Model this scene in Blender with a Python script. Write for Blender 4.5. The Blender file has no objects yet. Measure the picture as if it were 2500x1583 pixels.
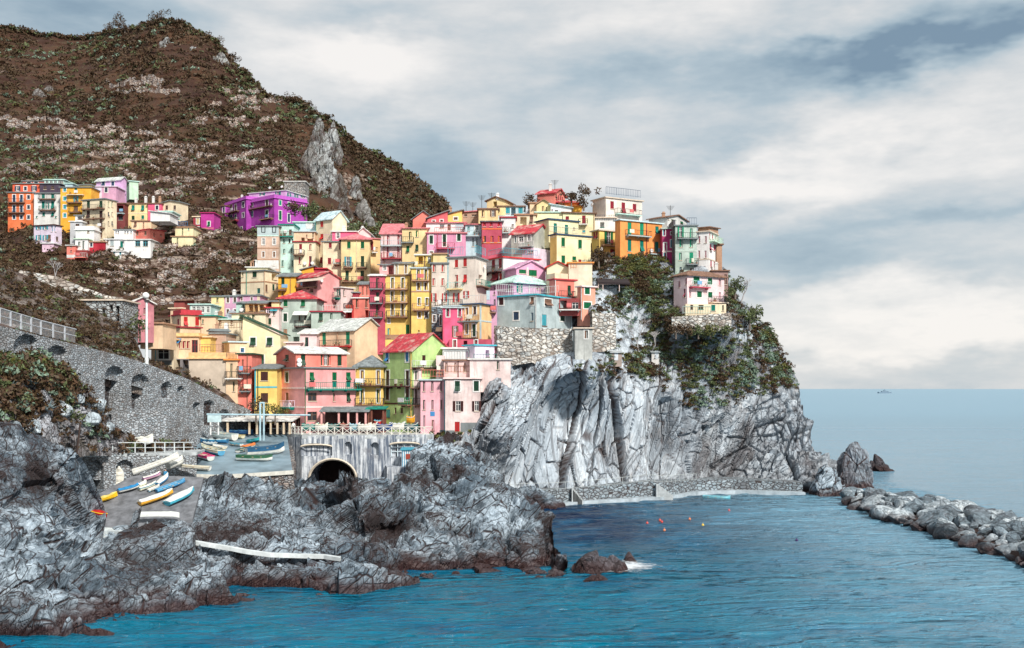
import bpy, math, random
import numpy as np
from mathutils import Vector
R = math.radians
random.seed(7); rng = np.random.default_rng(11)
SC = bpy.context.scene
# ------------------------------------------------------------------ camera
F, HC, HZ = 2600.0, 17.5, 948.0          # focal length and horizon row in photo pixels, eye height
cd = bpy.data.cameras.new('camera'); cam = bpy.data.objects.new('camera', cd); SC.collection.objects.link(cam)
cam.location = (0, 0, HC); cam.rotation_euler = (R(90), 0, 0)
cd.sensor_width = 36; cd.lens = F * 36 / 2500; cd.shift_y = (HZ - 791.5) / 2500
cd.clip_start = .5; cd.clip_end = 30000; SC.camera = cam
SC.view_settings.view_transform = 'Standard'; SC.view_settings.look = 'None'; SC.view_settings.exposure = 0.34; SC.view_settings.gamma = 1
# ------------------------------------------------------------------ sun
SUN_AZ, SUN_EL = 151, 37                  # degrees clockwise from the view direction (+Y)
sl = bpy.data.lights.new('sun', 'SUN'); sl.energy = 3.9; sl.angle = R(5); sl.color = (1, .94, .86)
so = bpy.data.objects.new('sun', sl); SC.collection.objects.link(so)
sd = Vector((math.sin(R(SUN_AZ)) * math.cos(R(SUN_EL)), math.cos(R(SUN_AZ)) * math.cos(R(SUN_EL)), math.sin(R(SUN_EL))))
so.rotation_euler = sd.to_track_quat('Z', 'Y').to_euler(); so.location = (60, -40, 120)
# ------------------------------------------------------------------ node helper
class NT:
    def __init__(s, t): s.t = t; s.n = t.nodes; s.l = t.links
    def add(s, k, **kw):
        n = s.n.new(k)
        for a, b in kw.items():
            if a.startswith('i_'): continue
            setattr(n, a, b)
        return n
    def put(s, sock, v):
        if v is None: return
        if isinstance(v, bpy.types.NodeSocket): s.l.new(v, sock)
        elif isinstance(v, tuple) and sock.type == 'RGBA': sock.default_value = tuple(v) + (1,) if len(v) == 3 else v
        else: sock.default_value = v
    def m(s, op, a, b=None, c=None, clamp=False):
        n = s.add('ShaderNodeMath', operation=op, use_clamp=clamp)
        s.put(n.inputs[0], a)
        if b is not None: s.put(n.inputs[1], b)
        if c is not None: s.put(n.inputs[2], c)
        return n.outputs[0]
    def mix(s, f, a, b, mode='MIX'):
        n = s.add('ShaderNodeMix', data_type='RGBA', blend_type=mode)
        s.put(n.inputs[0], f); s.put(n.inputs[6], a); s.put(n.inputs[7], b)
        return n.outputs[2]
    def ramp(s, f, *pts):
        n = s.add('ShaderNodeValToRGB'); e = n.color_ramp.elements
        while len(e) < len(pts): e.new(.5)
        for i, (p, c) in enumerate(pts):
            e[i].position = p; e[i].color = (c, c, c, 1) if isinstance(c, (int, float)) else tuple(c) + (1,)
        s.put(n.inputs[0], f); return n.outputs[0]
    def noise(s, vec, scale, detail=3, rough=.55, dist=0, out=0):
        n = s.add('ShaderNodeTexNoise'); s.put(n.inputs['Vector'], vec); s.put(n.inputs['Scale'], scale)
        n.inputs['Detail'].default_value = detail; n.inputs['Roughness'].default_value = rough; n.inputs['Distortion'].default_value = dist
        return n.outputs[out]
    def vor(s, vec, scale, feature='F1', out='Distance', rnd=1):
        n = s.add('ShaderNodeTexVoronoi', feature=feature); s.put(n.inputs['Vector'], vec); s.put(n.inputs['Scale'], scale)
        n.inputs['Randomness'].default_value = rnd
        return n.outputs[out]
    def mapv(s, vec, scale=(1, 1, 1), rot=(0, 0, 0), loc=(0, 0, 0)):
        n = s.add('ShaderNodeMapping'); s.put(n.inputs[0], vec); n.inputs['Scale'].default_value = scale
        n.inputs['Rotation'].default_value = rot; n.inputs['Location'].default_value = loc
        return n.outputs[0]
# ------------------------------------------------------------------ world: sky with broken overcast, laid out by direction
w = bpy.data.worlds.new('World'); SC.world = w; w.use_nodes = True
T = NT(w.node_tree); T.n.clear()
out = T.add('ShaderNodeOutputWorld')
sky = T.add('ShaderNodeTexSky', sky_type='NISHITA'); sky.sun_disc = False; sky.sun_elevation = R(SUN_EL); sky.sun_rotation = R(SUN_AZ)
bg1 = T.add('ShaderNodeBackground'); T.l.new(sky.outputs[0], bg1.inputs[0]); bg1.inputs[1].default_value = .1
tc = T.add('ShaderNodeTexCoord'); g = tc.outputs['Generated']
sx = T.add('ShaderNodeSeparateXYZ'); T.l.new(g, sx.inputs[0])
az0 = T.m('ARCTAN2', sx.outputs[0], sx.outputs[1]); el0 = T.m('ARCSINE', sx.outputs[2])
wn = T.noise(T.mapv(g, (3, 3, 7)), 1.6, 5, .6); wn2 = T.noise(T.mapv(g, (3, 3, 7), loc=(5, 2, 1)), 1.6, 5, .6)
az = T.m('ADD', az0, T.m('MULTIPLY', T.m('SUBTRACT', wn, .5), .30)); el = T.m('ADD', el0, T.m('MULTIPLY', T.m('SUBTRACT', wn2, .5), .16))
def blob(x, y, sx_, sy_, tilt=0):         # soft patch; centre and radii given as photo pixels, turned into angles here
    a0 = math.atan2(x - 1250, F); e0 = math.atan2((HZ - y) * math.cos(a0), F)
    da = T.m('SUBTRACT', az, a0); de = T.m('SUBTRACT', T.m('SUBTRACT', el, e0), T.m('MULTIPLY', da, tilt))
    q = T.m('ADD', T.m('POWER', T.m('DIVIDE', da, sx_ / F), 2), T.m('POWER', T.m('DIVIDE', de, sy_ / F), 2))
    return T.m('POWER', 2.718, T.m('MULTIPLY', q, -1))
def total(lst):
    s = None
    for wt, *b in lst:
        v = T.m('MULTIPLY', blob(*b), wt); s = v if s is None else T.m('ADD', s, v)
    return s
dark = total([(.80, 2330, 105, 360, 52, .18), (.5, 1800, 190, 420, 60, .05), (.45, 2450, 20, 260, 60, 0), (.75, 60, 30, 420, 100, 0), (.45, 1000, 360, 260, 110, -.25), (.30, 1280, 480, 420, 90, -.1),
              (.34, 930, 60, 260, 40, 0), (.3, 2300, 560, 300, 26, .05), (.25, 1900, 300, 200, 40, .1), (.4, 2150, 130, 200, 30, .1), (.24, 2000, 560, 420, 60, 0), (.36, 1900, 660, 500, 34, .03), (.1, 2300, 880, 500, 30, 0), (.22, 1400, 100, 260, 40, 0)])
lite = total([(.5, 900, 190, 420, 110, 0), (.5, 2100, 380, 500, 70, .1), (.40, 2200, 740, 600, 50, 0), (.35, 1500, 60, 420, 60, .1), (.35, 1560, 430, 400, 60, 0), (.5, 2250, 820, 600, 40, 0)])
n1 = T.noise(T.mapv(g, (2.2, 2.2, 7.5)), 2.2, 8, .58); n2 = T.noise(T.mapv(g, (5, 5, 16), loc=(3, 1, 4)), 3, 8, .6)
d = T.m('ADD', T.m('ADD', T.m('MULTIPLY', T.m('SUBTRACT', n1, .5), 1.5), T.m('MULTIPLY', T.m('SUBTRACT', n2, .5), .55)), T.m('SUBTRACT', dark, lite))
d = T.m('ADD', T.m('MULTIPLY', d, .60), .31)
ccol = T.ramp(d, (0, (.90, .87, .84)), (.28, (.66, .68, .69)), (.55, (.43, .52, .58)), (.8, (.29, .39, .47)), (1, (.20, .29, .38)))
bg2 = T.add('ShaderNodeBackground'); T.l.new(ccol, bg2.inputs[0]); bg2.inputs[1].default_value = .84
mx = T.add('ShaderNodeMixShader'); mx.inputs[0].default_value = .94
T.l.new(bg1.outputs[0], mx.inputs[1]); T.l.new(bg2.outputs[0], mx.inputs[2]); T.l.new(mx.outputs[0], out.inputs[0])
# ------------------------------------------------------------------ geometry helpers
ZONES = dict(A=(0, 400, 5.4475), B=(400, 420, 5.4475), C=(580, 480, 5.4475), D=(900, 440, 5.4475), E=(1150, 440, 5.4475), F=(1400, 450, 4.842),
             G=(280, 680, 5.4475), I=(580, 640, 5.4475), J=(850, 600, 5.4475), K=(1150, 600, 5.4475), L=(350, 760, 5.4475), M=(650, 800, 5.4475),
             N=(900, 800, 5.4475), O=(1380, 600, 4.842), P=(0, 640, 4.842), Q=(0, 900, 4.842), R=(180, 1020, 5.4475), S=(450, 980, 5.4475),
             T=(680, 980, 4.358), U=(1150, 850, 3.632), V=(1600, 850, 3.632), W=(1950, 1100, 3.962), Z=(0, 0, 1.0))
def zc(z, x, y=None):                      # survey-sheet coordinates to photo pixels
    ox, oy, s = ZONES[z]
    return ox + x / s if y is None else (ox + x / s, oy + y / s)
def P3(px, py, D): return np.array([(px - 1250) / F * D, D, HC - (py - HZ) / F * D])
def Dsea(py): return HC * F / (py - HZ)
COL = SC.collection
def tag(o, label=None, cat=None, group=None, kind=None):
    if label: o['label'] = label
    if cat: o['category'] = cat
    if group: o['group'] = group
    if kind: o['kind'] = kind
    return o
def thing(name, loc, label, cat, group=None):
    o = bpy.data.objects.new(name, None); COL.objects.link(o); o.location = loc; o.empty_display_size = .5
    return tag(o, label, cat, group)
class MB:                                  # collects faces; build() links them as one mesh object
    def __init__(s): s.v = []; s.f = []; s.mi = []; s.m = 0
    def poly(s, pts):
        k = len(s.v); s.v += [tuple(p) for p in pts]; s.f.append(tuple(range(k, k + len(pts)))); s.mi.append(s.m)
    def box8(s, c):                        # 8 corners: bottom ring 0-3, top ring 4-7
        k = len(s.v); s.v += [tuple(p) for p in c]
        for q in ((3, 2, 1, 0), (4, 5, 6, 7), (0, 1, 5, 4), (1, 2, 6, 5), (2, 3, 7, 6), (3, 0, 4, 7)):
            s.f.append(tuple(k + i for i in q)); s.mi.append(s.m)
    def obox(s, o, u, n, s0, s1, z0, z1, d0, d1):   # box on a vertical face frame: along u, outward n
        o = np.array(o, float); u = np.array(u, float); n = np.array(n, float)
        c = [o + u * a + n * b + np.array([0, 0, z]) for z in (z0, z1) for a, b in ((s0, d1), (s1, d1), (s1, d0), (s0, d0))]
        s.box8(c)
    def box(s, x0, x1, y0, y1, z0, z1): s.box8([(x, y, z) for z in (z0, z1) for x, y in ((x0, y0), (x1, y0), (x1, y1), (x0, y1))])
    def tube(s, p, q, r, r2=None, n=6):
        p = np.array(p, float); q = np.array(q, float); d = q - p; L = np.linalg.norm(d) or 1; d = d / L
        a = np.cross(d, (0, 0, 1) if abs(d[2]) < .9 else (1, 0, 0)); a /= np.linalg.norm(a); b = np.cross(d, a); r2 = r if r2 is None else r2
        k = len(s.v)
        for c, rr in ((p, r), (q, r2)):
            for i in range(n):
                t = 2 * math.pi * i / n; s.v.append(tuple(c + (a * math.cos(t) + b * math.sin(t)) * rr))
        for i in range(n):
            j = (i + 1) % n; s.f.append((k + i, k + j, k + n + j, k + n + i)); s.mi.append(s.m)
        s.f.append(tuple(k + i for i in reversed(range(n)))); s.mi.append(s.m); s.f.append(tuple(k + n + i for i in range(n))); s.mi.append(s.m)
    def build(s, name, mats, parent=None, org=(0, 0, 0), smooth=False):
        me = bpy.data.meshes.new(name); o_ = np.array(org, float)
        v = np.array(s.v, float).reshape(-1, 3) - o_
        me.from_pydata(v.tolist(), [], s.f)
        if not isinstance(mats, (list, tuple)): mats = [mats]
        for m in mats: me.materials.append(m)
        if len(mats) > 1: me.polygons.foreach_set('material_index', s.mi)
        if smooth: me.polygons.foreach_set('use_smooth', [True] * len(me.polygons))
        me.update()
        o = bpy.data.objects.new(name, me); COL.objects.link(o)
        if parent is not None: o.parent = parent
        else: o.location = tuple(org)
        return o
def mesh_np(name, V, Fq, mats, mi=None, smooth=False, parent=None):   # fast mesh from numpy arrays (all faces same size)
    me = bpy.data.meshes.new(name); n = Fq.shape[1]
    me.vertices.add(len(V)); me.vertices.foreach_set('co', V.astype(np.float32).ravel())
    me.loops.add(Fq.size); me.loops.foreach_set('vertex_index', Fq.astype(np.int32).ravel())
    me.polygons.add(len(Fq)); me.polygons.foreach_set('loop_start', np.arange(0, Fq.size, n, dtype=np.int32))
    me.polygons.foreach_set('use_smooth', np.full(len(Fq), smooth))
    for m in (mats if isinstance(mats, (list, tuple)) else [mats]): me.materials.append(m)
    if mi is not None: me.polygons.foreach_set('material_index', mi.astype(np.int32))
    me.update(calc_edges=True); me.validate()
    o = bpy.data.objects.new(name, me); COL.objects.link(o)
    if parent is not None: o.parent = parent
    return o
# ------------------------------------------------------------------ numpy noise
def hsh(i, j, k, s=0):
    h = (i * 374761393 + j * 668265263 + k * 2147483647 + s * 974634777) & 0xffffffff
    h = ((h ^ (h >> 13)) * 1274126177) & 0xffffffff
    h = ((h ^ (h >> 16)) * 2246822519) & 0xffffffff
    return ((h ^ (h >> 15)) & 0xffffff) / float(0xffffff)
def vnoise(p, s=0):
    i = np.floor(p).astype(np.int64); f = p - i; f = f * f * (3 - 2 * f); r = 0
    for a in (0, 1):
        for b in (0, 1):
            for c in (0, 1):
                r = r + hsh(i[:, 0] + a, i[:, 1] + b, i[:, 2] + c, s) * (f[:, 0] if a else 1 - f[:, 0]) * (f[:, 1] if b else 1 - f[:, 1]) * (f[:, 2] if c else 1 - f[:, 2])
    return r * 2 - 1
def fbm(p, o=4, s=0, g=.5):
    r = 0; a = 1; t = 0
    for k in range(o): r = r + a * vnoise(p * 2 ** k, s + k); t += a; a *= g
    return r / t
def worley(p, s=0):                        # F1, F2, cell value, offset to the cell's point
    i = np.floor(p).astype(np.int64); n = len(p)
    f1 = np.full(n, 9.); f2 = np.full(n, 9.); cv = np.zeros(n); off = np.zeros((n, 3))
    for a in (-1, 0, 1):
        for b in (-1, 0, 1):
            for c in (-1, 0, 1):
                x, y, z = i[:, 0] + a, i[:, 1] + b, i[:, 2] + c
                q = np.stack([x + hsh(x, y, z, s), y + hsh(x, y, z, s + 1), z + hsh(x, y, z, s + 2)], 1) - p
                d = np.sqrt((q ** 2).sum(1)); m = d < f1
                f2 = np.where(m, f1, np.minimum(f2, d)); cv = np.where(m, hsh(x, y, z, s + 3), cv)
                off = np.where(m[:, None], q, off); f1 = np.where(m, d, f1)
    return f1, f2, cv, off
def facets(p, s=0, tilt=1.0):              # broken, tilted block faces
    f1, f2, cv, off = worley(p, s)
    gx = (cv * 17.3) % 1 - .5; gy = (cv * 71.7) % 1 - .5; gz = (cv * 131.1) % 1 - .5
    return (cv - .5) + tilt * (off[:, 0] * gx + off[:, 1] * gy + off[:, 2] * gz), f2 - f1
def tps(pts):                              # thin-plate spline through (x, y, value)
    A = np.array(pts, float); X = A[:, :2] / 500; n = len(X)
    def k(r2): return np.where(r2 > 1e-12, r2 * np.log(np.maximum(r2, 1e-12)), 0)
    M = np.zeros((n + 3, n + 3)); r2 = ((X[:, None] - X[None]) ** 2).sum(2); M[:n, :n] = k(r2) + np.eye(n) * 1e-4
    M[:n, n] = 1; M[:n, n + 1:] = X; M[n, :n] = 1; M[n + 1:, :n] = X.T
    c = np.linalg.solve(M, np.concatenate([A[:, 2], [0, 0, 0]]))
    def f(x, y):
        x = np.asarray(x, float).ravel() / 500; y = np.asarray(y, float).ravel() / 500; o = c[n] + c[n + 1] * x + c[n + 2] * y
        for q in range(n): o = o + c[q] * k((x - X[q, 0]) ** 2 + (y - X[q, 1]) ** 2)
        return o
    return f
def curve(pts):
    a = np.array(pts, float); return lambda x: np.interp(x, a[:, 0], a[:, 1])
class Relief:                              # ground surveyed as (bearing, elevation, distance) and turned into a real surface
    def __init__(s, name, x0, x1, bot, top, ctrl, nu, nv, disp, mat, backs=((6, -1.5), (30, -12)), vpow=1.0, smooth=False, dmin=None, skirt=4.):
        D = tps(ctrl); px = np.linspace(x0, x1, nu); v = np.linspace(0, 1, nv) ** vpow
        PX = np.repeat(px[:, None], nv, 1); b = bot(px)[:, None]; t = top(px)[:, None]; PY = b + (t - b) * v[None]
        DD = D(PX, PY).reshape(nu, nv)
        if dmin: DD = np.maximum(DD, dmin)
        P = np.stack([(PX - 1250) / F * DD, DD, HC - (PY - HZ) / F * DD], 2)
        du = np.gradient(P, axis=0); dv = np.gradient(P, axis=1); N = np.cross(du, dv); N /= np.linalg.norm(N, axis=2, keepdims=True) + 1e-9
        N = np.where(N[..., 1:2] > 0, -N, N)
        P2 = disp(P.reshape(-1, 3), N.reshape(-1, 3), PX.ravel(), PY.ravel()).reshape(P.shape)
        rows = [P2]
        for db, dz in backs: rows.append(P2[:, -1:, :] + np.array([0, db, dz]))
        front = P2[:, :1, :] + np.array([0, 0, -skirt]); P2 = np.concatenate([front] + rows, 1); s.P = P2; nv2 = P2.shape[1]
        idx = np.arange(nu * nv2).reshape(nu, nv2)
        Fq = np.stack([idx[:-1, :-1], idx[1:, :-1], idx[1:, 1:], idx[:-1, 1:]], 2).reshape(-1, 4)
        s.o = mesh_np(name, P2.reshape(-1, 3), Fq, mat, smooth=smooth)
        s.px, s.py, s.p, s.n = PX.ravel(), PY.ravel(), P2[:, 1:1 + nv].reshape(-1, 3), N.reshape(-1, 3)
        s.D = D; s.x0, s.x1 = x0, x1; s.sh = (nu, nv, nv2)
    def attr(s, name, val):
        nu, nv, nv2 = s.sh; a = np.zeros((nu, nv2)); a[:, 1:1 + nv] = val.reshape(nu, nv); at_ = s.o.data.attributes.new(name, 'FLOAT', 'POINT'); at_.data.foreach_set('value', a.ravel().astype(np.float32))
    def at(s, px, py):                     # surface point nearest to a bearing
        i = np.argmin((s.px - px) ** 2 + (s.py - py) ** 2); return s.p[i]
# ------------------------------------------------------------------ materials
MATS = {}
def newmat(name):
    m = bpy.data.materials.new(name); m.use_nodes = True; t = NT(m.node_tree); t.n.clear()
    o = t.add('ShaderNodeOutputMaterial'); b = t.add('ShaderNodeBsdfPrincipled'); t.l.new(b.outputs[0], o.inputs[0])
    return m, t, b
def bump(t, b, h, strength=.5, dist=.1):
    n = t.add('ShaderNodeBump'); n.inputs['Strength'].default_value = strength; n.inputs['Distance'].default_value = dist
    t.put(n.inputs['Height'], h); t.l.new(n.outputs[0], b.inputs['Normal'])
def geo(t): return t.add('ShaderNodeNewGeometry').outputs['Position']
def ln(c): return tuple((x / 255 / 12.92 if x / 255 <= .04045 else ((x / 255 + .055) / 1.055) ** 2.4) for x in c)
def plaster(c, worn=.35):
    worn = min(1, worn + .12)
    k = ('pl', c, worn)
    if k in MATS: return MATS[k]
    m, t, b = newmat('plaster'); g = geo(t)
    n1 = t.noise(g, .35, 5, .65); n2 = t.noise(t.mapv(g, (1.6, 1.6, .22)), 1.2, 5, .7); n3 = t.noise(g, 3.5, 4, .7)
    dk = tuple(x * .62 for x in c); lt = tuple(min(.9, x * 1.1 + .03) for x in c)
    col = t.mix(t.ramp(n1, (.35, 0.), (.7, 1.)), dk if worn > .6 else tuple(x * .74 for x in c), lt)
    st = t.ramp(n2, (.5, 0.), (.75, 1.)); col = t.mix(t.m('MULTIPLY', st, worn), col, tuple(x * .45 + .03 for x in c))
    fl = t.ramp(n3, (.64, 0.), (.72, 1.)); col = t.mix(t.m('MULTIPLY', fl, worn * .8), col, (.45, .42, .38))
    t.put(b.inputs['Base Color'], col); b.inputs['Roughness'].default_value = .85
    bump(t, b, t.noise(g, 9, 4, .7), .35, .05); MATS[k] = m; return m
def plain(c, rough=.6, metal=0., var=.25, sc=2.0):
    k = ('p', c, rough, metal, var, sc)
    if k in MATS: return MATS[k]
    m, t, b = newmat('paint'); g = geo(t)
    n = t.noise(g, sc, 4, .6); t.put(b.inputs['Base Color'], t.mix(t.ramp(n, (.3, 0.), (.7, 1.)), tuple(x * (1 - var) for x in c), tuple(min(.95, x * (1 + var * .5)) for x in c)))
    b.inputs['Roughness'].default_value = rough; b.inputs['Metallic'].default_value = metal; MATS[k] = m; return m
def louvre(c):
    k = ('l', c)
    if k in MATS: return MATS[k]
    m, t, b = newmat('louvre'); g = geo(t); z = t.add('ShaderNodeSeparateXYZ'); t.l.new(g, z.inputs[0])
    w = t.m('FRACT', t.m('MULTIPLY', z.outputs[2], 9)); n = t.noise(g, 1.5, 3)
    t.put(b.inputs['Base Color'], t.mix(n, tuple(x * .7 for x in c), tuple(min(.9, x * 1.2) for x in c)))
    bump(t, b, w, .8, .05); b.inputs['Roughness'].default_value = .55; MATS[k] = m; return m
def tiles(c, c2, sc=3.2):
    k = ('t', c)
    if k in MATS: return MATS[k]
    m, t, b = newmat('tiles'); g = geo(t)
    v = t.vor(t.mapv(g, (sc, sc, sc)), 1.0, out='Color'); s = t.add('ShaderNodeSeparateColor'); t.l.new(v, s.inputs[0])
    n = t.noise(g, .6, 5, .7)
    col = t.mix(s.outputs[0], tuple(x * .65 for x in c), tuple(min(.9, x * 1.25) for x in c)); col = t.mix(t.ramp(n, (.5, 0.), (.68, 1.)), col, c2)
    t.put(b.inputs['Base Color'], col); bump(t, b, s.outputs[1], .7, .08); b.inputs['Roughness'].default_value = .8; MATS[k] = m; return m
def glass_m():
    if 'gl' in MATS: return MATS['gl']
    m, t, b = newmat('window_glass'); g = geo(t); n = t.noise(g, .8, 2)
    t.put(b.inputs['Base Color'], t.mix(n, (.008, .010, .014), (.05, .05, .055))); b.inputs['Roughness'].default_value = .12; MATS['gl'] = m; return m
def stonewall(c=(.34, .33, .31), mort=(.09, .065, .06), sc=2.0, patch=(.08, .05, .035), amt=.45):
    k = ('sw', c, sc, amt)
    if k in MATS: return MATS[k]
    m, t, b = newmat('stonework'); g = geo(t)
    p = t.mapv(g, (sc, sc, sc * 1.6)); wv = t.add('ShaderNodeVectorMath', operation='ADD'); t.l.new(p, wv.inputs[0])
    nn = t.noise(p, 1.2, 2, out=1); ms = t.add('ShaderNodeVectorMath', operation='SCALE'); t.l.new(nn, ms.inputs[0]); ms.inputs[3].default_value = .5; t.l.new(ms.outputs[0], wv.inputs[1])
    q = wv.outputs[0]; ed = t.vor(q, 1, 'DISTANCE_TO_EDGE'); cc = t.vor(q, 1, out='Color'); s = t.add('ShaderNodeSeparateColor'); t.l.new(cc, s.inputs[0])
    col = t.mix(t.m('POWER', s.outputs[0], .8), tuple(x * .55 for x in c), tuple(min(.8, x * 1.3) for x in c)); col = t.mix(t.m('MULTIPLY', s.outputs[1], .35), col, (.30, .42, .50))
    big = t.noise(g, .28, 5, .65); col = t.mix(t.m('MULTIPLY', t.ramp(big, (.48, 0.), (.66, 1.)), amt), col, patch)
    col = t.mix(t.ramp(ed, (.03, 1.), (.1, 0.)), col, mort)
    t.put(b.inputs['Base Color'], col); bump(t, b, t.m('ADD', t.ramp(ed, (0., 0.), (.18, 1.)), s.outputs[2]), .9, .12); b.inputs['Roughness'].default_value = .9; MATS[k] = m; return m
def rock(name, pale, mid, dark, lean=.3, wet=True, sc=1.0, brown=.5, fine=1.0, green=0., crack=1.0, el=.3, wob=1.2, gr=1., bs=1., east=None):
    m, t, b = newmat(name); g = geo(t)
    wob_ = wob; wob = t.noise(g, .18, 3, .5, out=1); wv = t.add('ShaderNodeVectorMath', operation='SCALE'); t.l.new(wob, wv.inputs[0]); wv.inputs[3].default_value = wob_; ad = t.add('ShaderNodeVectorMath', operation='ADD'); t.l.new(g, ad.inputs[0]); t.l.new(wv.outputs[0], ad.inputs[1]); gw = ad.outputs[0]
    p = t.mapv(gw, (sc, sc, el * sc), rot=(0, lean, 0)); pr = t.mapv(gw, (sc, sc, sc), rot=(0, lean, 0)); pp = t.mapv(pr, (1, 1, el))
    n1 = t.noise(pp, .16, 5, .6, .6); n2 = t.noise(t.mapv(pr, (1, 1, el * 1.6)), .9, 6, .7, .8); n3 = t.noise(g, .12, 4, .6)
    col = t.mix(t.ramp(n1, (.38, 0.), (.60, 1.)), mid, pale)
    col = t.mix(t.m('MULTIPLY', t.ramp(n2, (.40, 1.), (.52, 0.)), .8 * gr), col, tuple(x * .45 for x in mid)); col = t.mix(t.m('MULTIPLY', t.ramp(n2, (.56, 0.), (.68, 1.)), .75 * gr), col, tuple(min(.92, x * 1.35 + .06) for x in pale))
    # open joints of the blocks, long along the bedding, and finer cross joints
    e1 = t.vor(t.mapv(pr, (.30 * bs, .30 * bs, .30 * el * bs)), 1, 'DISTANCE_TO_EDGE'); e2 = t.vor(t.mapv(pr, (.85 * bs, .85 * bs, .85 * el * 1.4 * bs), loc=(3, 1, 7)), 1, 'DISTANCE_TO_EDGE'); e3 = t.vor(t.mapv(pr, (2.4, 2.4, 2.4 * el)), 1, 'DISTANCE_TO_EDGE')
    ms = t.ramp(n3, (.40, .25), (.58, 1.)); c1 = t.ramp(e1, (.003, 1.), (.020, 0.)); c2 = t.m('MULTIPLY', t.ramp(e2, (.005, 1.), (.030, 0.)), .85); c3 = t.m('MULTIPLY', t.m('MULTIPLY', t.ramp(e3, (.01, 1.), (.08, 0.)), .65 * gr), ms)
    cr = t.m('MAXIMUM', t.m('MAXIMUM', c1, c2), c3); col = t.mix(t.m('MULTIPLY', cr, crack), col, dark)
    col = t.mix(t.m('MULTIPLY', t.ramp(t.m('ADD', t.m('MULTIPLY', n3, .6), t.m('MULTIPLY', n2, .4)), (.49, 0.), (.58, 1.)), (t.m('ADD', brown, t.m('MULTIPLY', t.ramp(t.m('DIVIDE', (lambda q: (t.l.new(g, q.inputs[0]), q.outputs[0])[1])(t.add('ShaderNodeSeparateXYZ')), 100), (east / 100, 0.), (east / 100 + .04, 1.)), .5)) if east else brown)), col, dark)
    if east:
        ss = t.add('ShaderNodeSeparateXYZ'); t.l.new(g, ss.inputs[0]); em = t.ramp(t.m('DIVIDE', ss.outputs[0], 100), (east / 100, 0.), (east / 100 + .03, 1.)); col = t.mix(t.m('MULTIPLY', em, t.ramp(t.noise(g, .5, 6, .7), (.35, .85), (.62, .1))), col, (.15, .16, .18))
    if east:
        an = t.add('ShaderNodeAttribute', attribute_name='joint_shade'); col = t.mix(t.m('MULTIPLY', an.outputs['Fac'], .95), col, dark)  # crevice shade painted into the colour along the recessed slab cracks
    if green: col = t.mix(t.m('MULTIPLY', t.ramp(t.noise(g, .4, 6, .7), (.48, 0.), (.6, 1.)), green), col, (.05, .045, .02))
    if wet:
        s = t.add('ShaderNodeSeparateXYZ'); t.l.new(g, s.inputs[0]); z = t.m('ADD', s.outputs[2], t.m('MULTIPLY', t.m('SUBTRACT', t.noise(g, .35, 4), .5), 2.2))
        wz = t.ramp(t.m('MULTIPLY', z, .3), (.16, 1.), (.42, 0.)); col = t.mix(t.m('MULTIPLY', wz, .9), col, (.035, .010, .009))
        t.put(b.inputs['Roughness'], t.m('SUBTRACT', .85, t.m('MULTIPLY', wz, .35)))
    else: b.inputs['Roughness'].default_value = .85
    t.put(b.inputs['Base Color'], col)
    h = t.m('ADD', t.m('ADD', t.m('MULTIPLY', n2, .9), t.m('MULTIPLY', cr, -.9)), t.m('MULTIPLY', t.noise(pp, 4.5, 5, .7), .35)); bump(t, b, h, .8 * fine, .3); return m
def leafm(name, c1, c2, c3):
    m, t, b = newmat(name); g = geo(t); oi = t.noise(g, .55, 3); o2 = t.noise(g, 4, 2)
    t.put(b.inputs['Base Color'], t.mix(t.ramp(o2, (.4, 0.), (.65, 1.)), t.mix(t.ramp(oi, (.4, 0.), (.62, 1.)), c1, c2), c3)); b.inputs['Roughness'].default_value = .7; return m
M_ROCK = rock('cliff_rock', (.62, .64, .66), (.33, .35, .37), (.05, .03, .028), lean=.28, brown=.35)
M_SHORE = rock('shore_rock', (.42, .51, .59), (.10, .145, .19), (.022, .008, .007), lean=-.85, brown=.95, el=.25, sc=1.1, gr=1.1, bs=.7, wob=.6)
M_SLOPE = rock('slope_soil', (.30, .27, .24), (.15, .10, .085), (.045, .018, .014), wet=False, brown=.9, green=.5)
M_LEAF = [leafm('brown_scrub', (.036, .013, .007), (.085, .038, .017), (.07, .05, .017)), leafm('green_scrub', (.03, .04, .012), (.07, .10, .035), (.13, .16, .06)),
          leafm('grey_green_scrub', (.06, .10, .07), (.16, .26, .19), (.22, .30, .22)), leafm('yellow_green_scrub', (.09, .10, .015), (.17, .17, .03), (.05, .05, .012))]
M_WHITE = plain((.72, .74, .74), .5); M_STEEL = plain((.35, .40, .42), .4, .3); M_RUST = plain((.16, .05, .03), .7); M_IRON = plain((.05, .05, .05), .5)
M_BARK = plain((.16, .13, .11), .9)
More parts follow.
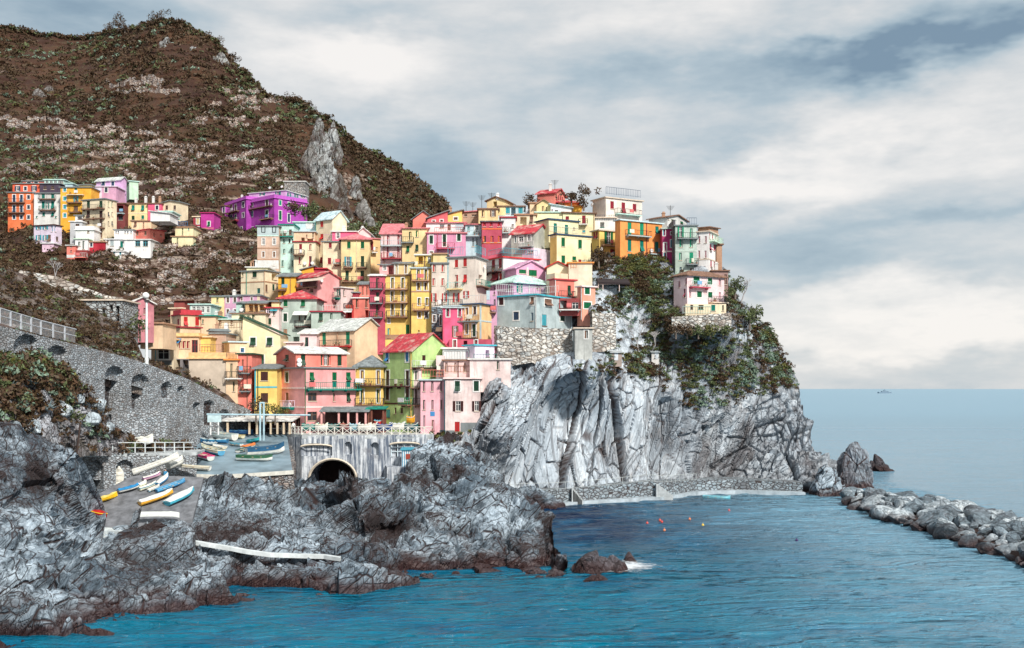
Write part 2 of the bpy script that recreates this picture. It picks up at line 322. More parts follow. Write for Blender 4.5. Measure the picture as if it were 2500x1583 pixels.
CN = dict(white=(.80, .80, .80), offwhite=(.72, .72, .70), cream=(.82, .69, .49), lemon=(.88, .76, .47), beige=(.66, .58, .44), peach=(.80, .58, .38), paleorange=(.80, .52, .25),
          orange=(.85, .30, .07), dkorange=(.75, .17, .05), red=(.58, .03, .03), redroof=(.46, .035, .05), coral=(.80, .22, .17), pink=(.80, .36, .36), palepink=(.85, .66, .64), hotpink=(.75, .10, .22),
          crimson=(.50, .07, .12), darkred=(.32, .02, .04), magenta=(.42, .015, .13), purple=(.38, .035, .38), violet=(.48, .10, .50), lilac=(.66, .40, .66), palelilac=(.76, .66, .80),
          mauve=(.62, .34, .50), yellow=(.88, .58, .16), amber=(.88, .42, .03), paleyellow=(.88, .66, .34), green=(.0, .14, .05), dkgreen=(.01, .06, .03), teal=(.0, .22, .17), brightgreen=(.01, .34, .18),
          turq=(.06, .42, .52), blue=(.03, .22, .5), navy=(.02, .06, .13), paleblue=(.52, .68, .74), aqua=(.50, .72, .66), lime=(.48, .68, .26), grey=(.36, .40, .40), greenwhite=(.46, .56, .50), bluegrey=(.46, .56, .58),
          slate=(.19, .22, .23), brown=(.07, .02, .018), tan=(.42, .24, .15), mint=(.52, .72, .55), bistre=(.22, .12, .08), paleslate=(.55, .58, .56), pinkroof=(.62, .20, .22), black=(.015, .013, .012), sand=(.62, .52, .42))
# ------------------------------------------------------------------ sea
def make_sea():
    m, t, b = newmat('sea_water'); g = geo(t); s = t.add('ShaderNodeSeparateXYZ'); t.l.new(g, s.inputs[0]); x, y = s.outputs[0], s.outputs[1]
    n = t.noise(t.mapv(g, (1, .45, 1)), .035, 5, .6, .8)
    sh = t.m('DIVIDE', t.m('SUBTRACT', 126, y), 26); sh = t.m('ADD', sh, t.m('MULTIPLY', t.m('SUBTRACT', n, .5), 1.6), clamp=False)
    shal = t.ramp(sh, (0, 0.), (1, 1.))                       # sandy shallows near the viewer
    col = t.mix(shal, (.0, .012, .05), (.0, .135, .225)); col = t.mix(t.ramp(t.noise(g, .12, 4, .6), (.45, 0.), (.7, 1.)), col, (.0, .09, .19))
    est = t.ramp(t.m('DIVIDE', t.m('ADD', x, t.m('MULTIPLY', n, 30)), 60), (.40, 0.), (.95, 1.)); col = t.mix(t.m('MULTIPLY', est, .8), col, (.15, .31, .42))  # paler base colour to the right paints in the bright sky's reflection
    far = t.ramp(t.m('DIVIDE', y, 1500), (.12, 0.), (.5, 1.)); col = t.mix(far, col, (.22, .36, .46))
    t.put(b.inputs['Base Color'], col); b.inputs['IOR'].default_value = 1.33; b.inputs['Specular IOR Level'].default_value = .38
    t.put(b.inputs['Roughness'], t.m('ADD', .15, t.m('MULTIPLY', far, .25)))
    w1 = t.m('SUBTRACT', 1, t.m('ABSOLUTE', t.m('SUBTRACT', t.m('MULTIPLY', t.noise(t.mapv(g, (.16, .42, 1), rot=(0, 0, .16)), 1.0, 5, .6, 1.2), 2), 1))); w2 = t.noise(t.mapv(g, (.05, .16, 1), rot=(0, 0, -.1)), .8, 4, .6, .5); w3 = t.noise(t.mapv(g, (.004, .02, 1)), 1.0, 4, .6)
    h = t.m('ADD', t.m('ADD', t.m('MULTIPLY', w1, 1.5), t.m('MULTIPLY', w2, 2.4)), t.m('MULTIPLY', w3, 12)); w4 = t.noise(t.mapv(g, (.5, 1.2, 1), rot=(0, 0, -.2)), 1.2, 4, .7, 1.5); h = t.m('ADD', h, t.m('MULTIPLY', w4, .6))
    bump(t, b, h, 1., .35)
    mb = MB(); E = [-9000, -2000, -600, -250, 250, 600, 2000, 9000]; Y = [-400, 20, 300, 900, 3000, 9000, 22000]
    E = [-9000, -600, -62, 72, 600, 9000]; Y = [-400, 55, 205, 900, 4000, 22000]; nx_, ny_ = 500, 480; gx = np.linspace(-62, 72, nx_); gy = 55 + 150 * np.linspace(0, 1, ny_) ** 1.35; GX, GY = np.meshgrid(gx, gy, indexing='ij'); q = np.stack([GX.ravel() * .16 + GY.ravel() * .03, GY.ravel() * .46 - GX.ravel() * .06, GX.ravel() * 0], 1); q = q + np.stack([fbm(q * .5, 3, 4), fbm(q * .5, 3, 6), q[:, 2]], 1) * .9
    hh = (1 - np.abs(fbm(q, 3, 31)) * 2.2) * .24 + fbm(q * 3.1, 3, 35) * .09; hh = hh.reshape(GX.shape) * np.clip(np.minimum(np.minimum(GX + 62, 72 - GX), np.minimum(GY - 55, 205 - GY)) / 6, 0, 1); hh -= .08 * np.clip(np.minimum(np.minimum(GX + 62, 72 - GX), np.minimum(GY - 55, 205 - GY)) / 6, 0, 1)
    base = 0; mb.v = np.stack([GX, GY, hh], 2).reshape(-1, 3).tolist(); ii = np.arange(nx_ * ny_).reshape(nx_, ny_); mb.f = np.stack([ii[:-1, :-1], ii[1:, :-1], ii[1:, 1:], ii[:-1, 1:]], 2).reshape(-1, 4).tolist(); mb.mi = [0] * len(mb.f)
    for i in range(5):
        for j in range(5):
            if i == 2 and j == 1: continue
            mb.poly([(E[i], Y[j], 0), (E[i + 1], Y[j], 0), (E[i + 1], Y[j + 1], 0), (E[i], Y[j + 1], 0)])
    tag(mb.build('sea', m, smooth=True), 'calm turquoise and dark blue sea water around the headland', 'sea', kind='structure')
    mb = MB(); mb.poly([(-9000, -400, -9), (9000, -400, -9), (9000, 22000, -9), (-9000, 22000, -9)])
    tag(mb.build('ground', plain((.1, .12, .1))), 'sea bed below the water', 'ground', kind='structure')
make_sea()
# ------------------------------------------------------------------ displacement recipes
def disp_rock(amp=1.0, lean=.28, sc=1.0, squash=.3, seed=0, big=2.4, med=.9, sml=.28, fine=.12, leanf=None, warp=.45, ledge=0.):
    def f(P, N, px, py):
        wv = fbm(P * .1, 3, seed + 50) * .3 * warp; L = (leanf(px) if leanf else lean) + wv
        ca, sa = np.cos(L), np.sin(L); zc_ = P[:, 2] - 8; x = (P[:, 0] - zc_ * np.tan(L)) * np.cos(lean); z = zc_
        q = np.stack([x, P[:, 1], z * squash], 1) * sc
        q = q + np.stack([fbm(q * .5, 3, seed + 9), fbm(q * .5, 3, seed + 19), fbm(q * .5, 3, seed + 29)], 1) * .8 * warp
        a, e1 = facets(q * .15, seed, 1.5); b, e2 = facets(q * .40, seed + 5, 1.3); c, e3 = facets(q * 1.15, seed + 8)
        d = a * big + b * med + c * sml - np.clip(.08 - e1, 0, .1) * 14 - np.clip(.09 - e2, 0, .1) * 6 - np.clip(.12 - e3, 0, .12) * 1.2 + fbm(P * .9, 3, seed + 3) * fine
        if ledge:
            for fr, am_, sd in ((.42, 1.0, 3), (1.05, .45, 4)):
                st = (P[:, 2] * np.cos(lean * .75) - P[:, 0] * np.sin(lean * .75) + fbm(P * .16, 3, seed + sd) * 3.0) * fr; fc = st % 1; d = d + (fc - .5) * am_ * ledge * np.clip(fbm(P * .12, 2, seed + 33 + sd) * 3 + .7, 0, 1)
        return P + N * (d * amp)[:, None]
    return f
def disp_soil(amp=1.0, terr=0., step=4.0, seed=0):
    def f(P, N, px, py):
        d = fbm(P * .03, 5, seed) * 4.5 + fbm(P * .2, 4, seed + 7) * 1.6
        Q = P + N * (d * amp)[:, None]
        if terr:
            z = Q[:, 2] + fbm(P * np.array([.02, .02, 0]), 3, seed + 4) * 5; fr = (z / step) % 1
            Q[:, 1] += np.where(fr < .45, (.45 - fr) * -1, (fr - .45)) * terr
        return Q
    return f
# ------------------------------------------------------------------ mountain behind the village
def hill_mat():
    m, t, b = newmat('hillside'); g = geo(t); s = t.add('ShaderNodeSeparateXYZ'); t.l.new(g, s.inputs[0])
    z = t.m('ADD', s.outputs[2], t.m('MULTIPLY', t.noise(t.mapv(g, (1, 1, .3)), .012, 4), 16))
    n = t.noise(g, .05, 6, .65); nf = t.noise(g, .45, 6, .75)
    col = t.mix(t.ramp(n, (.4, 0.), (.62, 1.)), (.036, .012, .006), (.072, .030, .012)); col = t.mix(t.ramp(nf, (.55, 0.), (.7, 1.)), col, (.09, .085, .035))
    tr = t.m('FRACT', t.m('MULTIPLY', z, .16)); band = t.ramp(tr, (.08, 1.), (.2, 0.))
    msk = t.ramp(t.noise(t.mapv(g, (.35, .35, 1.6)), .035, 5, .6), (.46, 0.), (.56, 1.)); zz = t.ramp(t.m('MULTIPLY', s.outputs[2], .008), (.62, 1.), (.80, 0.))
    st = t.m('MULTIPLY', t.m('MULTIPLY', band, msk), t.m('MULTIPLY', zz, t.ramp(nf, (.42, .1), (.55, 1.))))
    col = t.mix(st, col, (.42, .34, .28))
    rk = t.m('MULTIPLY', t.ramp(t.noise(g, .022, 4, .5), (.60, 0.), (.66, 1.)), t.ramp(nf, (.45, 0.), (.6, 1.))); col = t.mix(t.m('MULTIPLY', rk, .8), col, (.40, .33, .28))
    t.put(b.inputs['Base Color'], col); b.inputs['Roughness'].default_value = .95; bump(t, b, nf, .9, 1.0); return m
M_HILL = hill_mat()
hill_top = curve([(-260, 60), (0, 78), (60, 82), (170, 97), (230, 90), (300, 80), (340, 72), (370, 66), (400, 62), (440, 66), (465, 80), (500, 98), (530, 112), (560, 150), (590, 180), (620, 205), (650, 236), (664, 246),
                  (700, 250), (740, 268), (770, 295), (800, 305), (830, 335), (870, 358), (920, 382), (960, 412), (1000, 445), (1040, 478), (1080, 515), (1130, 560), (1200, 620)])
hill_bot = curve([(-260, 800), (0, 800), (300, 800), (480, 800), (640, 800), (760, 720), (1000, 700), (1200, 690)])
HILL = Relief('hill', -260, 1200, hill_bot, hill_top,
    [(-260, 60, 560), (0, 80, 520), (200, 95, 520), (400, 62, 470), (560, 150, 450), (664, 246, 440), (800, 305, 430), (1000, 445, 430), (1100, 540, 425), (1200, 620, 420),
     (-260, 400, 340), (0, 420, 330), (300, 420, 335), (600, 420, 345), (750, 450, 350), (900, 520, 355), (1050, 600, 340), (1200, 690, 330), (0, 520, 282), (200, 480, 286), (400, 500, 288), (60, 549, 260.5), (120, 552, 259.5), (190, 558, 256), (250, 590, 249.5), (130, 604, 248), (330, 548, 262), (420, 545, 262), (455, 604, 248.5), (515, 580, 259.5), (350, 615, 245), (200, 632, 242.5), (560, 566, 280), (640, 572, 281), (600, 540, 300), (760, 560, 310),
     (0, 640, 235), (200, 640, 240), (400, 650, 240), (560, 660, 232), (640, 640, 236), (-260, 640, 240), (-260, 800, 205), (0, 800, 200), (300, 800, 195), (480, 800, 192), (640, 780, 200), (900, 640, 300)],
    420, 300, disp_soil(1, .9, 6.2, 3), M_HILL, backs=((20, -4), (60, -30), (140, -120)))
tag(HILL.o, 'dark brown scrub covered mountain with terraces and grey rock behind the village', 'mountain', kind='structure')
# ------------------------------------------------------------------ headland that carries the village
head_top = curve([(520, 800), (600, 720), (650, 690), (700, 620), (780, 610), (900, 620), (1000, 575), (1100, 560), (1200, 530), (1300, 505), (1400, 500), (1460, 520), (1540, 575), (1600, 600), (1700, 640), (1765, 655), (1780, 690), (1795, 722), (1820, 740),
                  (1850, 775), (1880, 805), (1900, 850), (1918, 882), (1930, 905), (1945, 930), (1950, 965), (1962, 985), (1965, 1010), (1980, 1030), (1985, 1060), (2000, 1092), (2025, 1110), (2050, 1140), (2062, 1200)])
head_bot = curve([(520, 1180), (900, 1230), (1200, 1225), (1380, 1232), (1618, 1222), (1724, 1206), (1850, 1208), (2013, 1214), (2062, 1214)])
HEADP = [(520, 800, 180), (520, 1000, 168), (520, 1180, 160), (700, 1180, 158), (900, 1200, 158), (700, 640, 226), (800, 620, 226), (700, 850, 182), (700, 1040, 165), (900, 640, 222), (1000, 590, 216), (900, 850, 184), (900, 1040, 163), 
    (1100, 570, 216), (1200, 540, 218), (1300, 520, 218), (1400, 510, 216), (1200, 700, 190), (1200, 850, 174), (1350, 700, 187), (1480, 540, 210), (1600, 610, 199), (1765, 660, 198), (1460, 650, 190), (1500, 760, 179),
    (1440, 780, 172), (1600, 830, 180), (1700, 820, 177.5), (1710, 705, 187), (1805, 790, 183), (1850, 860, 190), (1900, 950, 190), (1200, 1150, 154), 
    (1260, 900, 162), (1400, 1000, 164), (1300, 1190, 158), (1390, 1200, 160), (1500, 1190, 165), (1618, 1200, 170), (1620, 980, 174), (1640, 1100, 176), (1724, 1190, 183), (1750, 1000, 182), (1850, 1190, 180), (1860, 1030, 186), (1985, 1060, 186), (2010, 1190, 178), (2050, 1160, 184)]
for _x, _y, _d in ((1455, 634, 193.5), (1510, 645, 189), (1600, 655, 188.5), (1675, 670, 187), (1725, 662, 186.5), (1660, 766, 178), (1770, 766, 177.5), (1425, 880, 158.5), (1230, 880, 161), (1330, 880, 161), (1450, 760, 167.5), (1212, 940, 151)): HEADP += [(_x, _y + 8, _d - 1.6), (_x, _y - 22, _d + 4)]
HEADP += [(1190, 1020, 147.5), (1180, 1058, 147.2), (1100, 1082, 146.5), (1060, 1090, 146.5), (1125, 1035, 154), (1150, 995, 155), (1155, 950, 155), (1090, 1055, 152), (1185, 970, 151.8), (1215, 985, 150.5), (1180, 1015, 151)]
_lf = lambda px: np.interp(px, [1100, 1200, 1300, 1450, 1600, 1660, 1900], [.50, .47, .42, .2, .08, .35, .55])
_dr = disp_rock(.8, .30, .85, .10, 21, 3.2, .8, .12, .03, _lf, .12); _dr2 = disp_rock(.8, .9, 1.5, .35, 41, 1.8, 1.1, .3, .08, _lf, .45, .7)
CR = [[(750, 110), (560, 470), (340, 870), (270, 1180)], [(890, 230), (700, 520), (600, 900), (500, 1200)], [(1030, 240), (960, 600), (870, 1000), (840, 1190)], [(1215, 330), (1160, 700), (1100, 1060), (1085, 1190)], [(1345, 270), (1345, 560), (1400, 920), (1420, 1190)], [(1530, 280), (1520, 700), (1500, 1190)], [(1690, 370), (1640, 700), (1600, 930), (1590, 1190)], [(1755, 400), (1720, 880), (1690, 1180)]]
OFF = [.0, 1.5, .2, 1.7, .6, 1.9, 1.0, .3, -2.6]; TIL = [0, -1.6, 1.5, -1.2, -1.9, 1.3, .8, -1.6, 0]
def _slabs(P, N, px, py, A):               # the great tilted slabs, bounded by long straight joints
    ux = (px - 1150) * 3.632; uy = (py - 850) * 3.632; B = [np.interp(uy, [p[1] for p in c], [p[0] for p in c]) + fbm(P * .35, 2, 90 + i) * 9 for i, c in enumerate(CR)]; B = np.array(B)
    i = (ux[None] > B).sum(0); L = np.where(i > 0, np.take_along_axis(B, np.maximum(i - 1, 0)[None], 0)[0], ux - 100); Rr = np.where(i < 8, np.take_along_axis(B, np.minimum(i, 7)[None], 0)[0], ux + 100); u = (ux - L) / np.maximum(Rr - L, 1) - .5
    d = np.array(OFF)[i] + np.array(TIL)[i] * u; e = np.abs(ux[None] - B).min(0); q = P * np.array([.5, .5, .16]); q[:, 0] -= P[:, 2] * .12; f2, e2 = facets(q * .9, 55, 1.2); f3, e3 = facets(q * 2.2, 57)
    d = d - 2.3 - np.clip(1 - e / 9, 0, 1) * 1.5 + f2 * .55 - np.clip(.07 - e2, 0, .07) * 9 + f3 * .14 + np.sin(P[:, 2] * .35 + i * 2) * .25
    global JOINT_SHADE; JOINT_SHADE = np.maximum(np.clip(1.25 - e / 6.5, 0, 1), np.clip(1.1 - e2 / .035, 0, 1) * .8) * (.55 + .6 * (fbm(P * .5, 3, 66) > -.15)) * (ux > B[0] - 40) * (px < 1665) * (uy > 60)  # mask for the shade painted along the cracks
    w = (np.clip((ux - B[0]) / 12, 0, 1) * (px < 1660) * np.clip((uy - 40) / 80, 0, 1))[:, None]; S = P + N * d[:, None]; cav = (np.clip((ux - B[7]) / 10, 0, 1) * np.clip((1840 - ux) / 30, 0, 1) * np.clip((uy - 420) / 40, 0, 1))[:, None]
    wl = np.clip((B[0] - ux) / 14, 0, 1) * np.clip((uy - 120) / 60, 0, 1) * (px < 1420); ac = (P[:, 0] - P[:, 2] * .62 + fbm(P * .2, 3, 71) * 1.1); s1 = (ac * .62) % 1; s2 = (ac * 1.7 + .3) % 1
    A = A * (1 - wl[:, None] * .6) + P * (wl[:, None] * .6); A = A + N * (wl * ((s1 - .5) * .9 + (s2 - .5) * .3))[:, None]; br = (fbm(P * .45, 3, 73) > -.25); JOINT_SHADE = np.maximum(JOINT_SHADE, wl * br * np.maximum(s1 < .10, (s2 < .13) * .7))
    return A * (1 - w) + S * w + cav * np.array([0, 2.5, 0])
def disp_head(P, N, px, py):
    A = _dr(P, N, px, py); B = _dr2(P, N, px, py); S = disp_soil(.22, 0, 4, 5)(P, N, px, py)
    SL = _slabs(P, N, px, py, A); A = SL
    wB = np.clip((px - 1620) / 40, 0, 1)[:, None]; Rk = A * (1 - wB) + B * wB
    line = np.interp(px, [1150, 1250, 1330, 1400, 1500, 1600, 1640, 1700, 1800, 1900, 2000], [880, 880, 880, 905, 915, 950, 975, 985, 990, 960, 950]) + fbm(P * .1, 3, 77) * 30
    wS = np.clip((line - py) / 25 + .5, 0, 1)[:, None]; O = Rk * (1 - wS) + (S * .65 + Rk * .35) * wS; kk = np.clip(np.minimum(np.minimum(px - 1640, 1800 - px) / 10, np.minimum(py - 690, 815 - py) / 10), 0, 1)[:, None]; return O * (1 - kk) + (P + np.array([0, 1.2, 0])) * kk
def head_mat():
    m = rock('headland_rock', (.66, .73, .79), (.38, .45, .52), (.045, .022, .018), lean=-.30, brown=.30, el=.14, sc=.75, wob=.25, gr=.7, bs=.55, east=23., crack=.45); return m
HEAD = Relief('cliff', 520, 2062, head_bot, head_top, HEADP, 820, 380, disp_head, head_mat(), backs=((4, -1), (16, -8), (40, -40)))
HEAD.attr('joint_shade', np.clip(JOINT_SHADE, 0, 1)); tag(HEAD.o, 'steep pale grey cliff headland with tilted rock slabs below the village', 'cliff', kind='structure')
# ------------------------------------------------------------------ shore rocks in the foreground
sh_top = curve([(-200, 1000), (0, 1050), (110, 1070), (170, 1110), (200, 1190), (330, 1205), (480, 1180), (700, 1190), (722, 1180), (760, 1178), (850, 1180), (880, 1172), (960, 1165), (1010, 1125), (1060, 1092), (1110, 1066), (1150, 1085), (1185, 1120),
                (1235, 1178), (1280, 1212), (1318, 1240), (1345, 1296), (1352, 1345), (1372, 1372), (1388, 1396)])
sh_bot = curve([(-200, 1660), (0, 1640), (100, 1590), (210, 1540), (380, 1512), (560, 1480), (700, 1456), (880, 1450), (1000, 1436), (1150, 1412), (1280, 1410), (1388, 1404)])
SHP = [(-200, 1640, 64), (0, 1630, 68), (100, 1583, 72), (210, 1530, 78.5), (380, 1500, 82.5), (560, 1470, 87), (700, 1447, 91), (880, 1442, 92), (1000, 1428, 95), (1150, 1405, 99.5), (1280, 1403, 100), (1380, 1392, 102.5),
    (-200, 1400, 76), (-200, 1050, 92), (0, 1450, 79), (0, 1300, 86), (0, 1150, 92), (0, 1060, 96), (200, 1400, 88), (165, 1270, 96), (180, 1130, 104), (300, 1300, 104), (300, 1210, 119), (480, 1400, 94), (480, 1330, 102), (480, 1250, 113), (470, 1190, 122),
    (600, 1380, 98), (600, 1300, 109), (600, 1200, 123), (700, 1150, 131), (700, 1300, 111), (850, 1390, 97), (850, 1300, 110), (850, 1200, 124), (880, 1150, 138), (1000, 1350, 104), (1000, 1250, 116), (1000, 1130, 138), (1060, 1095, 142),
    (1150, 1300, 111), (1150, 1200, 126), (1120, 1090, 144), (1250, 1200, 134), (1250, 1300, 116), (1310, 1250, 131), (1340, 1300, 129), (1300, 1350, 107), (1230, 1250, 125)]
_ds = disp_rock(.66, .75, 1.0, .4, 67, 2.9, 1.3, .36, .08, None, .35, 1.2)
_slipD = lambda y: 62.45 / (.45 + (y - 948) / 2600)
for _p in ((300, 1210, 119), (480, 1250, 113), (470, 1190, 122)): SHP.remove(_p)
SHP += [(x, y, _slipD(y) + 3) for x, y in ((250, 1262), (350, 1262), (440, 1250), (350, 1205), (260, 1205), (475, 1205))] + [(500, 1262, 113), (760, 1180, 140), (850, 1185, 140)]
def _ds2(P, N, px, py):
    k = np.clip(np.minimum(np.minimum(px - 178, 500 - px) / 18, np.minimum(py - 1150, 1300 - py) / 14), 0, 1)[:, None]; Q = _ds(P, N, px, py); am = np.clip(1 - .55 * np.clip((205 - abs(px - 130)) / 60, 0, 1) * (px < 215) * np.clip((1330 - py) / 60, 0, 1) - .6 * np.clip((px - 1330) / 20, 0, 1), .3, 1)[:, None]; P = (P + (Q - P) * am) * (1 - k) + P * k
    for cx, cy, rx, ry, dp in ((935, 1300, 62, 26, 7), (800, 1232, 75, 10, 5), (1010, 1245, 16, 30, 4), (520, 1215, 8, 30, 4), (1120, 1290, 60, 8, 3), (160, 1290, 26, 26, 4), (90, 1180, 24, 40, 4)):
        w = np.exp(-((px - cx) / rx) ** 2 - ((py - cy + (px - cx) * .12) / ry) ** 2)[:, None]; P = P + w * np.array([0, dp, -dp * .18])
    return P + np.array([0, 0, .35]) * (1 - k)
SHORE = Relief('shore_rocks', -200, 1388, sh_bot, sh_top, SHP, 900, 330, _ds2, M_SHORE, backs=((2, -1.2), (6, -5), (12, -14)))
tag(SHORE.o, 'jagged blue grey rocks along the shore in front of the harbour', 'rocks', kind='structure')
# ------------------------------------------------------------------ scrub bank beside the road and the slope above it
bk_top = curve([(-200, 800), (0, 872), (90, 870), (150, 905), (200, 950), (250, 1015), (300, 1060), (330, 1075), (440, 1085), (480, 1100)])
bk_bot = curve([(-200, 1120), (0, 1120), (120, 1130), (180, 1118), (210, 1106), (520, 1112)])
BANK = Relief('bank', -200, 480, bk_bot, bk_top, [(-200, 800, 96), (0, 872, 104), (100, 880, 108), (250, 965, 117), (330, 1040, 122), (520, 1085, 133), (-200, 1120, 88), (0, 1120, 96), (120, 1120, 102), (260, 1110, 116), (520, 1130, 132), (100, 1000, 103)],
    200, 100, disp_rock(.35, .6, 1.6, .7, 81), rock('bank_rock', (.42, .45, .50), (.22, .21, .22), (.045, .02, .016), wet=False, brown=.8, green=.5), backs=((1.5, -.5), (3, -4)), skirt=.3)
tag(BANK.o, 'overgrown rocky bank with boulders below the arched road wall', 'bank', kind='structure')
sl_top = curve([(-200, 560), (0, 642), (60, 664), (140, 696), (200, 716), (290, 738), (312, 790), (340, 868), (380, 885), (480, 925), (600, 985), (640, 1000)])
sl_bot = curve([(-200, 740), (0, 799), (190, 846), (300, 873), (350, 888), (460, 928), (600, 1002), (640, 1020)])
SLOPE = Relief('slope', -200, 640, sl_bot, sl_top, [(-200, 560, 140), (0, 642, 140), (140, 696, 144), (290, 738, 150), (380, 880, 140), (600, 990, 158), (-200, 740, 100), (0, 800, 109), (190, 845, 120.5), (300, 880, 130), (350, 886, 134), (420, 912, 139.5), (600, 1000, 156), (640, 1020, 160)],
    200, 60, disp_soil(.10, 0, 4, 9), M_SLOPE, backs=((3, -1.5), (10, -10)))
tag(SLOPE.o, 'brown scrubby slope above the arched road wall', 'slope', kind='structure')
# ------------------------------------------------------------------ buildings
CAMP = np.array([0, 0, HC])
def hitplane(px, py, C, n):
    d = np.array([(px - 1250) / F, 1., -(py - HZ) / F]); t = ((C - CAMP) @ n) / (d @ n); return CAMP + d * t
WINC = 0
def wall_face(mb, C, u, n, L, z0, z1, rects, depth=.22):
    S = sorted({0., L} | {min(max(v, 0), L) for r in rects for v in r[:2]}); Zs = sorted({z0, z1} | {min(max(v, z0), z1) for r in rects for v in r[2:4]})
    S = [v for i, v in enumerate(S) if i == 0 or v - S[i - 1] > 1e-4]; Zs = [v for i, v in enumerate(Zs) if i == 0 or v - Zs[i - 1] > 1e-4]
    k3 = lambda s, z, d=0: C * np.array([1, 1, 0]) + u * s - n * d + np.array([0, 0, z])
    for i in range(len(S) - 1):
        for j in range(len(Zs) - 1):
            a, b = (S[i] + S[i + 1]) / 2, (Zs[j] + Zs[j + 1]) / 2
            if any(r[0] < a < r[1] and r[2] < b < r[3] for r in rects): continue
            mb.poly([k3(S[i], Zs[j]), k3(S[i + 1], Zs[j]), k3(S[i + 1], Zs[j + 1]), k3(S[i], Zs[j + 1])])
    for r in rects:
        a, b, c, d = max(r[0], 0), min(r[1], L), max(r[2], z0), min(r[3], z1); e = r[4]
        if b <= a or d <= c: continue
        mb.poly([k3(a, c), k3(a, c, e), k3(b, c, e), k3(b, c)]); mb.poly([k3(a, d), k3(b, d), k3(b, d, e), k3(a, d, e)])
        mb.poly([k3(a, c), k3(a, d), k3(a, d, e), k3(a, c, e)]); mb.poly([k3(b, c), k3(b, c, e), k3(b, d, e), k3(b, d)])
        mb.poly([k3(a, c, e), k3(a, d, e), k3(b, d, e), k3(b, c, e)])
def slab_poly(mb, pts, th):                # thick sheet: pts are top corners
    lo = [np.array(p) - np.array([0, 0, th]) for p in pts]; n = len(pts); mb.poly(pts); mb.poly(lo[::-1])
    for i in range(n): mb.poly([lo[i], lo[(i + 1) % n], pts[(i + 1) % n], pts[i]])
ROOFM = {}
def roofmat(c):
    if c not in ROOFM: ROOFM[c] = tiles(CN[c], {'redroof': (.60, .42, .36), 'pinkroof': (.5, .12, .14)}.get(c, tuple(x * .5 for x in CN[c])), 3.0)
    return ROOFM[c]
def railing(mb, p, q, h=1.0, step=.32, r=.02, rr=.035):
    p = np.array(p, float); q = np.array(q, float); L = np.linalg.norm(q - p); n = max(2, int(L / step)); up = np.array([0, 0, h])
    mb.tube(p + up, q + up, rr, n=4); mb.tube(p + up * .12, q + up * .12, rr * .6, n=4)
    for i in range(n + 1): a = p + (q - p) * i / n; mb.tube(a, a + up, rr if i % 6 == 0 else r, n=4)
HOUSES = []
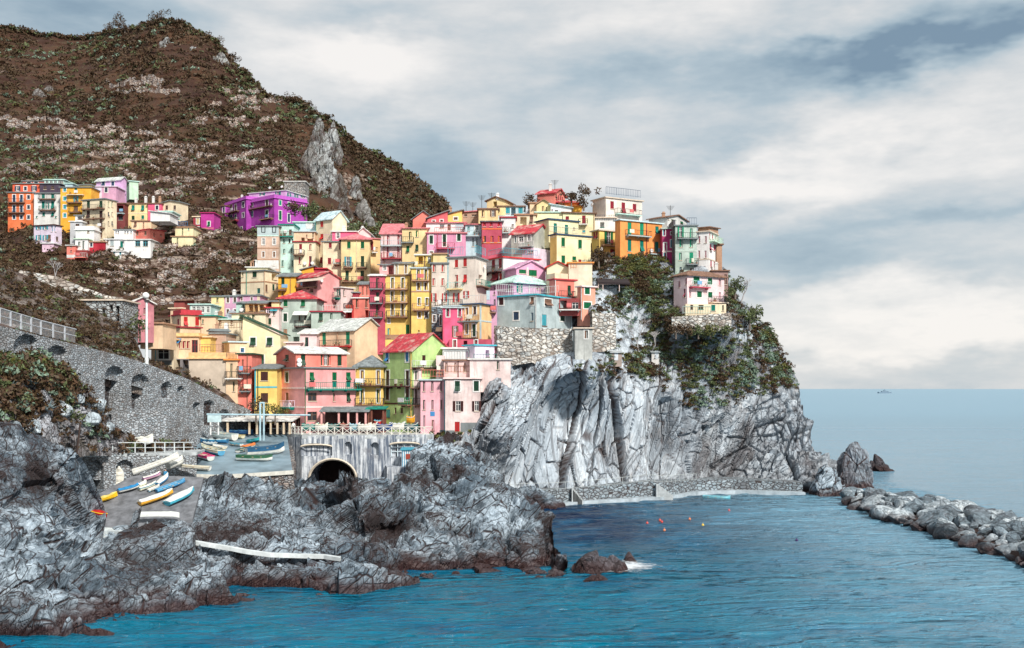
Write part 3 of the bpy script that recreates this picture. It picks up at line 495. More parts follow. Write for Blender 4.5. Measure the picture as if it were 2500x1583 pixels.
def house(label, col, zone, xl, xc, xr, yt, yb, D, roof='f', wins='', th=0., ext=2.5, db=6., name='house', worn=.35, col2=None, cat='house'):
    D = D + (hash_(label) - .5) * .5
    zx = lambda v: zc(zone, v); zy = lambda v: zc(zone, 0, v)[1]
    cx = zx(xc if xc is not None else xl); ct, st = math.cos(R(th)), math.sin(R(th))
    if xc is None: xc_ = xl; xl_ = None
    else: xc_, xl_ = xc, xl
    if xl_ is not None and xr is not None:   # two faces seen: turn the corner towards the viewer
        th = min(72, max(30, 7 + math.degrees(math.atan2(cx - zx(xl_), zx(xr) - cx))))
        ct, st = math.cos(R(th)), math.sin(R(th))
    C = np.array([(cx - 1250) / F * D, D, 0.]); a = np.array([ct, st, 0]); b = np.array([-st, ct, 0]); nR = np.array([st, -ct, 0]); nL = np.array([-ct, -st, 0])
    k = lambda px: (px - 1250) / F
    def leng(px, u, dflt):
        if px is None: return dflt
        kk = k(zx(px)); den = u[0] - kk * u[1]
        if abs(den) < 1e-6: return dflt
        t = (kk * C[1] - C[0]) / den
        return t if .3 < t < 70 else dflt
    La = leng(xr, a, db); Lb = leng(xl_, b, db)
    z1 = HC - (zy(yt) - HZ) / F * D; z0 = HC - (zy(yb) - HZ) / F * D - ext
    org = (C[0], C[1], z0); t0 = thing(name, org, label, cat)
    rects = {'R': [], 'L': []}; jobs = []
    fr = {'R': (a, nR, La), 'L': (b, nL, Lb)}
    def face_of(x): return 'L' if (xl_ is not None and x < xc_) else 'R'
    def sz(face, x, y):
        u, n, L = fr[face]; p = hitplane(zx(x), zy(y), C, n); return (p - C) @ u, p[2]
    pr = []
    for it in [w.split() for w in wins.split(';') if w.strip()]:
        kd = it[0]
        if kd[0] in 'swdogaz' and kd[0] != 'b':
            c = it[1]; xs = [float(v) for v in it[2].split(',')]; ys = [float(v) for v in it[3].split(',')]; w, h = float(it[4]), float(it[5])
            for x in xs:
                for y in ys:
                    f = face_of(x); s0, zb_ = sz(f, x - w / 2, y + h / 2); s1, zt_ = sz(f, x + w / 2, y - h / 2)
                    s0, s1 = min(s0, s1), max(s0, s1)
                    if s1 - s0 > 12 or s1 < .05 or s0 > fr[f][2] - .05: continue
                    zb2 = sz(f, x, y + h / 2)[1]; zt2 = sz(f, x, y - h / 2)[1]
                    s0 = max(s0, .12); s1 = min(s1, fr[f][2] - .12); zt2 = min(zt2, z1 - .12)
                    if s1 - s0 < .2 or zt2 - zb2 < .2: continue
                    dp = 1.3 if kd[0] == 'g' else .2
                    rects[f].append((s0, s1, zb2, zt2, dp)); jobs.append((kd, c, f, s0, s1, zb2, zt2, dp))
        else: pr.append(it)
    mb = MB(); wall_face(mb, C, a, nR, La, z0, z1, rects['R']); mb.m = 1 if col2 else 0; wall_face(mb, C, b, nL, Lb, z0, z1, rects['L']); mb.m = 0
    Pt = lambda s, t, z: C + a * s + b * t + np.array([0, 0, z])
    mb.poly([Pt(La, 0, z0), Pt(La, Lb, z0), Pt(La, Lb, z1), Pt(La, 0, z1)]); mb.poly([Pt(0, Lb, z0), Pt(La, Lb, z0), Pt(La, Lb, z1), Pt(0, Lb, z1)])
    mb.poly([Pt(0, 0, z1), Pt(La, 0, z1), Pt(La, Lb, z1), Pt(0, Lb, z1)])
    rk = roof.split(); kind = rk[0]; rc = rk[1] if len(rk) > 1 else 'slate'; rise = float(rk[2]) if len(rk) > 2 else 1.6; rb = MB(); o = .38
    if kind == 'ga':
        mb.poly([Pt(0, 0, z1), Pt(La, 0, z1), Pt(La / 2, 0, z1 + rise)]); mb.poly([Pt(0, Lb, z1), Pt(La, Lb, z1), Pt(La / 2, Lb, z1 + rise)]); dz = rise / (La / 2) * o
        slab_poly(rb, [Pt(-o, -o, z1 - dz + .2), Pt(La / 2, -o, z1 + rise + .2), Pt(La / 2, Lb + o, z1 + rise + .2), Pt(-o, Lb + o, z1 - dz + .2)], .17)
        slab_poly(rb, [Pt(La / 2, -o, z1 + rise + .2), Pt(La + o, -o, z1 - dz + .2), Pt(La + o, Lb + o, z1 - dz + .2), Pt(La / 2, Lb + o, z1 + rise + .2)], .17)
    elif kind == 'gb':
        for s in (0, La): mb.poly([Pt(s, 0, z1), Pt(s, Lb, z1), Pt(s, Lb / 2, z1 + rise)])
        dz = rise / (Lb / 2) * o
        slab_poly(rb, [Pt(-o, -o, z1 - dz + .2), Pt(La + o, -o, z1 - dz + .2), Pt(La + o, Lb / 2, z1 + rise + .2), Pt(-o, Lb / 2, z1 + rise + .2)], .17)
        slab_poly(rb, [Pt(-o, Lb / 2, z1 + rise + .2), Pt(La + o, Lb / 2, z1 + rise + .2), Pt(La + o, Lb + o, z1 - dz + .2), Pt(-o, Lb + o, z1 - dz + .2)], .17)
    elif kind == 'h':
        o = .5; q = min(La, Lb) / 2; e = z1 + .02
        if La >= Lb: r0, r1 = Pt(q, Lb / 2, z1 + rise), Pt(La - q, Lb / 2, z1 + rise)
        else: r0, r1 = Pt(La / 2, q, z1 + rise), Pt(La / 2, Lb - q, z1 + rise)
        c = [Pt(-o, -o, e), Pt(La + o, -o, e), Pt(La + o, Lb + o, e), Pt(-o, Lb + o, e)]
        if La >= Lb: fs = [[c[0], c[1], r1, r0], [c[1], c[2], r1], [c[2], c[3], r0, r1], [c[3], c[0], r0]]
        else: fs = [[c[0], c[1], r0], [c[1], c[2], r1, r0], [c[2], c[3], r1], [c[3], c[0], r0, r1]]
        for q_ in fs: rb.poly([p + np.array([0, 0, .1]) for p in q_])
        for i in range(4): rb.poly([c[i] - np.array([0, 0, .08]), c[(i + 1) % 4] - np.array([0, 0, .08]), c[(i + 1) % 4] + np.array([0, 0, .1]), c[i] + np.array([0, 0, .1])])
    elif kind == 's':                       # lean-to sloping up towards the back
        mb.poly([Pt(0, 0, z1), Pt(0, Lb, z1 + rise), Pt(0, Lb, z1)]); mb.poly([Pt(La, 0, z1), Pt(La, Lb, z1), Pt(La, Lb, z1 + rise)]); dz = rise / Lb * o
        slab_poly(rb, [Pt(-o, -o, z1 - dz + .2), Pt(La + o, -o, z1 - dz + .2), Pt(La + o, Lb, z1 + rise + .2), Pt(-o, Lb, z1 + rise + .2)], .17)
    elif kind in ('sr', 'sl'):              # lean-to falling to the right / left
        zr, zl = (z1, z1 + rise) if kind == 'sr' else (z1 + rise, z1)
        mb.poly([Pt(0, 0, z1), Pt(La, 0, z1), Pt(La, 0, zr), Pt(0, 0, zl)] if False else ([Pt(0, 0, z1), Pt(La, 0, z1), Pt(0, 0, zl)] if kind == 'sr' else [Pt(0, 0, z1), Pt(La, 0, z1), Pt(La, 0, zr)]))
        slab_poly(rb, [Pt(-o, -o, zl + .2), Pt(La + o, -o, zr + .2), Pt(La + o, Lb, zr + .2), Pt(-o, Lb, zl + .2)], .17)
    elif kind == 'f':                       # flat roof with a moulded edge
        slab_poly(rb, [Pt(-.3, -.3, z1 + .16), Pt(La + .3, -.3, z1 + .16), Pt(La + .3, Lb + .3, z1 + .16), Pt(-.3, Lb + .3, z1 + .16)], .2)
        if len(rk) > 2 and rise > .1:
            for p in ((-.05, La + .05, -.05, .18), (-.05, La + .05, Lb - .2, Lb)): rb.box8([Pt(s, t, z) for z in (z1 + .15, z1 + rise) for s, t in ((p[0], p[2]), (p[1], p[2]), (p[1], p[3]), (p[0], p[3]))])
            for p in ((-.05, .18), (La - .18, La + .05)): rb.box8([Pt(s, t, z) for z in (z1 + .15, z1 + rise) for s, t in ((p[0], .18), (p[1], .18), (p[1], Lb - .2), (p[0], Lb - .2))])
    wm = [plaster(CN[col] if isinstance(col, str) else col, worn)]
    if worn > 1: wm = [stonewall(col if not isinstance(col, str) else CN[col], sc=1.6, amt=.4)]
    if col2: wm.append(plaster(CN[col2], worn))
    mb.build('wall', wm, t0, org)
    rmt = roofmat(rc) if kind != 'f' else plain(CN[rc], .8)
    if kind != 'n' : ro = rb.build('roof', rmt, t0, org)
    else: ro = None
    # roofs carry chimneys
    rnd = random.Random(label)
    for it in pr:
        if it[0] == 'c':
            x, h = float(it[1]), float(it[2]) if len(it) > 2 else 1.2; f = face_of(x); s = sz(f, x, yt)[0]; p = C + fr[f][0] * s - fr[f][1] * 1.6; c_ = MB(); zt = z1 + .1
            c_.box(p[0] - .28, p[0] + .28, p[1] - .28, p[1] + .28, zt, zt + h + .5); c_.box(p[0] - .36, p[0] + .36, p[1] - .36, p[1] + .36, zt + h + .5, zt + h + .6); c_.box(p[0] - .2, p[0] + .2, p[1] - .2, p[1] + .2, zt + h + .6, zt + h + .85)
            c_.build('chimney', plaster(CN['tan'] if rnd.random() < .5 else CN['offwhite']), ro if ro else t0, org)
        elif it[0] == 'n':
            x, h = float(it[1]), float(it[2]) if len(it) > 2 else 2.2; f = face_of(x); s = sz(f, x, yt)[0]; p = C + fr[f][0] * s - fr[f][1] * 2; p[2] = z1; c_ = MB()
            c_.tube(p, p + np.array([0, 0, h]), .045, n=4)
            for q in range(4): zq = h - .15 - q * .22; w = .75 - q * .13; c_.tube(p + np.array([-w, 0, zq]), p + np.array([w, 0, zq]), .028, n=4)
            c_.build('antenna', M_IRON, t0, org)
        elif it[0] == 'p':                   # string course
            y = float(it[2]); c_ = MB()
            for f in 'LR':
                u, n, L = fr[f]; z = HC - (zy(y) - HZ) / F * D
                if f == 'L' and xl_ is None: continue
                c_.obox(C, u, n, 0, L, z - .11, z + .11, -.0, .06)
            c_.build('string_course', plain(CN[it[1]], .8), t0, org)
        elif it[0] == 'v':                   # downpipe
            x = float(it[1]); f = face_of(x); s = sz(f, x, yt)[0]; u, n, L = fr[f]; p = C + u * s + n * .12; c_ = MB()
            c_.tube((p[0], p[1], z0 + 1), (p[0], p[1], z1), .06, n=5); c_.build('downpipe', plain(CN[it[2]] if len(it) > 2 else (.3, .3, .3), .5), t0, org)
        elif it[0] == 'b':                   # balcony: slab, brackets, railing
            x0, x1, y = float(it[1]), float(it[2]), float(it[3]); f = face_of((x0 + x1) / 2); u, n, L = fr[f]; s0, z = sz(f, x0, y); s1, _ = sz(f, x1, y); z = sz(f, (x0 + x1) / 2, y)[1]
            s0, s1 = sorted((s0, s1)); dpt = .95; slabc = it[4] if len(it) > 4 else 'bistre'; rcx = it[5] if len(it) > 5 else None; c_ = MB()
            if s1 - s0 > 25: continue
            c_.obox(C, u, n, s0, s1, z - .16, z, 0, dpt)
            for q in np.linspace(s0 + .3, s1 - .3, max(2, int((s1 - s0) / 1.6))): c_.obox(C, u, n, q - .06, q + .06, z - .4, z - .16, 0, dpt * .6)
            bo = c_.build('balcony', plain(CN[slabc], .8), t0, org); c_ = MB(); up = np.array([0, 0, z])
            pa, pb, pc_, pd = [C * np.array([1, 1, 0]) + u * s + n * dd + up for s, dd in ((s0, 0.05), (s0, dpt - .05), (s1, dpt - .05), (s1, .05))]
            railing(c_, pb, pc_, .95); railing(c_, pa, pb, .95); railing(c_, pd, pc_, .95)
            c_.build('railing', plain(CN[rcx], .5) if rcx else M_IRON, bo, org)
            if rnd.random() < .4:            # washing over the rail
                c_ = MB()
                if True:
                    s = s0 + (s1 - s0) * rnd.random() * .7; w = .4 + rnd.random() * .9; c_.m = 0; c_.obox(C, u, n, s, s + w, z + .35, z + .98, dpt - .02, dpt + .05)
                c_.build('laundry', plain(rnd.choice([(.7, .7, .72), (.2, .4, .6), (.6, .15, .15), (.75, .72, .6)]), .9), bo, org)
            if rnd.random() < .45:
                for q in range(rnd.randint(1, 3)):
                    c_ = MB(); lf = MB(); s = s0 + .3 + (s1 - s0 - .6) * rnd.random(); p = C * np.array([1, 1, 0]) + u * s + n * (dpt - .3) + up; c_.tube(p, p + np.array([0, 0, .3]), .12, .17, 7)
                    for w in range(14): v = p + np.array([rnd.uniform(-.25, .25), rnd.uniform(-.25, .25), .3 + rnd.random() * .4]); e = np.array([rnd.uniform(-.12, .12), 0, rnd.uniform(-.12, .12)]); lf.poly([v, v + e, v + e * .3 + np.array([0, .08, .12]), v - e])
                    c_.build('flower_pot', plain((.35, .11, .05)), bo, org); lf.build('foliage', M_LEAF[1], bo, org)
        elif it[0] == 't':                   # railing along a roof terrace
            x0, x1, y = float(it[1]), float(it[2]), float(it[3]); hh = float(it[4]) if len(it) > 4 else 1; f = face_of((x0 + x1) / 2); u, n, L = fr[f]; s0 = sz(f, x0, y)[0]; s1 = sz(f, x1, y)[0]; z = sz(f, (x0 + x1) / 2, y)[1]; c_ = MB()
            railing(c_, C * np.array([1, 1, 0]) + u * s0 + n * .1 + np.array([0, 0, z]), C * np.array([1, 1, 0]) + u * s1 + n * .1 + np.array([0, 0, z]), hh, .4)
            c_.build('terrace_railing', plain(CN[it[5]], .5) if len(it) > 5 else M_IRON, t0, org)
        elif it[0] == 'k':                   # awning
            x0, x1, y = float(it[1]), float(it[2]), float(it[3]); f = face_of((x0 + x1) / 2); u, n, L = fr[f]; s0, z = sz(f, x0, y); s1 = sz(f, x1, y)[0]; c_ = MB(); s0, s1 = sorted((s0, s1)); z = sz(f, (x0 + x1) / 2, y)[1]
            B = C * np.array([1, 1, 0]); slab_poly(c_, [B + u * s0 + np.array([0, 0, z]), B + u * s1 + np.array([0, 0, z]), B + u * s1 + n * 1.5 + np.array([0, 0, z - .7]), B + u * s0 + n * 1.5 + np.array([0, 0, z - .7])], .06)
            c_.build('awning', plain(CN[it[4]], .8), t0, org)
        elif it[0] == 'm':                   # painted panel: zone rectangle x0 x1 y0 y1 colour
            x0, x1, y0, y1 = map(float, it[1:5]); f = face_of((x0 + x1) / 2); u, n, L = fr[f]; s0, _ = sz(f, x0, y0); s1, _ = sz(f, x1, y0); za = sz(f, (x0 + x1) / 2, y0)[1]; zb_ = sz(f, (x0 + x1) / 2, y1)[1]; s0, s1 = sorted((s0, s1)); c_ = MB()
            c_.obox(C, u, n, max(0, s0), min(L, s1), max(zb_, z0), za, 0, .05); c_.build('plinth', plaster(CN[it[5]], .5) if CN.get(it[5]) else stonewall(), t0, org)
        elif it[0] == 'q':                   # stacked air-conditioning unit or dish
            x, y = float(it[1]), float(it[2]); f = face_of(x); u, n, L = fr[f]; s, z = sz(f, x, y); c_ = MB(); p = C * np.array([1, 1, 0]) + u * s + n * .35 + np.array([0, 0, z])
            c_.tube(p, p + n * .1 + np.array([0, 0, .02]), .38, .34, 12); c_.tube(p - n * .3, p, .03, n=4); c_.build('satellite_dish', plain((.7, .7, .7), .4), t0, org)
    cnt = 0
    for kd, c, f, s0, s1, zb_, zt_, dp in jobs:
        u, n, L = fr[f]; w_ = s1 - s0; h = zt_ - zb_; c_ = MB(); sur = '+' in kd
        if kd[0] == 'g':
            c_.obox(C, u, n, s0 - .02, s1 + .02, zb_ - .08, zb_, -.1, .08); c_.build('opening', plain(CN[c], .8), t0, org); continue
        if sur:
            e = min(.17, w_ * .3)
            k = len(c_.v); B = C * np.array([1, 1, 0])
            for dd in (.05, 0.):
                for (sa, za_) in ((s0 - e, zb_ - e), (s1 + e, zb_ - e), (s1 + e, zt_ + e), (s0 - e, zt_ + e), (s0, zb_), (s1, zb_), (s1, zt_), (s0, zt_)): c_.v.append(tuple(B + u * sa + n * dd + np.array([0, 0, za_])))
            for i in range(4):
                j = (i + 1) % 4
                for q in ((k + i, k + j, k + 4 + j, k + 4 + i), (k + 8 + i, k + 8 + j, k + j, k + i), (k + 4 + i, k + 4 + j, k + 12 + j, k + 12 + i)): c_.f.append(q); c_.mi.append(0)
        else:
            c_.obox(C, u, n, s0 - .08, s1 + .08, zb_ - .09, zb_, -.05, .12)
        isdoor = kd[0] == 'd' or h > 1.9
        wo = c_.build('door' if kd[0] == 'd' else 'window', plain(CN['offwhite'] if sur else (CN['sand'] if kd[0] != 'd' else CN['bistre']), .8), t0, org)
        if kd[0] in 'sd':
            c_ = MB(); lm = louvre(CN[c]); mid = (s0 + s1) / 2
            ajar = rnd.random() < .28 and kd[0] == 's' and w_ > .5
            for q0, q1, sg in ((s0 + .02, mid - .02, -1), (mid + .02, s1 - .02, 1)):
                c_ = MB()
                if ajar:                     # lower half propped outwards
                    zm = zb_ + h * .5; c_.obox(C, u, n, q0, q1, zm, zt_ - .03, -.12, -.05); B = C * np.array([1, 1, 0])
                    slab_poly(c_, [B + u * q0 + n * -.05 + np.array([0, 0, zm]), B + u * q1 + n * -.05 + np.array([0, 0, zm]), B + u * q1 + n * .45 + np.array([0, 0, zb_ + .1]), B + u * q0 + n * .45 + np.array([0, 0, zb_ + .1])], .05)
                else: c_.obox(C, u, n, q0, q1, zb_ + .03, zt_ - .03, -.12, -.05)
                c_.build('door_leaf' if kd[0] == 'd' else 'shutter', lm, wo, org)
                if w_ < .55: break
            if ajar: c_ = MB(); c_.obox(C, u, n, s0, s1, zb_, zt_, -.19, -.15); c_.build('pane', glass_m(), wo, org)
        elif kd[0] in 'woaz':
            c_ = MB(); c_.obox(C, u, n, s0 + .04, s1 - .04, zb_ + .04, zt_ - .04, -.19, -.14); c_.build('pane', glass_m(), wo, org); c_ = MB(); mid = (s0 + s1) / 2
            for q in ((s0, s0 + .07), (s1 - .07, s1), (mid - .035, mid + .035)): c_.obox(C, u, n, q[0], q[1], zb_, zt_, -.14, -.08)
            for z_ in (zb_, zb_ + h * .62, zt_ - .07): c_.obox(C, u, n, s0 + .07, s1 - .07, z_, z_ + .06, -.14, -.09)
            c_.build('sash', plain(CN['offwhite'] if kd[0] in 'oz' else CN[c], .6), wo, org)
            if kd[0] == 'o':
                lm = louvre(CN[c]); lw = w_ * .5
                for q0, q1 in ((s0 - lw - .03, s0 - .03), (s1 + .03, s1 + lw + .03)):
                    c_ = MB(); c_.obox(C, u, n, q0, q1, zb_, zt_, .03, .09); c_.build('shutter', lm, wo, org)
    HOUSES.append((t0, C, a, b, La, Lb, z0, z1)); return t0
def hash_(s):
    h = 7
    for ch in s: h = (h * 131 + ord(ch)) & 0xffffff
    return h / 0xffffff
H = house
# ---- far hamlet on the hillside, at the left
H('tall orange apartment house with white window surrounds beside the tall white one', 'dkorange', 'A', None, 105, 450, 385, 775, 262, 'f slate', 's+ navy 188,285 465 36 100; s+ navy 188,285 605 36 100; s+ navy 188,285 712 36 50; w+ navy 380 445,578,712 36 52; b 120 335 520 bistre; b 120 335 656 bistre')
H('orange upper storey with three white framed windows behind the orange apartment house', (.75, .12, .05), 'A', None, 168, 528, 268, 385, 269, 'f slate', 'o+ navy 235,455 330 36 62; w+ navy 338 332 36 52')
H('low brick red attic house above the orange upper storey', 'coral', 'A', None, 300, 592, 235, 270, 276, 'f slate', 'w+ navy 385,480 252 50 24')
H('tall white apartment house between the orange one and the yellow one', 'offwhite', 'A', None, 452, 805, 395, 775, 260, 'f slate', 's teal 575,700 432 40 66; s teal 575,700 550 40 100; o+ teal 632 560 22 80; s teal 580,700 672 34 50; s teal 490,745 712 28 30; b 530 745 475; b 535 748 622')
H('glazed turquoise and white veranda house topping the white apartment house', 'aqua', 'A', None, 590, 850, 215, 262, 274, 'f aqua', 'z teal 625,680,735,790,830 240 40 36')
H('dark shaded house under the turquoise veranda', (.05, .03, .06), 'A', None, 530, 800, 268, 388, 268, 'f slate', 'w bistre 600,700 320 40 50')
H('tall amber yellow house with three small balconies in the hillside hamlet', 'amber', 'A', None, 805, 1215, 318, 830, 257, 'f slate', 's+ turq 862 345,465,575,688 38 52; s teal 1008 355 36 70; o turq 1012 470 30 80; s bistre 1008 595 60 70; b 900 1125 415 cream amber; b 905 1090 522; b 930 1095 650')
H('pale yellow top storey above the amber house', 'yellow', 'A', None, 1055, 1215, 288, 450, 260, 'f slate', 's+ navy 1172 340 36 48')
H('pale blue cabin on the roof beside the amber house', 'paleblue', 'A', None, 868, 965, 266, 312, 262, 'f aqua')
H('lilac house with gable end, topmost of the hillside hamlet', 'lilac', 'A', 1280, 1605, 1682, 212, 522, 267, 'ga paleslate .8', 's+ navy 1375,1500 265 40 58; s teal 1568 365,490 26 66; s navy 1632 395,510 20 50', th=50, col2='lilac')
H('lilac lower wing with white corner pilaster in front of the lilac gabled house', 'mauve', 'A', None, 1225, 1545, 305, 525, 262, 'f palelilac', 's teal 1275 370 38 90; w+ navy 1412 350 38 62; s navy 1340 460 30 50; m 1225 1355 318 520 palelilac')
H('small pale turquoise tower behind the lilac gabled house', 'mint', 'A', 1680, 1720, 1840, 232, 345, 275, 'f aqua', 's teal 1700 262 30 50', th=20)
H('tall cream apartment house with dark shuttered doors and three brown balconies', 'cream', 'A', 1095, 1400, 1552, 468, 992, 251, 'f slate', 's dkgreen 1175,1342 545 42 100; s brown 1175,1342 672 42 96; s bistre 1172 785 34 50; s bistre 1342 795,930 36 115; s teal 1445,1493 542 20 76; s navy 1445,1493 672,795 20 58; b 1108 1398 605; b 1108 1398 735; b 1265 1400 858', th=42)
H('dark red balcony house between the cream apartment house and pale yellow one', (.16, .02, .02), 'A', None, 1552, 1662, 530, 782, 261, 'f bistre', 'g bistre 1600 600 80 90; w navy 1605 720 60 60; b 1555 1660 662 paleblue')
H('pale yellow two storey house beside the hot pink one', 'paleyellow', 'A', None, 1662, 1966, 532, 782, 263, 'f bistre', 's teal 1770,1898 588 40 72; s dkgreen 1770 720 40 56; s teal 1898 712 36 50; c 1780 .8; c 1910; p cream 660')
H('narrow hot pink house squeezed in the yellow and cream row', 'hotpink', 'A', None, 1968, 2146, 532, 762, 262.5, 'f bistre', 'w+ navy 2088 585,715 36 56; c 2012; c 2100')
H('cream house with a blunt gable at the end of the hamlet row', 'cream', 'B', -34, 210, 322, 405, 640, 262, 'gb slate .5', 'w bistre 37,143 475 34 56; w turq 37,143 608 30 40', th=38, col2='cream')
H('white and lilac house with paired shutters below the tall white apartment house', 'palelilac', 'A', 450, 720, 822, 815, 1078, 249, 'f brown', 'o turq 515,605 845 34 60; o turq 515,605 985 34 70; s turq 690,735 865 22 80; s bistre 655 990 40 90; w bistre 760 1000 30 60', th=38)
H('small rose terrace block under the white and lilac house', (.72, .50, .62), 'A', None, 560, 715, 1062, 1150, 246, 'f white')
H('white stacked terrace house with wavy parapet under the cream apartment house', 'white', 'A', None, 1005, 1250, 882, 1002, 247.5, 'f white .9', 's bistre 1175 905 30 40')
H('white cottage wall beside the dark red cottage', 'white', 'A', None, 1000, 1165, 1004, 1152, 245, 'f mint', 's dkgreen 1055 1068 30 60; s dkgreen 1112 1082 30 110')
H('dark red cottage with one white framed window', (.40, .0, .02), 'A', None, 1165, 1396, 1044, 1168, 246, 'f tan', 'w+ navy 1215 1080 30 50')
H('small pink cottage with two tiny windows at the foot of the hamlet', 'coral', 'A', None, 888, 1004, 1090, 1252, 244, 'f paleslate', 's navy 946 1100,1162 20 24; m 888 1004 1212 1252 offwhite')
H('low dark red terrace with pale balustrade beside the small pink cottage', (.25, .02, .02), 'A', None, 1006, 1162, 1150, 1250, 243, 'n', 'b 1006 1162 1248 coral offwhite')
H('narrow grey tower house behind the white cottages', (.45, .46, .48), 'A', None, 932, 1092, 772, 1022, 250, 'f white', 'w bistre 1030 830 50 60')
H('small white balcony cabin on top of the narrow grey tower', 'white', 'A', None, 1000, 1098, 690, 770, 252, 'f slate', 'g bistre 1060 720 60 46')
H('long white house with a grey shutter near the terrace wall', 'white', 'A', None, 1396, 1650, 1008, 1165, 246.5, 'f white', 's bistre 1436 1048 26 50; s bluegrey 1490 1060 46 70; s teal 1617 1075 38 90')
H('small white lower annex with blue windows below the long white house', 'white', 'A', None, 1500, 1652, 1168, 1245, 243, 'f white', 'w turq 1520,1600 1195 24 40')
H('white arcade house with dark openings behind the long white house', 'white', 'A', None, 1520, 1770, 882, 992, 251, 'f slate', 's navy 1545,1575,1665,1700,1745 912 18 36')
H('beige house standing over the coral cottage', 'peach', 'A', None, 1748, 2012, 765, 872, 255.5, 'f bistre', 's bistre 1800 805 34 60; s bistre 1910 822 20 78')
H('coral cottage with a sloping roof in the hillside hamlet', 'coral', 'A', 1762, 1990, 2190, 872, 1002, 250, 'f redroof', 's bistre 1825,1935 922 28 56; s bistre 2050 945 20 56; s bistre 2140 950 20 30', th=15)
H('white garage house with two wide turquoise openings', 'white', 'A', None, 1652, 2002, 1012, 1112, 246, 'f offwhite', 'w turq 1832,1935 1062 66 74')
H('white wedge shaped annex beside the garage house', 'white', 'B', None, -178, 80, 560, 640, 246, 'sr white .6', '', ext=.3)
H('pale turquoise shed with a white tank in the hamlet', 'aqua', 'B', None, -60, 110, 528, 570, 252, 'f aqua', '', ext=.3)
# ---- purple block and its neighbours
H('small pale yellow house with a blue roof terrace left of the dark red one', 'lemon', 'B', None, 108, 388, 862, 985, 250, 'f tan', 's dkgreen 182 920 20 84')
H('upper pale yellow storey with blue railing above the small pale yellow house', 'lemon', 'B', None, 152, 392, 740, 862, 252, 'f tan', 's dkgreen 250 795 20 92; s turq 330 755 16 50; t 170 315 718 1 blue')
H('narrow dark red house with two pale yellow shutters', (.33, .02, .04), 'B', None, 392, 492, 600, 825, 262, 'f cream', 's+ paleyellow 452 655,770 34 72')
H('magenta annex left of the long purple building', (.48, .02, .28), 'B', None, 492, 665, 548, 865, 261, 'f magenta', 's+ green 598 690 34 60; s+ bistre 558,598 815 26 60; p pinkroof 750')
P_ = 'purple'
H('far purple wing with two rows of small windows', P_, 'B', 668, 815, None, 452, 812, 297, 'f bistre', 'w+ navy 690,737,797 507 26 68; w+ navy 737,797 640 24 70; s+ bistre 737 768 24 40', th=58)
H('middle purple wing with twin tall windows and short balconies', P_, 'B', 806, 1096, None, 362, 812, 290, 'f violet .9', 's+ bistre 897,955 477 26 84; w+ navy 1055 437 28 70; w+ navy 1055 575 26 60; s+ navy 897,955 600 26 60; w+ bluegrey 1030 765 28 60; b 838 1005 540 bistre; b 900 995 652 crimson; c 850 .5; c 930 1; c 968 1.3', th=38)
H('main purple block with white framed windows on two faces', P_, 'B', 1092, 1470, 1905, 348, 812, 284, 'f violet 1', 's+ brown 1168,1370 415 34 96; s+ teal 1168 560 36 76; s+ dkgreen 1370 560 36 100; w+ navy 1168 772 36 70; s+ brightgreen 1548 412 32 66; s+ brightgreen 1665 432 26 52; s+ brightgreen 1765,1842 478 24 60; s+ green 1548 578 34 120; s+ navy 1662 612 30 110; b 1108 1452 480 bistre; b 1300 1456 628 tan; q 1110 450; q 1440 440; v 1092 lilac', th=40)
H('lilac penthouse with white awnings on top of the main purple block', 'lilac', 'B', 1130, 1618, 1905, 248, 350, 292, 'f paleslate', 'o+ teal 1310,1520 285 34 56; o teal 1665,1760,1845 310 24 60; b 1632 1850 390 turq turq; q 1420 215; q 1580 200', th=36)
H('weathered stone ruin behind the purple block', (.36, .33, .30), 'B', None, 1600, 1880, 130, 300, 310, 'f offwhite', '', worn=1.5)
# ---- upper left of the village
H('tall peeling salmon apartment house without balconies, with painted string courses', (.62, .44, .34), 'C', None, 262, 548, 398, 965, 212, 'f slate', 'z+ teal 343,487 440 34 66; z+ turq 343,487 600 34 80; w+ tan 343,487 770 30 70; s bistre 340 905 24 74; s teal 485 895 26 56; p aqua 522; p tan 688; p tan 842; m 262 548 848 962 offwhite; m 262 548 400 518 bluegrey', worn=.9)
H('pale turquoise house with dark windows beside the peeling apartment house', 'aqua', 'C', None, 555, 748, 378, 1015, 214, 'f teal', 's dkgreen 620 592,730 26 60; w dkgreen 690,735 592 22 60; s dkgreen 720 720 24 60; s dkgreen 600,735 892 30 84; w bistre 703 475 36 70; b 558 742 535 teal bistre; q 640 470')
H('pale blue attic storey behind the pale turquoise house', 'paleblue', 'C', None, 750, 1028, 345, 460, 219, 'f aqua', 's teal 785 412 18 40; s bistre 1005 350 14 60; m 905 1000 345 432 white')
H('peach roof terrace house above the cream house with dark red shutters', 'peach', 'C', None, 748, 1025, 470, 600, 214, 'f bluegrey', 's bistre 920 528 18 40; g bistre 870 572 46 50; s dkgreen 1005 515 20 70; g offwhite 965 580 80 36')
H('cream house with dark red shutters and one round balcony', 'cream', 'C', None, 748, 1038, 605, 1005, 212, 'f darkred', 's darkred 838 690 38 118; s darkred 970 672 34 76; s darkred 830 850 34 92; s darkred 968 865 34 142; b 750 892 778 bistre; q 900 895; q 1000 890')
H('tall cream gabled house with a pale blue roof, bright red shutters', 'cream', 'C', 1038, 1260, 1452, 292, 960, 214, 'ga paleblue 1.7', 's red 1120 370,538 40 78; s bistre 1085 695 26 86; s darkred 1112 850 34 80; v 1045 teal', th=38, col2='cream', db=9)
H('low pink roof house with a blue framed window behind the cream row', 'hotpink', 'C', None, 1258, 1575, 470, 575, 213, 'f offwhite', 'z+ turq 1335 525 40 70; c 1400 .5')
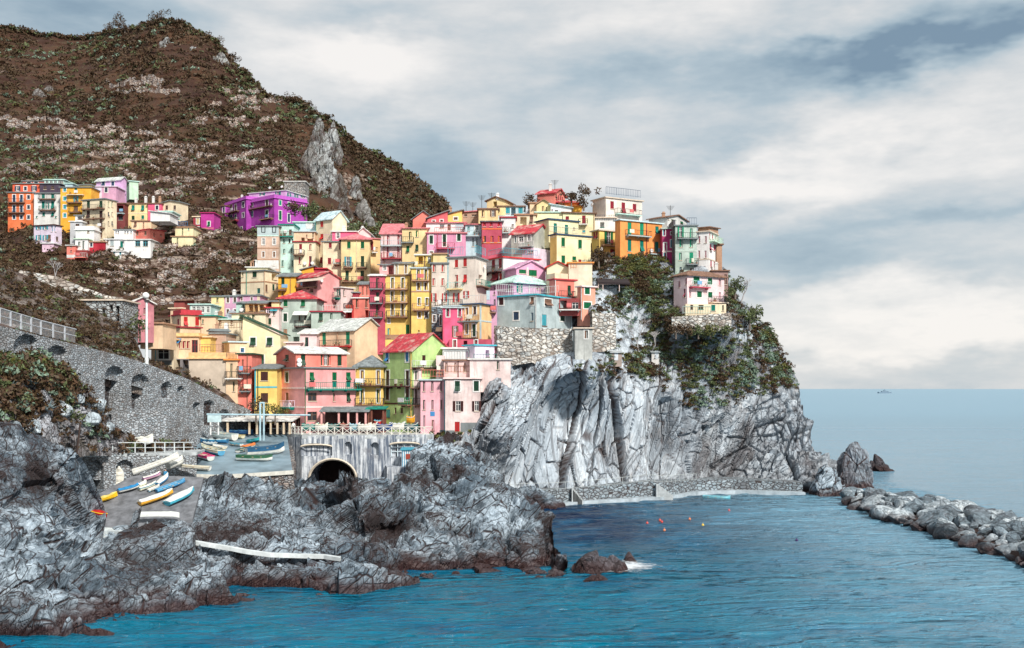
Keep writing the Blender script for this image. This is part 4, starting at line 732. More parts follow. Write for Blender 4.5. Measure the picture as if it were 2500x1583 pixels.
H('white gable end house above the red roofed cream house', 'palepink', 'C', None, 1580, 1772, 500, 560, 215, 'ga offwhite 1.2', 'c 1648 .9')
H('wide cream house with dark red shutters and drainpipes', 'cream', 'C', None, 1132, 1376, 604, 1022, 208, 'f slate', 's darkred 1233 650 38 70; s darkred 1360 662 20 90; s darkred 1222 860 44 84; b 1285 1368 905 bistre paleblue; t 1150 1290 575 1 mauve; v 1140 cream')
H('large honey coloured house with green shutters, hipped pink roof and orange side', 'paleyellow', 'C', None, 1378, 1757, 572, 1138, 206, 'h pinkroof 1.5', 's green 1480,1662 645 46 92; s dkgreen 1422 645 12 74; o turq 1470 865 46 130; s dkgreen 1662 862 44 140; s dkgreen 1457,1658 1052 44 130; b 1408 1535 948; b 1590 1720 948; b 1388 1722 1135 bistre; v 1583 cream', th=4, db=7)
H('orange side wing with an outside stair beside the honey coloured house', 'paleorange', 'C', None, 1760, 1898, 560, 1010, 210, 'f pinkroof', 's darkred 1785 662 38 106; b 1765 1840 745 offwhite', th=30)
H('pale stone coloured house with arched ground floor windows', 'cream', 'C', 45, 362, 552, 985, 1300, 200, 'f slate', 's dkgreen 65 1042 24 60; s dkgreen 225 1032 56 86; g bistre 490 1070 70 80; w teal 280 1255 40 70; s bistre 385 1222 30 100; s dkgreen 478 1210 30 86; p tan 1132; v 360 tan; v 122 teal', th=28)
H('white roof terrace parapet with pots above the arched cream house', 'lemon', 'C', None, 120, 400, 945, 984, 204, 'f offwhite', 'c 190 .7; c 215 .7; c 165 .5')
H('amber house with a tall shuttered door under a grey slanting roof', 'amber', 'C', None, 540, 772, 1068, 1345, 196, 's slate 1.2', 's dkgreen 603 1138 42 132; s bistre 600 1295 30 50; b 530 652 1245 bistre; v 703 bistre')
H('orange attic wall under the grey slanting roof', 'amber', 'C', None, 850, 1010, 985, 1060, 201, 'sl slate .8', '')
H('crimson box attic behind the rose house with awning', (.36, .01, .05), 'C', None, 1012, 1172, 962, 1040, 202, 'f redroof', '')
H('rose house with a loggia, grey awning and sloping crimson roof', 'pink', 'C', 770, 1062, 1352, 1068, 1335, 194, 'ga redroof 1.1', 'g bistre 958 1148 180 112; z+ teal 815 1125 26 44; s teal 772 1125 14 60; s bistre 985 1255 40 44; s bistre 868 1262 16 26; k 862 1180 1082 sand; b 735 1062 1215 bistre; q 1100 1120', th=14)
H('white and pink house with an open shuttered window behind the grey house', 'palepink', 'I', 1190, 1375, 1545, 340, 780, 196, 'f offwhite', 'o teal 1345 402 20 90; s dkgreen 1420 410 26 86; s bistre 1300 565 26 60; s dkgreen 1420 622 26 140; b 1310 1370 478 teal', th=20)
H('red house with a white balcony slab and dark tall shutters', 'coral', 'I', None, 1530, 1752, 482, 800, 192, 'f offwhite', 's dkgreen 1590 552 32 112; s dkgreen 1717 552 34 112; g bistre 1720 690 44 100; g bistre 1490 710 60 90')
H('red top floor under a grey slanting roof, set back on the red house', 'coral', 'I', None, 1615, 1752, 300, 442, 195, 'gb slate .7', 's bistre 1665,1725 385 30 112')
H('dark red terrace wall beside the red top floor', 'darkred', 'I', None, 1530, 1612, 408, 462, 194, 'f slate', '')
H('dim red ground floor shop with a white canopy beside the white and pink house', 'red', 'I', None, 1440, 1535, 570, 790, 191, 'n', 'g bistre 1490 710 60 110; b 1420 1530 628 offwhite; k 1420 1530 622 offwhite')
# ---- centre
H('grey green house with a hipped red tile roof and green shutters', 'greenwhite', 'I', None, 552, 1052, 492, 1090, 182, 'h redroof 1.7', 's green 637,870 548 52 86; s+ dkgreen 635 738 50 108; s brown 830,908 738 36 92; z turq 860 738 22 92; s tan 635 950 50 116; o turq 1092 585 60 110; b 768 982 858 brown; k 750 950 655 offwhite; g bistre 780 1030 80 70', th=0, db=7, worn=.7)
H('lower grey block with a flowered terrace joined to the red roofed grey house', 'greenwhite', 'I', None, 980, 1372, 662, 900, 179, 'f darkred', 's dkgreen 1107 732 52 102; s dkgreen 1248 735 32 106; t 1130 1372 655 1 offwhite', th=4)
H('small cream and orange loggia house left of the grey green house', 'cream', 'I', None, -78, 372, 690, 900, 178, 'f bistre', 's dkgreen 70,213 740 40 94; g bistre 28 820 20 30')
H('orange loggia storey under a long grey roof', 'paleorange', 'I', None, 100, 372, 552, 676, 180, 's slate .8', 'g bistre 180 610 60 90; g bistre 245 610 50 110; g offwhite 320 610 60 80; b 100 370 676 bistre')
H('tiny white blue house end beside the orange loggia', 'aqua', 'I', None, -20, 98, 548, 688, 181, 's slate .6', 's dkgreen 78 590 22 60; q 60 640')
H('pale pink house with a blue canopy wedged beside the grey green house', 'palepink', 'I', None, 376, 550, 612, 975, 180, 'f redroof', 's dkgreen 485 665 28 96; s dkgreen 425 790 44 86; s dkgreen 425 932 46 30; w palelilac 410 640 50 80')
H('yellow plaster gable block under the pale blue canopy', 'paleyellow', 'I', None, 452, 552, 530, 612, 181, 's slate .5', 'k 455 550 600 turq')
H('yellow end of the low pink row on the hillside', 'paleyellow', 'G', None, 1285, 1455, 242, 480, 190, 'f slate', 's dkgreen 1368 288,440 30 62')
H('pink house with four dark windows in the low row', 'mauve', 'G', None, 1456, 1642, 238, 500, 190.5, 'f slate', 'w+ bistre 1505,1598 288 34 70; w+ bistre 1505,1598 445 34 68; c 1560 .4')
H('low lilac annex behind the pink row', 'mauve', 'G', None, 1642, 1935, 228, 310, 191.5, 'f slate', 'w+ bistre 1690 272 24 50; w+ bistre 1822 272 26 40; m 1895 1930 228 310 cream')
H('glass fronted veranda house with red and white blinds', 'aqua', 'G', None, 1000, 1280, 350, 470, 184, 'f aqua', 'z+ red 1050,1110,1170,1240 415 40 80')
H('red roofed hut on the slope above the veranda', (.30, .05, .04), 'G', None, 790, 930, 300, 345, 192, 's bistre .6', '')
H('cream house with blue cornice and green balls of boxwood on its terrace', 'cream', 'G', None, 1345, 1660, 548, 700, 175, 'f aqua', 's bistre 1405 580 36 70; s bistre 1558 582 34 66; c 1370 .6; c 1320 .6; t 1410 1700 660 1 tan')
H('small peach house with a single green window beside the red shuttered one', 'peach', 'G', None, 1150, 1345, 502, 700, 173.5, 'f teal', 's teal 1175 575 22 56')
H('peach house with two arched bright red shutters', 'peach', 'G', 740, 882, 1152, 480, 720, 172, 'f redroof .8', 's red 945 570 52 118; s red 1097 572 50 118; s darkred 845 582 24 84', th=32)
H('stepped peach turret above the peach house', 'peach', 'G', 742, 885, 910, 400, 480, 175, 'f cream', '', th=30)
H('low tan wall house with brick coloured eaves above the shop', 'peach', 'G', 630, 870, 1140, 650, 760, 167, 'f darkred', '', th=12)
H('peach shop with long red window strip and flat orange roof', 'peach', 'G', None, 785, 1118, 770, 1060, 160, 'f paleorange .5', 's darkred 815,868,924,980 882 44 96; w darkred 1065 910 80 180; k 640 890 800 blue', ext=1)
H('cream garage house with a dark square door in a blue grey frame', 'cream', 'G', None, 485, 785, 815, 1145, 157.5, 'f paleorange', 'w+ bluegrey 648 1008 148 134; m 545 760 1090 1150 slate; v 545 turq')
H('dark workshop openings with blue posts under the cream shop', (.20, .19, .20), 'G', None, 758, 988, 1070, 1290, 158.5, 'n', 'g bistre 820 1145 100 130; g bistre 945 1160 80 150; b 900 985 1290 offwhite')
H('orange plastered box beside the red window strip', 'yellow', 'G', None, 1120, 1275, 782, 985, 161, 'f peach', 't 1125 1275 995 1 tan')
H('broad blank beige house side with an orange terrace parapet', 'sand', 'G', None, 988, 1482, 1068, 1400, 155, 'f paleorange .9', 't 1130 1460 970 1 tan', worn=.2)
H('brown pink house with two slit windows behind the orange parapet', (.55, .36, .27), 'G', None, 1272, 1480, 735, 985, 164, 'f slate', 's dkgreen 1328 850 22 94; s teal 1400 850 16 80')
H('small slate roofed attic with white blocks over the brown pink house', (.50, .35, .30), 'G', 1250, 1272, 1520, 700, 740, 168, 'f slate .4', 'c 1400 .5; c 1520 .5')
H('beige box house with one blue window next to the lemon house', 'peach', 'G', 1440, 1525, 1760, 848, 1080, 161, 'f paleblue', 'w+ blue 1698 955 44 56', th=35)
H('narrow peach house with one iron balcony beside the coral red one', 'peach', 'L', None, 1098, 1255, 650, 1265, 154.5, 'f orange', 's dkgreen 1172 788 30 182; s dkgreen 1205 1003 30 130; b 1105 1322 892 offwhite; t 1110 1240 640 1 tan')
H('narrow coral red house with a dark eave and two small balconies', 'coral', 'L', None, 1256, 1442, 572, 1275, 155, 'f dkgreen', 's bistre 1322 728 26 170; s darkred 1322 965 24 150; s darkred 1300,1365 1190 18 120; b 1266 1432 822 slate; b 1292 1436 1062 slate; v 1385 bistre')
H('lemon coloured house with a slanting roofline and dark green frames', 'lemon', 'I', None, 72, 568, 968, 1395, 167, 'sr dkgreen 2.9', 's+ dkgreen 205,425 1058 72 104; s+ dkgreen 320 1302 62 112', worn=.2)
H('mustard house with two brown square windows and turquoise corner trim', 'yellow', 'L', None, 1480, 1778, 770, 1265, 154, 's slate .7', 's brown 1608 865 96 118; s brown 1610 1150 96 120; p turq 1010; m 1465 1498 770 1262 turq; v 1525 dkgreen')
H('big peach house with a pale roof and blank gable end', 'peach', 'I', 1055, 1557, 1945, 905, 1420, 169, 'ga paleslate 2.0', 's brightgreen 1150 1022 48 164; s brightgreen 1465 1012 52 164; s brightgreen 1428 1190 54 60; b 1015 1520 1122 red; v 1333 tan', th=0, db=12, worn=.15)
H('pink annex with a white lean-to roof joined to the big peach house', (.84, .60, .60), 'I', None, 830, 1052, 958, 1150, 169.5, 's offwhite 1.0', 's dkgreen 920 1065 44 128')
H('low pink parapet house in front of the pink annex', (.84, .60, .60), 'I', None, 640, 832, 1075, 1140, 168, 'f palepink', '')
# ---- harbour front
H('large rose house on the piazza with white string courses and green corner pipe', 'pink', 'M', 132, 512, 1185, 538, 1400, 151, 'f slate', 's+ dkgreen 275 660 44 128; s bistre 275 958 38 182; s green 606,908,1092 650 58 108; s teal 606,908,1092 752 58 84; w bistre 612 922 116 112; s green 903 925 28 112; s dkgreen 1092 925 48 112; w bistre 612 1180 130 120; b 518 1228 820 teal teal; b 140 380 1058 teal palelilac; p palepink 805; p palepink 1060; v 515 green; v 120 teal; q 340 1030; w bistre 420 1230 60 170', th=18, db=9, worn=.3)
H('gabled rose attic with pale roof standing on the rose house', 'coral', 'M', 132, 392, 1070, 342, 540, 153.5, 'gb offwhite 1.0', 's dkgreen 275 400 46 96; s dkgreen 490 430 60 150; s dkgreen 745,835 430 40 150; z turq 790 430 44 150; s dkgreen 975 432 56 150; p palepink 536; q 430 440; q 430 490', th=18, db=9, worn=.25)
H('orange house with a grey slate roof between the rose and lime houses', 'yellow', 'M', None, 1192, 1558, 525, 1090, 156, 'h slate 1.7', 's+ bistre 1277,1490 660 42 180; s+ dkgreen 1277,1490 912 42 176; b 1190 1558 768 brown; b 1190 1562 1025 bistre', worn=.3)
H('lime green house with a steep red tile roof and blue propped shutters', 'lime', 'N', 190, 580, 1090, 305, 1280, 152.6, 'ga redroof 2.5', 's+ blue 248,512 388 40 132; s+ brown 252,515 672 46 200; s+ brown 250,515 878 48 170; s+ blue 930 240 34 96; s brown 735 438 44 140; b 572 895 532 brown offwhite; b 186 555 778 brown; b 460 580 1025 bistre brightgreen; d turq 255 1145 60 110; w bistre 355 1105 28 80; w bistre 440 1105 34 76; v 572 yellow; p brown 1015', th=0, db=9, worn=.55)
H('narrow cream bay joined to the lime green house', 'palepink', 'N', None, 582, 702, 552, 1062, 152.8, 'f tan', 's dkgreen 640 636 44 118; s brown 640 915 46 196; b 560 690 795 bistre; b 600 690 1028 bistre', worn=.5)
H('narrow pink house with three rows of slim shutters and a blue plaque', (.78, .42, .48), 'N', None, 690, 1010, 700, 1400, 150, 'f bluegrey', 's dkgreen 738,848,968 780 30 134; s dkgreen 738,850,970 1028 30 130; s slate 740 1248 26 160; s bistre 780,812 1235 18 90; d bistre 856 1300 34 140; m 945 1010 1362 1440 slate; m 820 880 1118 1178 blue; t 706 1015 660 1 coral; v 1012 turq', worn=.45, ext=3)
H('pale pink house with flaking plaster and a red door beside the cliff', 'palepink', 'N', None, 1018, 1482, 680, 1400, 148.6, 'f palepink', 's+ dkgreen 1180,1432 778 66 134; o brown 1190 1045 66 134; o brown 1437 1045 56 134; d red 1178 1318 66 128; p tan 682; m 1225 1450 1265 1392 slate; m 1018 1144 1368 1440 slate', worn=.85, ext=3)
H('upper storey of the flaking pink house with three slim shutters', (.84, .58, .55), 'N', None, 1000, 1348, 440, 682, 151.5, 'f bistre', 's bistre 1035,1155,1283 530 30 124; t 1020 1345 595 .9 tan; v 1192 brown', worn=.5)
H('wide blank pink wall climbing the cliff beside the flaking house', 'palepink', 'N', None, 1345, 1888, 425, 860, 150.6, 'f offwhite', 's dkgreen 1722 505 34 112; s bistre 1680 815 18 26; t 1400 1700 412 .6 teal', worn=.8, ext=0)
H('small rose stair tower between the lime gable and the pink house', 'palepink', 'N', None, 896, 1002, 372, 700, 153, 'n', 's bistre 835 590 40 30; b 905 1010 600 tan')
H('white roof terrace box above the flaking pink house', 'white', 'N', None, 985, 1280, 280, 432, 155, 'f white', 't 1000 1330 430 1.3 bluegrey', worn=.2)
H('faceted white roof room with turquoise eave near the stone bastion', 'palelilac', 'N', 1272, 1410, 1672, 236, 425, 156, 'f turq', 's dkgreen 1328 345 22 100; g bistre 1580 345 50 90; m 1605 1635 300 410 white', th=22, worn=.2)
# ---- centre columns
H('narrow crimson tower house with three iron balconies', 'crimson', 'J', None, 285, 492, 402, 1245, 174, 'f offwhite .3', 's dkgreen 392 500 42 138; s dkgreen 392 690 42 138; s dkgreen 392 862 42 150; s bistre 370 1075 46 40; b 288 462 577 slate; b 288 462 767 slate; b 288 462 957 slate')
H('tall mustard house with three wide balconies and a turquoise door', 'yellow', 'J', None, 494, 836, 398, 1185, 174.5, 'f bistre', 's+ dkgreen 590,728 498 38 140; s+ dkgreen 588,728 673 38 130; s+ brown 592,728 850 40 150; z+ navy 541 1005 30 56; d turq 543 1165 40 130; d green 790 1115 46 130; m 494 700 1185 1250 tan; b 502 795 580 tan tan; b 502 795 757 tan tan; b 512 795 948 bistre; v 828 bistre', ext=4)
H('mustard attic with white shutter under a wavy slate roof', 'paleyellow', 'J', None, 612, 838, 240, 398, 175.5, 's slate .8', 's+ bistre 770 312 32 120; s+ offwhite 640 305 36 150; s+ dkgreen 668 330 14 110')
H('tiny pink attic beside the mustard attic', 'pink', 'J', None, 418, 610, 262, 398, 176.5, 's slate .6', 'z+ turq 484 298 36 60; g bistre 565 320 60 130')
H('amber house with laundry balcony beside the beige red shuttered house', 'yellow', 'J', None, 840, 1108, 302, 1190, 173, 'f bluegrey', 's+ dkgreen 935,1035 388 38 138; s+ brown 940,1037 543 44 96; s+ dkgreen 945,1047 745 36 96; s+ brown 950,1043 922 42 76; s bistre 940 1140 22 30; b 850 1080 465 tan tan; b 862 1082 855 tan tan; p tan 610', ext=4)
H('yellow roof terrace house with a white canopy above the amber house', 'yellow', 'J', None, 900, 1130, 128, 300, 180, 'f offwhite', 'g bistre 965 190 60 90; s bistre 1022 208 30 150; z turq 1080 190 44 90; b 850 1095 298 bluegrey')
H('yellow blank parapet block beside the turquoise roof terrace', 'paleyellow', 'J', None, 1130, 1310, 112, 240, 178, 'f tan')
H('beige house with four red shuttered windows, left half of the beige pair', (.70, .60, .52), 'J', None, 1110, 1322, 238, 822, 172, 'f slate', 's red 1147,1262 300 38 96; s red 1140,1260 482 38 96; o red 1140 690 34 110; o red 1282 690 30 110; b 1160 1260 812 offwhite')
H('beige house with red shutters and turquoise roof railing, right half of the beige pair', (.74, .64, .56), 'J', 1326, 1688, 1838, 150, 800, 170.5, 'f slate', 's red 1440 238 44 104; s red 1554 224 46 110; s red 1440 432 42 86; s darkred 1440 510 40 80; s red 1556 440 46 112; o red 1440 690 40 120; o red 1572 650 34 90; b 1332 1526 577 paleyellow aqua; b 1260 1520 800 bluegrey; t 1330 1530 130 1.3 turq; q 1790 290; v 1330 turq; g bistre 1760 440 50 100; b 1700 1830 545 bistre teal; t 1680 1820 115 1.2 turq', th=-16)
H('crimson pink house under the beige pair', 'hotpink', 'J', None, 1255, 1520, 828, 1370, 164, 'f bluegrey', 's+ dkgreen 1327,1485 880 40 130; o bistre 1425 1140 40 150; s+ bistre 1418 1310 40 110; v 1262 crimson', ext=4)
H('apricot house with blue grey corner stripe and two balconies', 'paleorange', 'J', 1515, 1748, 1905, 778, 1245, 163, 'f navy', 's+ brown 1578 905 36 160; s+ brown 1683 862 40 110; s+ dkgreen 1675 1125 44 160; s+ dkgreen 1575 1110 40 130; b 1490 1736 1008 slate tan; b 1330 1728 1235 brown; m 1742 1770 778 1240 bluegrey; p bluegrey 998; t 1530 1880 765 1.2 offwhite', th=12)
H('crimson ground floor under the apricot house', 'crimson', 'J', None, 1340, 1905, 1246, 1360, 162.5, 'n', 's+ bistre 1418,1700 1300 40 100; g bistre 1560 1310 50 90', ext=3)
H('narrow blue grey stone house between the amber and crimson pink ones', (.16, .22, .27), 'J', None, 1110, 1254, 815, 1245, 171, 'n', 's+ bistre 1145 970 38 90; s+ bistre 1232 990 26 140; k 1170 1250 1085 peach', worn=1.5, ext=4)
H('slim lilac house in front of the pink verandas', 'mauve', 'K', None, 205, 345, 600, 1210, 167, 'n', 's dkgreen 315 770 24 110; b 212 335 890 bistre; s bistre 310 610 20 90; m 205 250 600 720 paleblue', ext=3)
# ---- upper middle
H('pink veranda house with a sloping pink roof and two long balconies', (.78, .56, .55), 'D', None, 165, 442, 716, 1070, 196, 's pinkroof 2.6', 's darkred 262,400 790 34 150; s darkred 258,398 955 34 160; b 168 440 876 bluegrey paleblue; b 172 440 1045 darkred darkred; v 205 tan')
H('straw yellow house with green shutters beside the pink veranda house', 'paleyellow', 'D', None, 445, 772, 645, 1050, 195.5, 's pinkroof .9', 's green 645 715 38 86; s dkgreen 553 742 34 110; s green 521 917 40 84; s dkgreen 642 902 40 86; b 446 600 832 slate; c 490 .4')
H('orchid pink house with three white framed shutters and a round balcony', (.72, .30, .46), 'D', None, 776, 1290, 708, 965, 193.5, 'f pinkroof', 's+ dkgreen 833 792 46 110; s+ dkgreen 1008 802 44 160; s+ dkgreen 1200 756 46 108; s+ bistre 833 958 46 20; b 905 1145 912 crimson crimson; v 915 crimson', th=0)
H('white and blue roof room above the orchid pink house', 'white', 'D', None, 765, 1280, 572, 700, 199, 's pinkroof .5', 'w bluegrey 975 615 60 50; s+ bistre 1070 630 44 80; s dkgreen 1245 630 40 40; m 1155 1275 580 660 paleblue; t 880 1280 690 .9 pink')
H('small pale blue house with a shallow balcony and paired windows', 'paleblue', 'D', None, 1285, 1502, 596, 900, 194.5, 's pinkroof .4', 'z+ bistre 1440 650 50 90; s teal 1330 650 30 60; w bluegrey 1390,1440 822 30 120; b 1278 1500 745 bluegrey bluegrey')
H('plain wine red house front with orange red shutters', 'crimson', 'D', None, 1505, 1772, 555, 935, 192.5, 's slate .5', 's dkorange 1540,1640,1738 786 40 84; s red 1540,1630,1735 592 34 56; p dkorange 650; p dkorange 835')
H('salmon gabled house on the skyline at the left of the ridge', 'coral', 'D', None, 588, 870, 520, 605, 205, 'ga slate 1.5', '')
H('rose red house under a dark slanting roof on the skyline', (.62, .12, .14), 'D', None, 782, 1050, 520, 610, 203.5, 'sl slate 1.6', 'w+ bistre 865 552 36 30; w+ bistre 970 540 36 30')
H('orange gabled attic with an arched opening on the skyline', 'yellow', 'D', None, 1052, 1242, 462, 560, 204.5, 'sl slate .9', 'w+ bistre 1158 512 50 34; c 1080 .9')
H('low cluster of tiled attics left of the yellow roof house', (.45, .30, .22), 'D', None, 1242, 1462, 436, 510, 206.5, 'sl pinkroof .3', 'w bistre 1290 470 40 30; w bistre 1400 470 60 26; n 1290 2.6; n 1380 2.4')
H('straw coloured skyline house with an open white window', 'paleyellow', 'D', None, 1462, 1722, 386, 530, 203, 'f bistre', 's brown 1522 445 36 80; o bistre 1655 440 36 84; n 1500 3')
H('small yellow tower with a dark roof and loggia on the skyline', 'paleyellow', 'D', 1572, 1815, 1928, 268, 390, 207, 'gb bistre .7', 'g bistre 1682 312 50 80; c 1820 .6; n 1590 2', th=40)
H('pale blue boarded attic with wide dark openings on the skyline', 'paleblue', 'D', None, 1722, 2070, 352, 480, 205, 'f bistre', 's turq 1850,2020 405 56 80; g bistre 1925 410 60 100; m 1722 1822 352 470 paleyellow')
H('white stucco house with a small niche window beside the wine red house', 'white', 'E', None, 396, 592, 498, 920, 193.8, 'f redroof', 's bistre 555 612 30 50; b 415 530 705 bluegrey; s bistre 528 770 14 60')
H('cream house with a big dark sliding opening near the red tiled grey house', 'cream', 'E', None, 592, 862, 462, 650, 197, 'f tan', 'g mint 697 562 84 142; s bistre 803 517 46 102')
H('terracotta gabled house with a chimney, the highest in the village', (.66, .20, .15), 'E', 878, 1112, 1252, 172, 345, 211, 'ga redroof 1.2', 's bistre 1133 212 20 70; s darkred 1165,1190,1215 236 16 76; c 1015 1.4; n 1065 3', th=32)
H('vivid orange lean-to beside the terracotta gabled house', 'orange', 'E', None, 1160, 1412, 300, 372, 208.5, 'h redroof .7', '')
H('amber wall box under the vivid orange lean-to', 'amber', 'E', None, 1300, 1472, 350, 432, 205.5, 'f orange', '')
H('cream gabled attic with two small windows under the terracotta house', 'paleyellow', 'E', None, 872, 1060, 322, 425, 203, 'ga tan .8', 's bistre 957 382 32 70; s bistre 1005 388 20 60')
H('beige tower wall left of the cream gabled attic', 'peach', 'E', None, 782, 872, 305, 430, 204, 'f tan', '')
H('white attic with blue roof and dark windows under the bushes', 'white', 'E', None, 1060, 1335, 380, 470, 201.5, 'sr bluegrey .8', 's darkred 1075 405 30 60; w bistre 1135 425 44 50')
H('long cream parapet house with turquoise cornice', 'lemon', 'E', None, 860, 1218, 432, 520, 199.5, 'f aqua .2', '')
H('ivory house with dark red doors and a small terrace under the skyline trees', 'lemon', 'E', None, 1222, 1645, 452, 665, 199, 'sr bistre .2', 's darkred 1500 528 48 112; s darkred 1280 505 46 46; b 1430 1545 590 offwhite; s turq 1500 682 40 30; v 1635 tan')
H('yellow white upper house with navy eave and teal doors', 'lemon', 'E', 862, 1035, 1428, 520, 712, 189.5, 'f navy .2', 'd teal 1120 638 44 126; d teal 1268 655 44 120; w bistre 1370 645 16 36; s redroof 865 560 20 50; t 1040 1420 700 1 offwhite', th=12)
H('large lemon house with green shutters and navy roof line', 'lemon', 'E', 1052, 1140, 1592, 722, 1120, 185.5, 'f navy .15', 's green 1225 825 48 116; s green 1450 852 48 116; s green 1227 1057 48 108; s green 1373 1056 50 78; s darkred 1448 1082 42 50; z turq 1498 1085 36 36; p lemon 745', th=14, col2='yellow', worn=.12)
H('weathered grey house with a red tile roof and whitewashed gable', (.45, .47, .42), 'E', 535, 835, 1045, 700, 900, 187, 'ga redroof 1.8', 's+ turq 590 788 22 90; z+ turq 665 790 60 80; z+ turq 772 766 40 80; b 655 830 890 slate offwhite', th=30, db=8, worn=.8)
H('whitewashed wall storey under the weathered grey house', 'palelilac', 'E', 650, 832, 1045, 900, 1180, 186.2, 'n', 'z turq 695 950 30 40; z turq 790 950 70 30', th=30, worn=.6)
H('white house with a bright red cornice and turquoise terrace railing', 'white', 'K', 200, 430, 905, 155, 600, 180, 'f red .15', 's darkred 297 240 44 130; s darkred 388 235 46 130; s darkred 320 415 90 110; s red 392 415 36 100; b 212 412 355 brown; t 235 430 120 .9 turq; t 430 880 120 .9 turq', th=14, worn=.2)
H('orchid gabled attic with two wide green shutters', (.72, .34, .52), 'K', 455, 602, 990, 300, 460, 176, 'ga mauve 1.3', 's green 685 345 94 52; s green 822 355 106 100; m 735 762 290 400 palepink', th=16)
H('orchid veranda house with a grey hipped roof and turquoise eaves', (.72, .40, .60), 'K', 250, 565, 1100, 492, 670, 171.5, 'h aqua 1.7', 's dkgreen 500 550 28 80; o teal 645 560 36 130; s bistre 885 540 30 80; s dkgreen 310 590 22 100; t 330 1170 640 1.2 offwhite; v 768 offwhite; v 1000 offwhite; v 915 tan', th=10)
H('blue grey sea facing house with a turquoise door on the stone bastion', 'bluegrey', 'K', 342, 872, 1345, 655, 1085, 163, 'f turq', 's+ brown 402 735 62 112; s+ bistre 815 735 46 102; s+ bistre 1025 757 96 90; s+ navy 600 935 72 108; s navy 812 947 34 110; d turq 975 992 60 150; s+ dkgreen 1215 945 62 120; v 868 offwhite; v 1330 paleblue; t 330 1170 650 1 offwhite', th=8, worn=.8)
H('cream house end with a red edged roof right of the orchid attic', 'cream', 'K', None, 1010, 1300, 292, 470, 175.5, 'ga red .9', '', worn=.15)
H('tall cream blank wall house beside the bushes', (.82, .66, .50), 'K', None, 1300, 1612, 232, 540, 173.5, 'f orange', 't 1330 1400 300 1.2 orange', worn=.15)
H('cream terrace parapet over the coral house', (.76, .62, .44), 'K', 1000, 1115, 1400, 365, 450, 172.5, 'n', '', th=25, worn=.2)
H('coral house with a green shutter and rooftop terrace', 'coral', 'K', 1040, 1115, 1412, 450, 690, 172, 'f redroof', 's dkgreen 1305 600 44 138; v 1118 offwhite; b 1160 1350 688 brown', th=14, worn=.2)
H('salmon corner house with a white roof slab above the bastion', (.80, .34, .24), 'K', 1412, 1478, 1652, 545, 860, 170, 'f palepink', 's+ green 1545 600 66 94; s+ green 1548 795 98 82; v 1475 offwhite', th=12, worn=.2)
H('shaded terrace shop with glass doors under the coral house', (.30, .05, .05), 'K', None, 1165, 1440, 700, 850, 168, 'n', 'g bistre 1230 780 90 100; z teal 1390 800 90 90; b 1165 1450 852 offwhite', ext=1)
H('grey cement tower house with one dark window beside the bastion', (.50, .52, .50), 'K', None, 1385, 1612, 1102, 1530, 159, 'f sand', 's+ bistre 1533 1182 46 106', worn=.9)
# ---- right hand row
H('white house with a railed roof terrace and outside ladder', (.80, .72, .64), 'F', 225, 382, 812, 158, 440, 203, 'f sand', 's darkred 457 247 42 90; s darkred 590 282 42 130; s darkred 722 277 42 86; b 488 775 362 aqua; t 382 790 140 1.4 navy; q 238 245', th=14, worn=.4)
H('pale terrace wall with railing between the white house and yellow one', 'offwhite', 'F', None, 255, 500, 400, 520, 200, 'f sand', 'g teal 340 480 50 60; t 260 500 430 1 navy')
H('small yellow house with open green shutters and a rounded balcony', 'yellow', 'F', 215, 306, 550, 545, 880, 194, 'f sand .2', 'o green 415 632 48 148; s darkred 245 600 26 90; s darkred 275 600 22 90; w bistre 265 795 50 36; s darkred 457 815 46 96; b 318 525 728 tan; q 320 770; m 215 300 850 890 bluegrey', th=12)
H('bright orange house with green shutters and a pale blue roof edge', 'orange', 'F', 492, 552, 1048, 425, 985, 189, 'f paleblue .1', 's brightgreen 663,808 527 46 148; s teal 988 543 40 88; s teal 663 722 44 140; s teal 808 732 44 136; s teal 985 745 44 130; s teal 663 862 44 80; s teal 808 885 44 90; s teal 990 895 36 70; b 612 890 615 bluegrey; b 878 1052 830 bluegrey; q 910 790; v 862 darkred', th=10)
H('narrow magenta house with turquoise windows', 'magenta', 'F', None, 1050, 1182, 528, 1005, 190.5, 'f greenwhite', 's+ turq 1070 568 30 80; w+ bistre 1160 580 22 34; s+ turq 1160 703 26 88; s+ offwhite 1082 745 32 100; s+ turq 1080 852 30 80; p palepink 795; w+ bistre 1078 975 26 40', worn=.3)
H('grey green house with bright green shutters at the cliff edge', 'greenwhite', 'F', None, 1205, 1456, 492, 1050, 188, 'f slate .2', 'o brightgreen 1268 565 34 120; s brightgreen 1393 582 30 118; s brightgreen 1272,1393 700 36 90; s brightgreen 1265 855 32 90; s brightgreen 1393 872 44 130; s navy 1268 1010 26 60; w bistre 1390 1025 26 60; b 1225 1470 645 slate; b 1330 1472 950 slate slate; p greenwhite 792; t 1340 1455 480 1.2 navy', worn=.5)
H('dark slate clad strip house between magenta and grey green ones', (.09, .08, .09), 'F', None, 1182, 1206, 420, 1030, 188.8, 'n', '')
H('white roof house with green shutters under a dark gabled roof', 'offwhite', 'F', 890, 1110, 1345, 395, 500, 194.5, 'ga bistre .8', 's green 1175 408 36 50; s green 1280 440 34 70; s bistre 1120 395 20 50; c 1010 .5; n 1255 3', th=24, worn=.6)
H('tall white house with dark violet shutters at the end of the row', (.85, .80, .78), 'F', 1458, 1602, 1700, 560, 1020, 187, 'f sand', 's crimson 1487,1563 655 24 80; s crimson 1485,1560 828 24 86; s crimson 1620,1668 748 22 80; s crimson 1612,1645,1682 600 14 90; s crimson 1485,1550 990 22 40; s crimson 1628 940 18 80; s crimson 1666 945 14 50; b 1606 1712 690 mint mint; p sand 885', th=30, worn=.35)
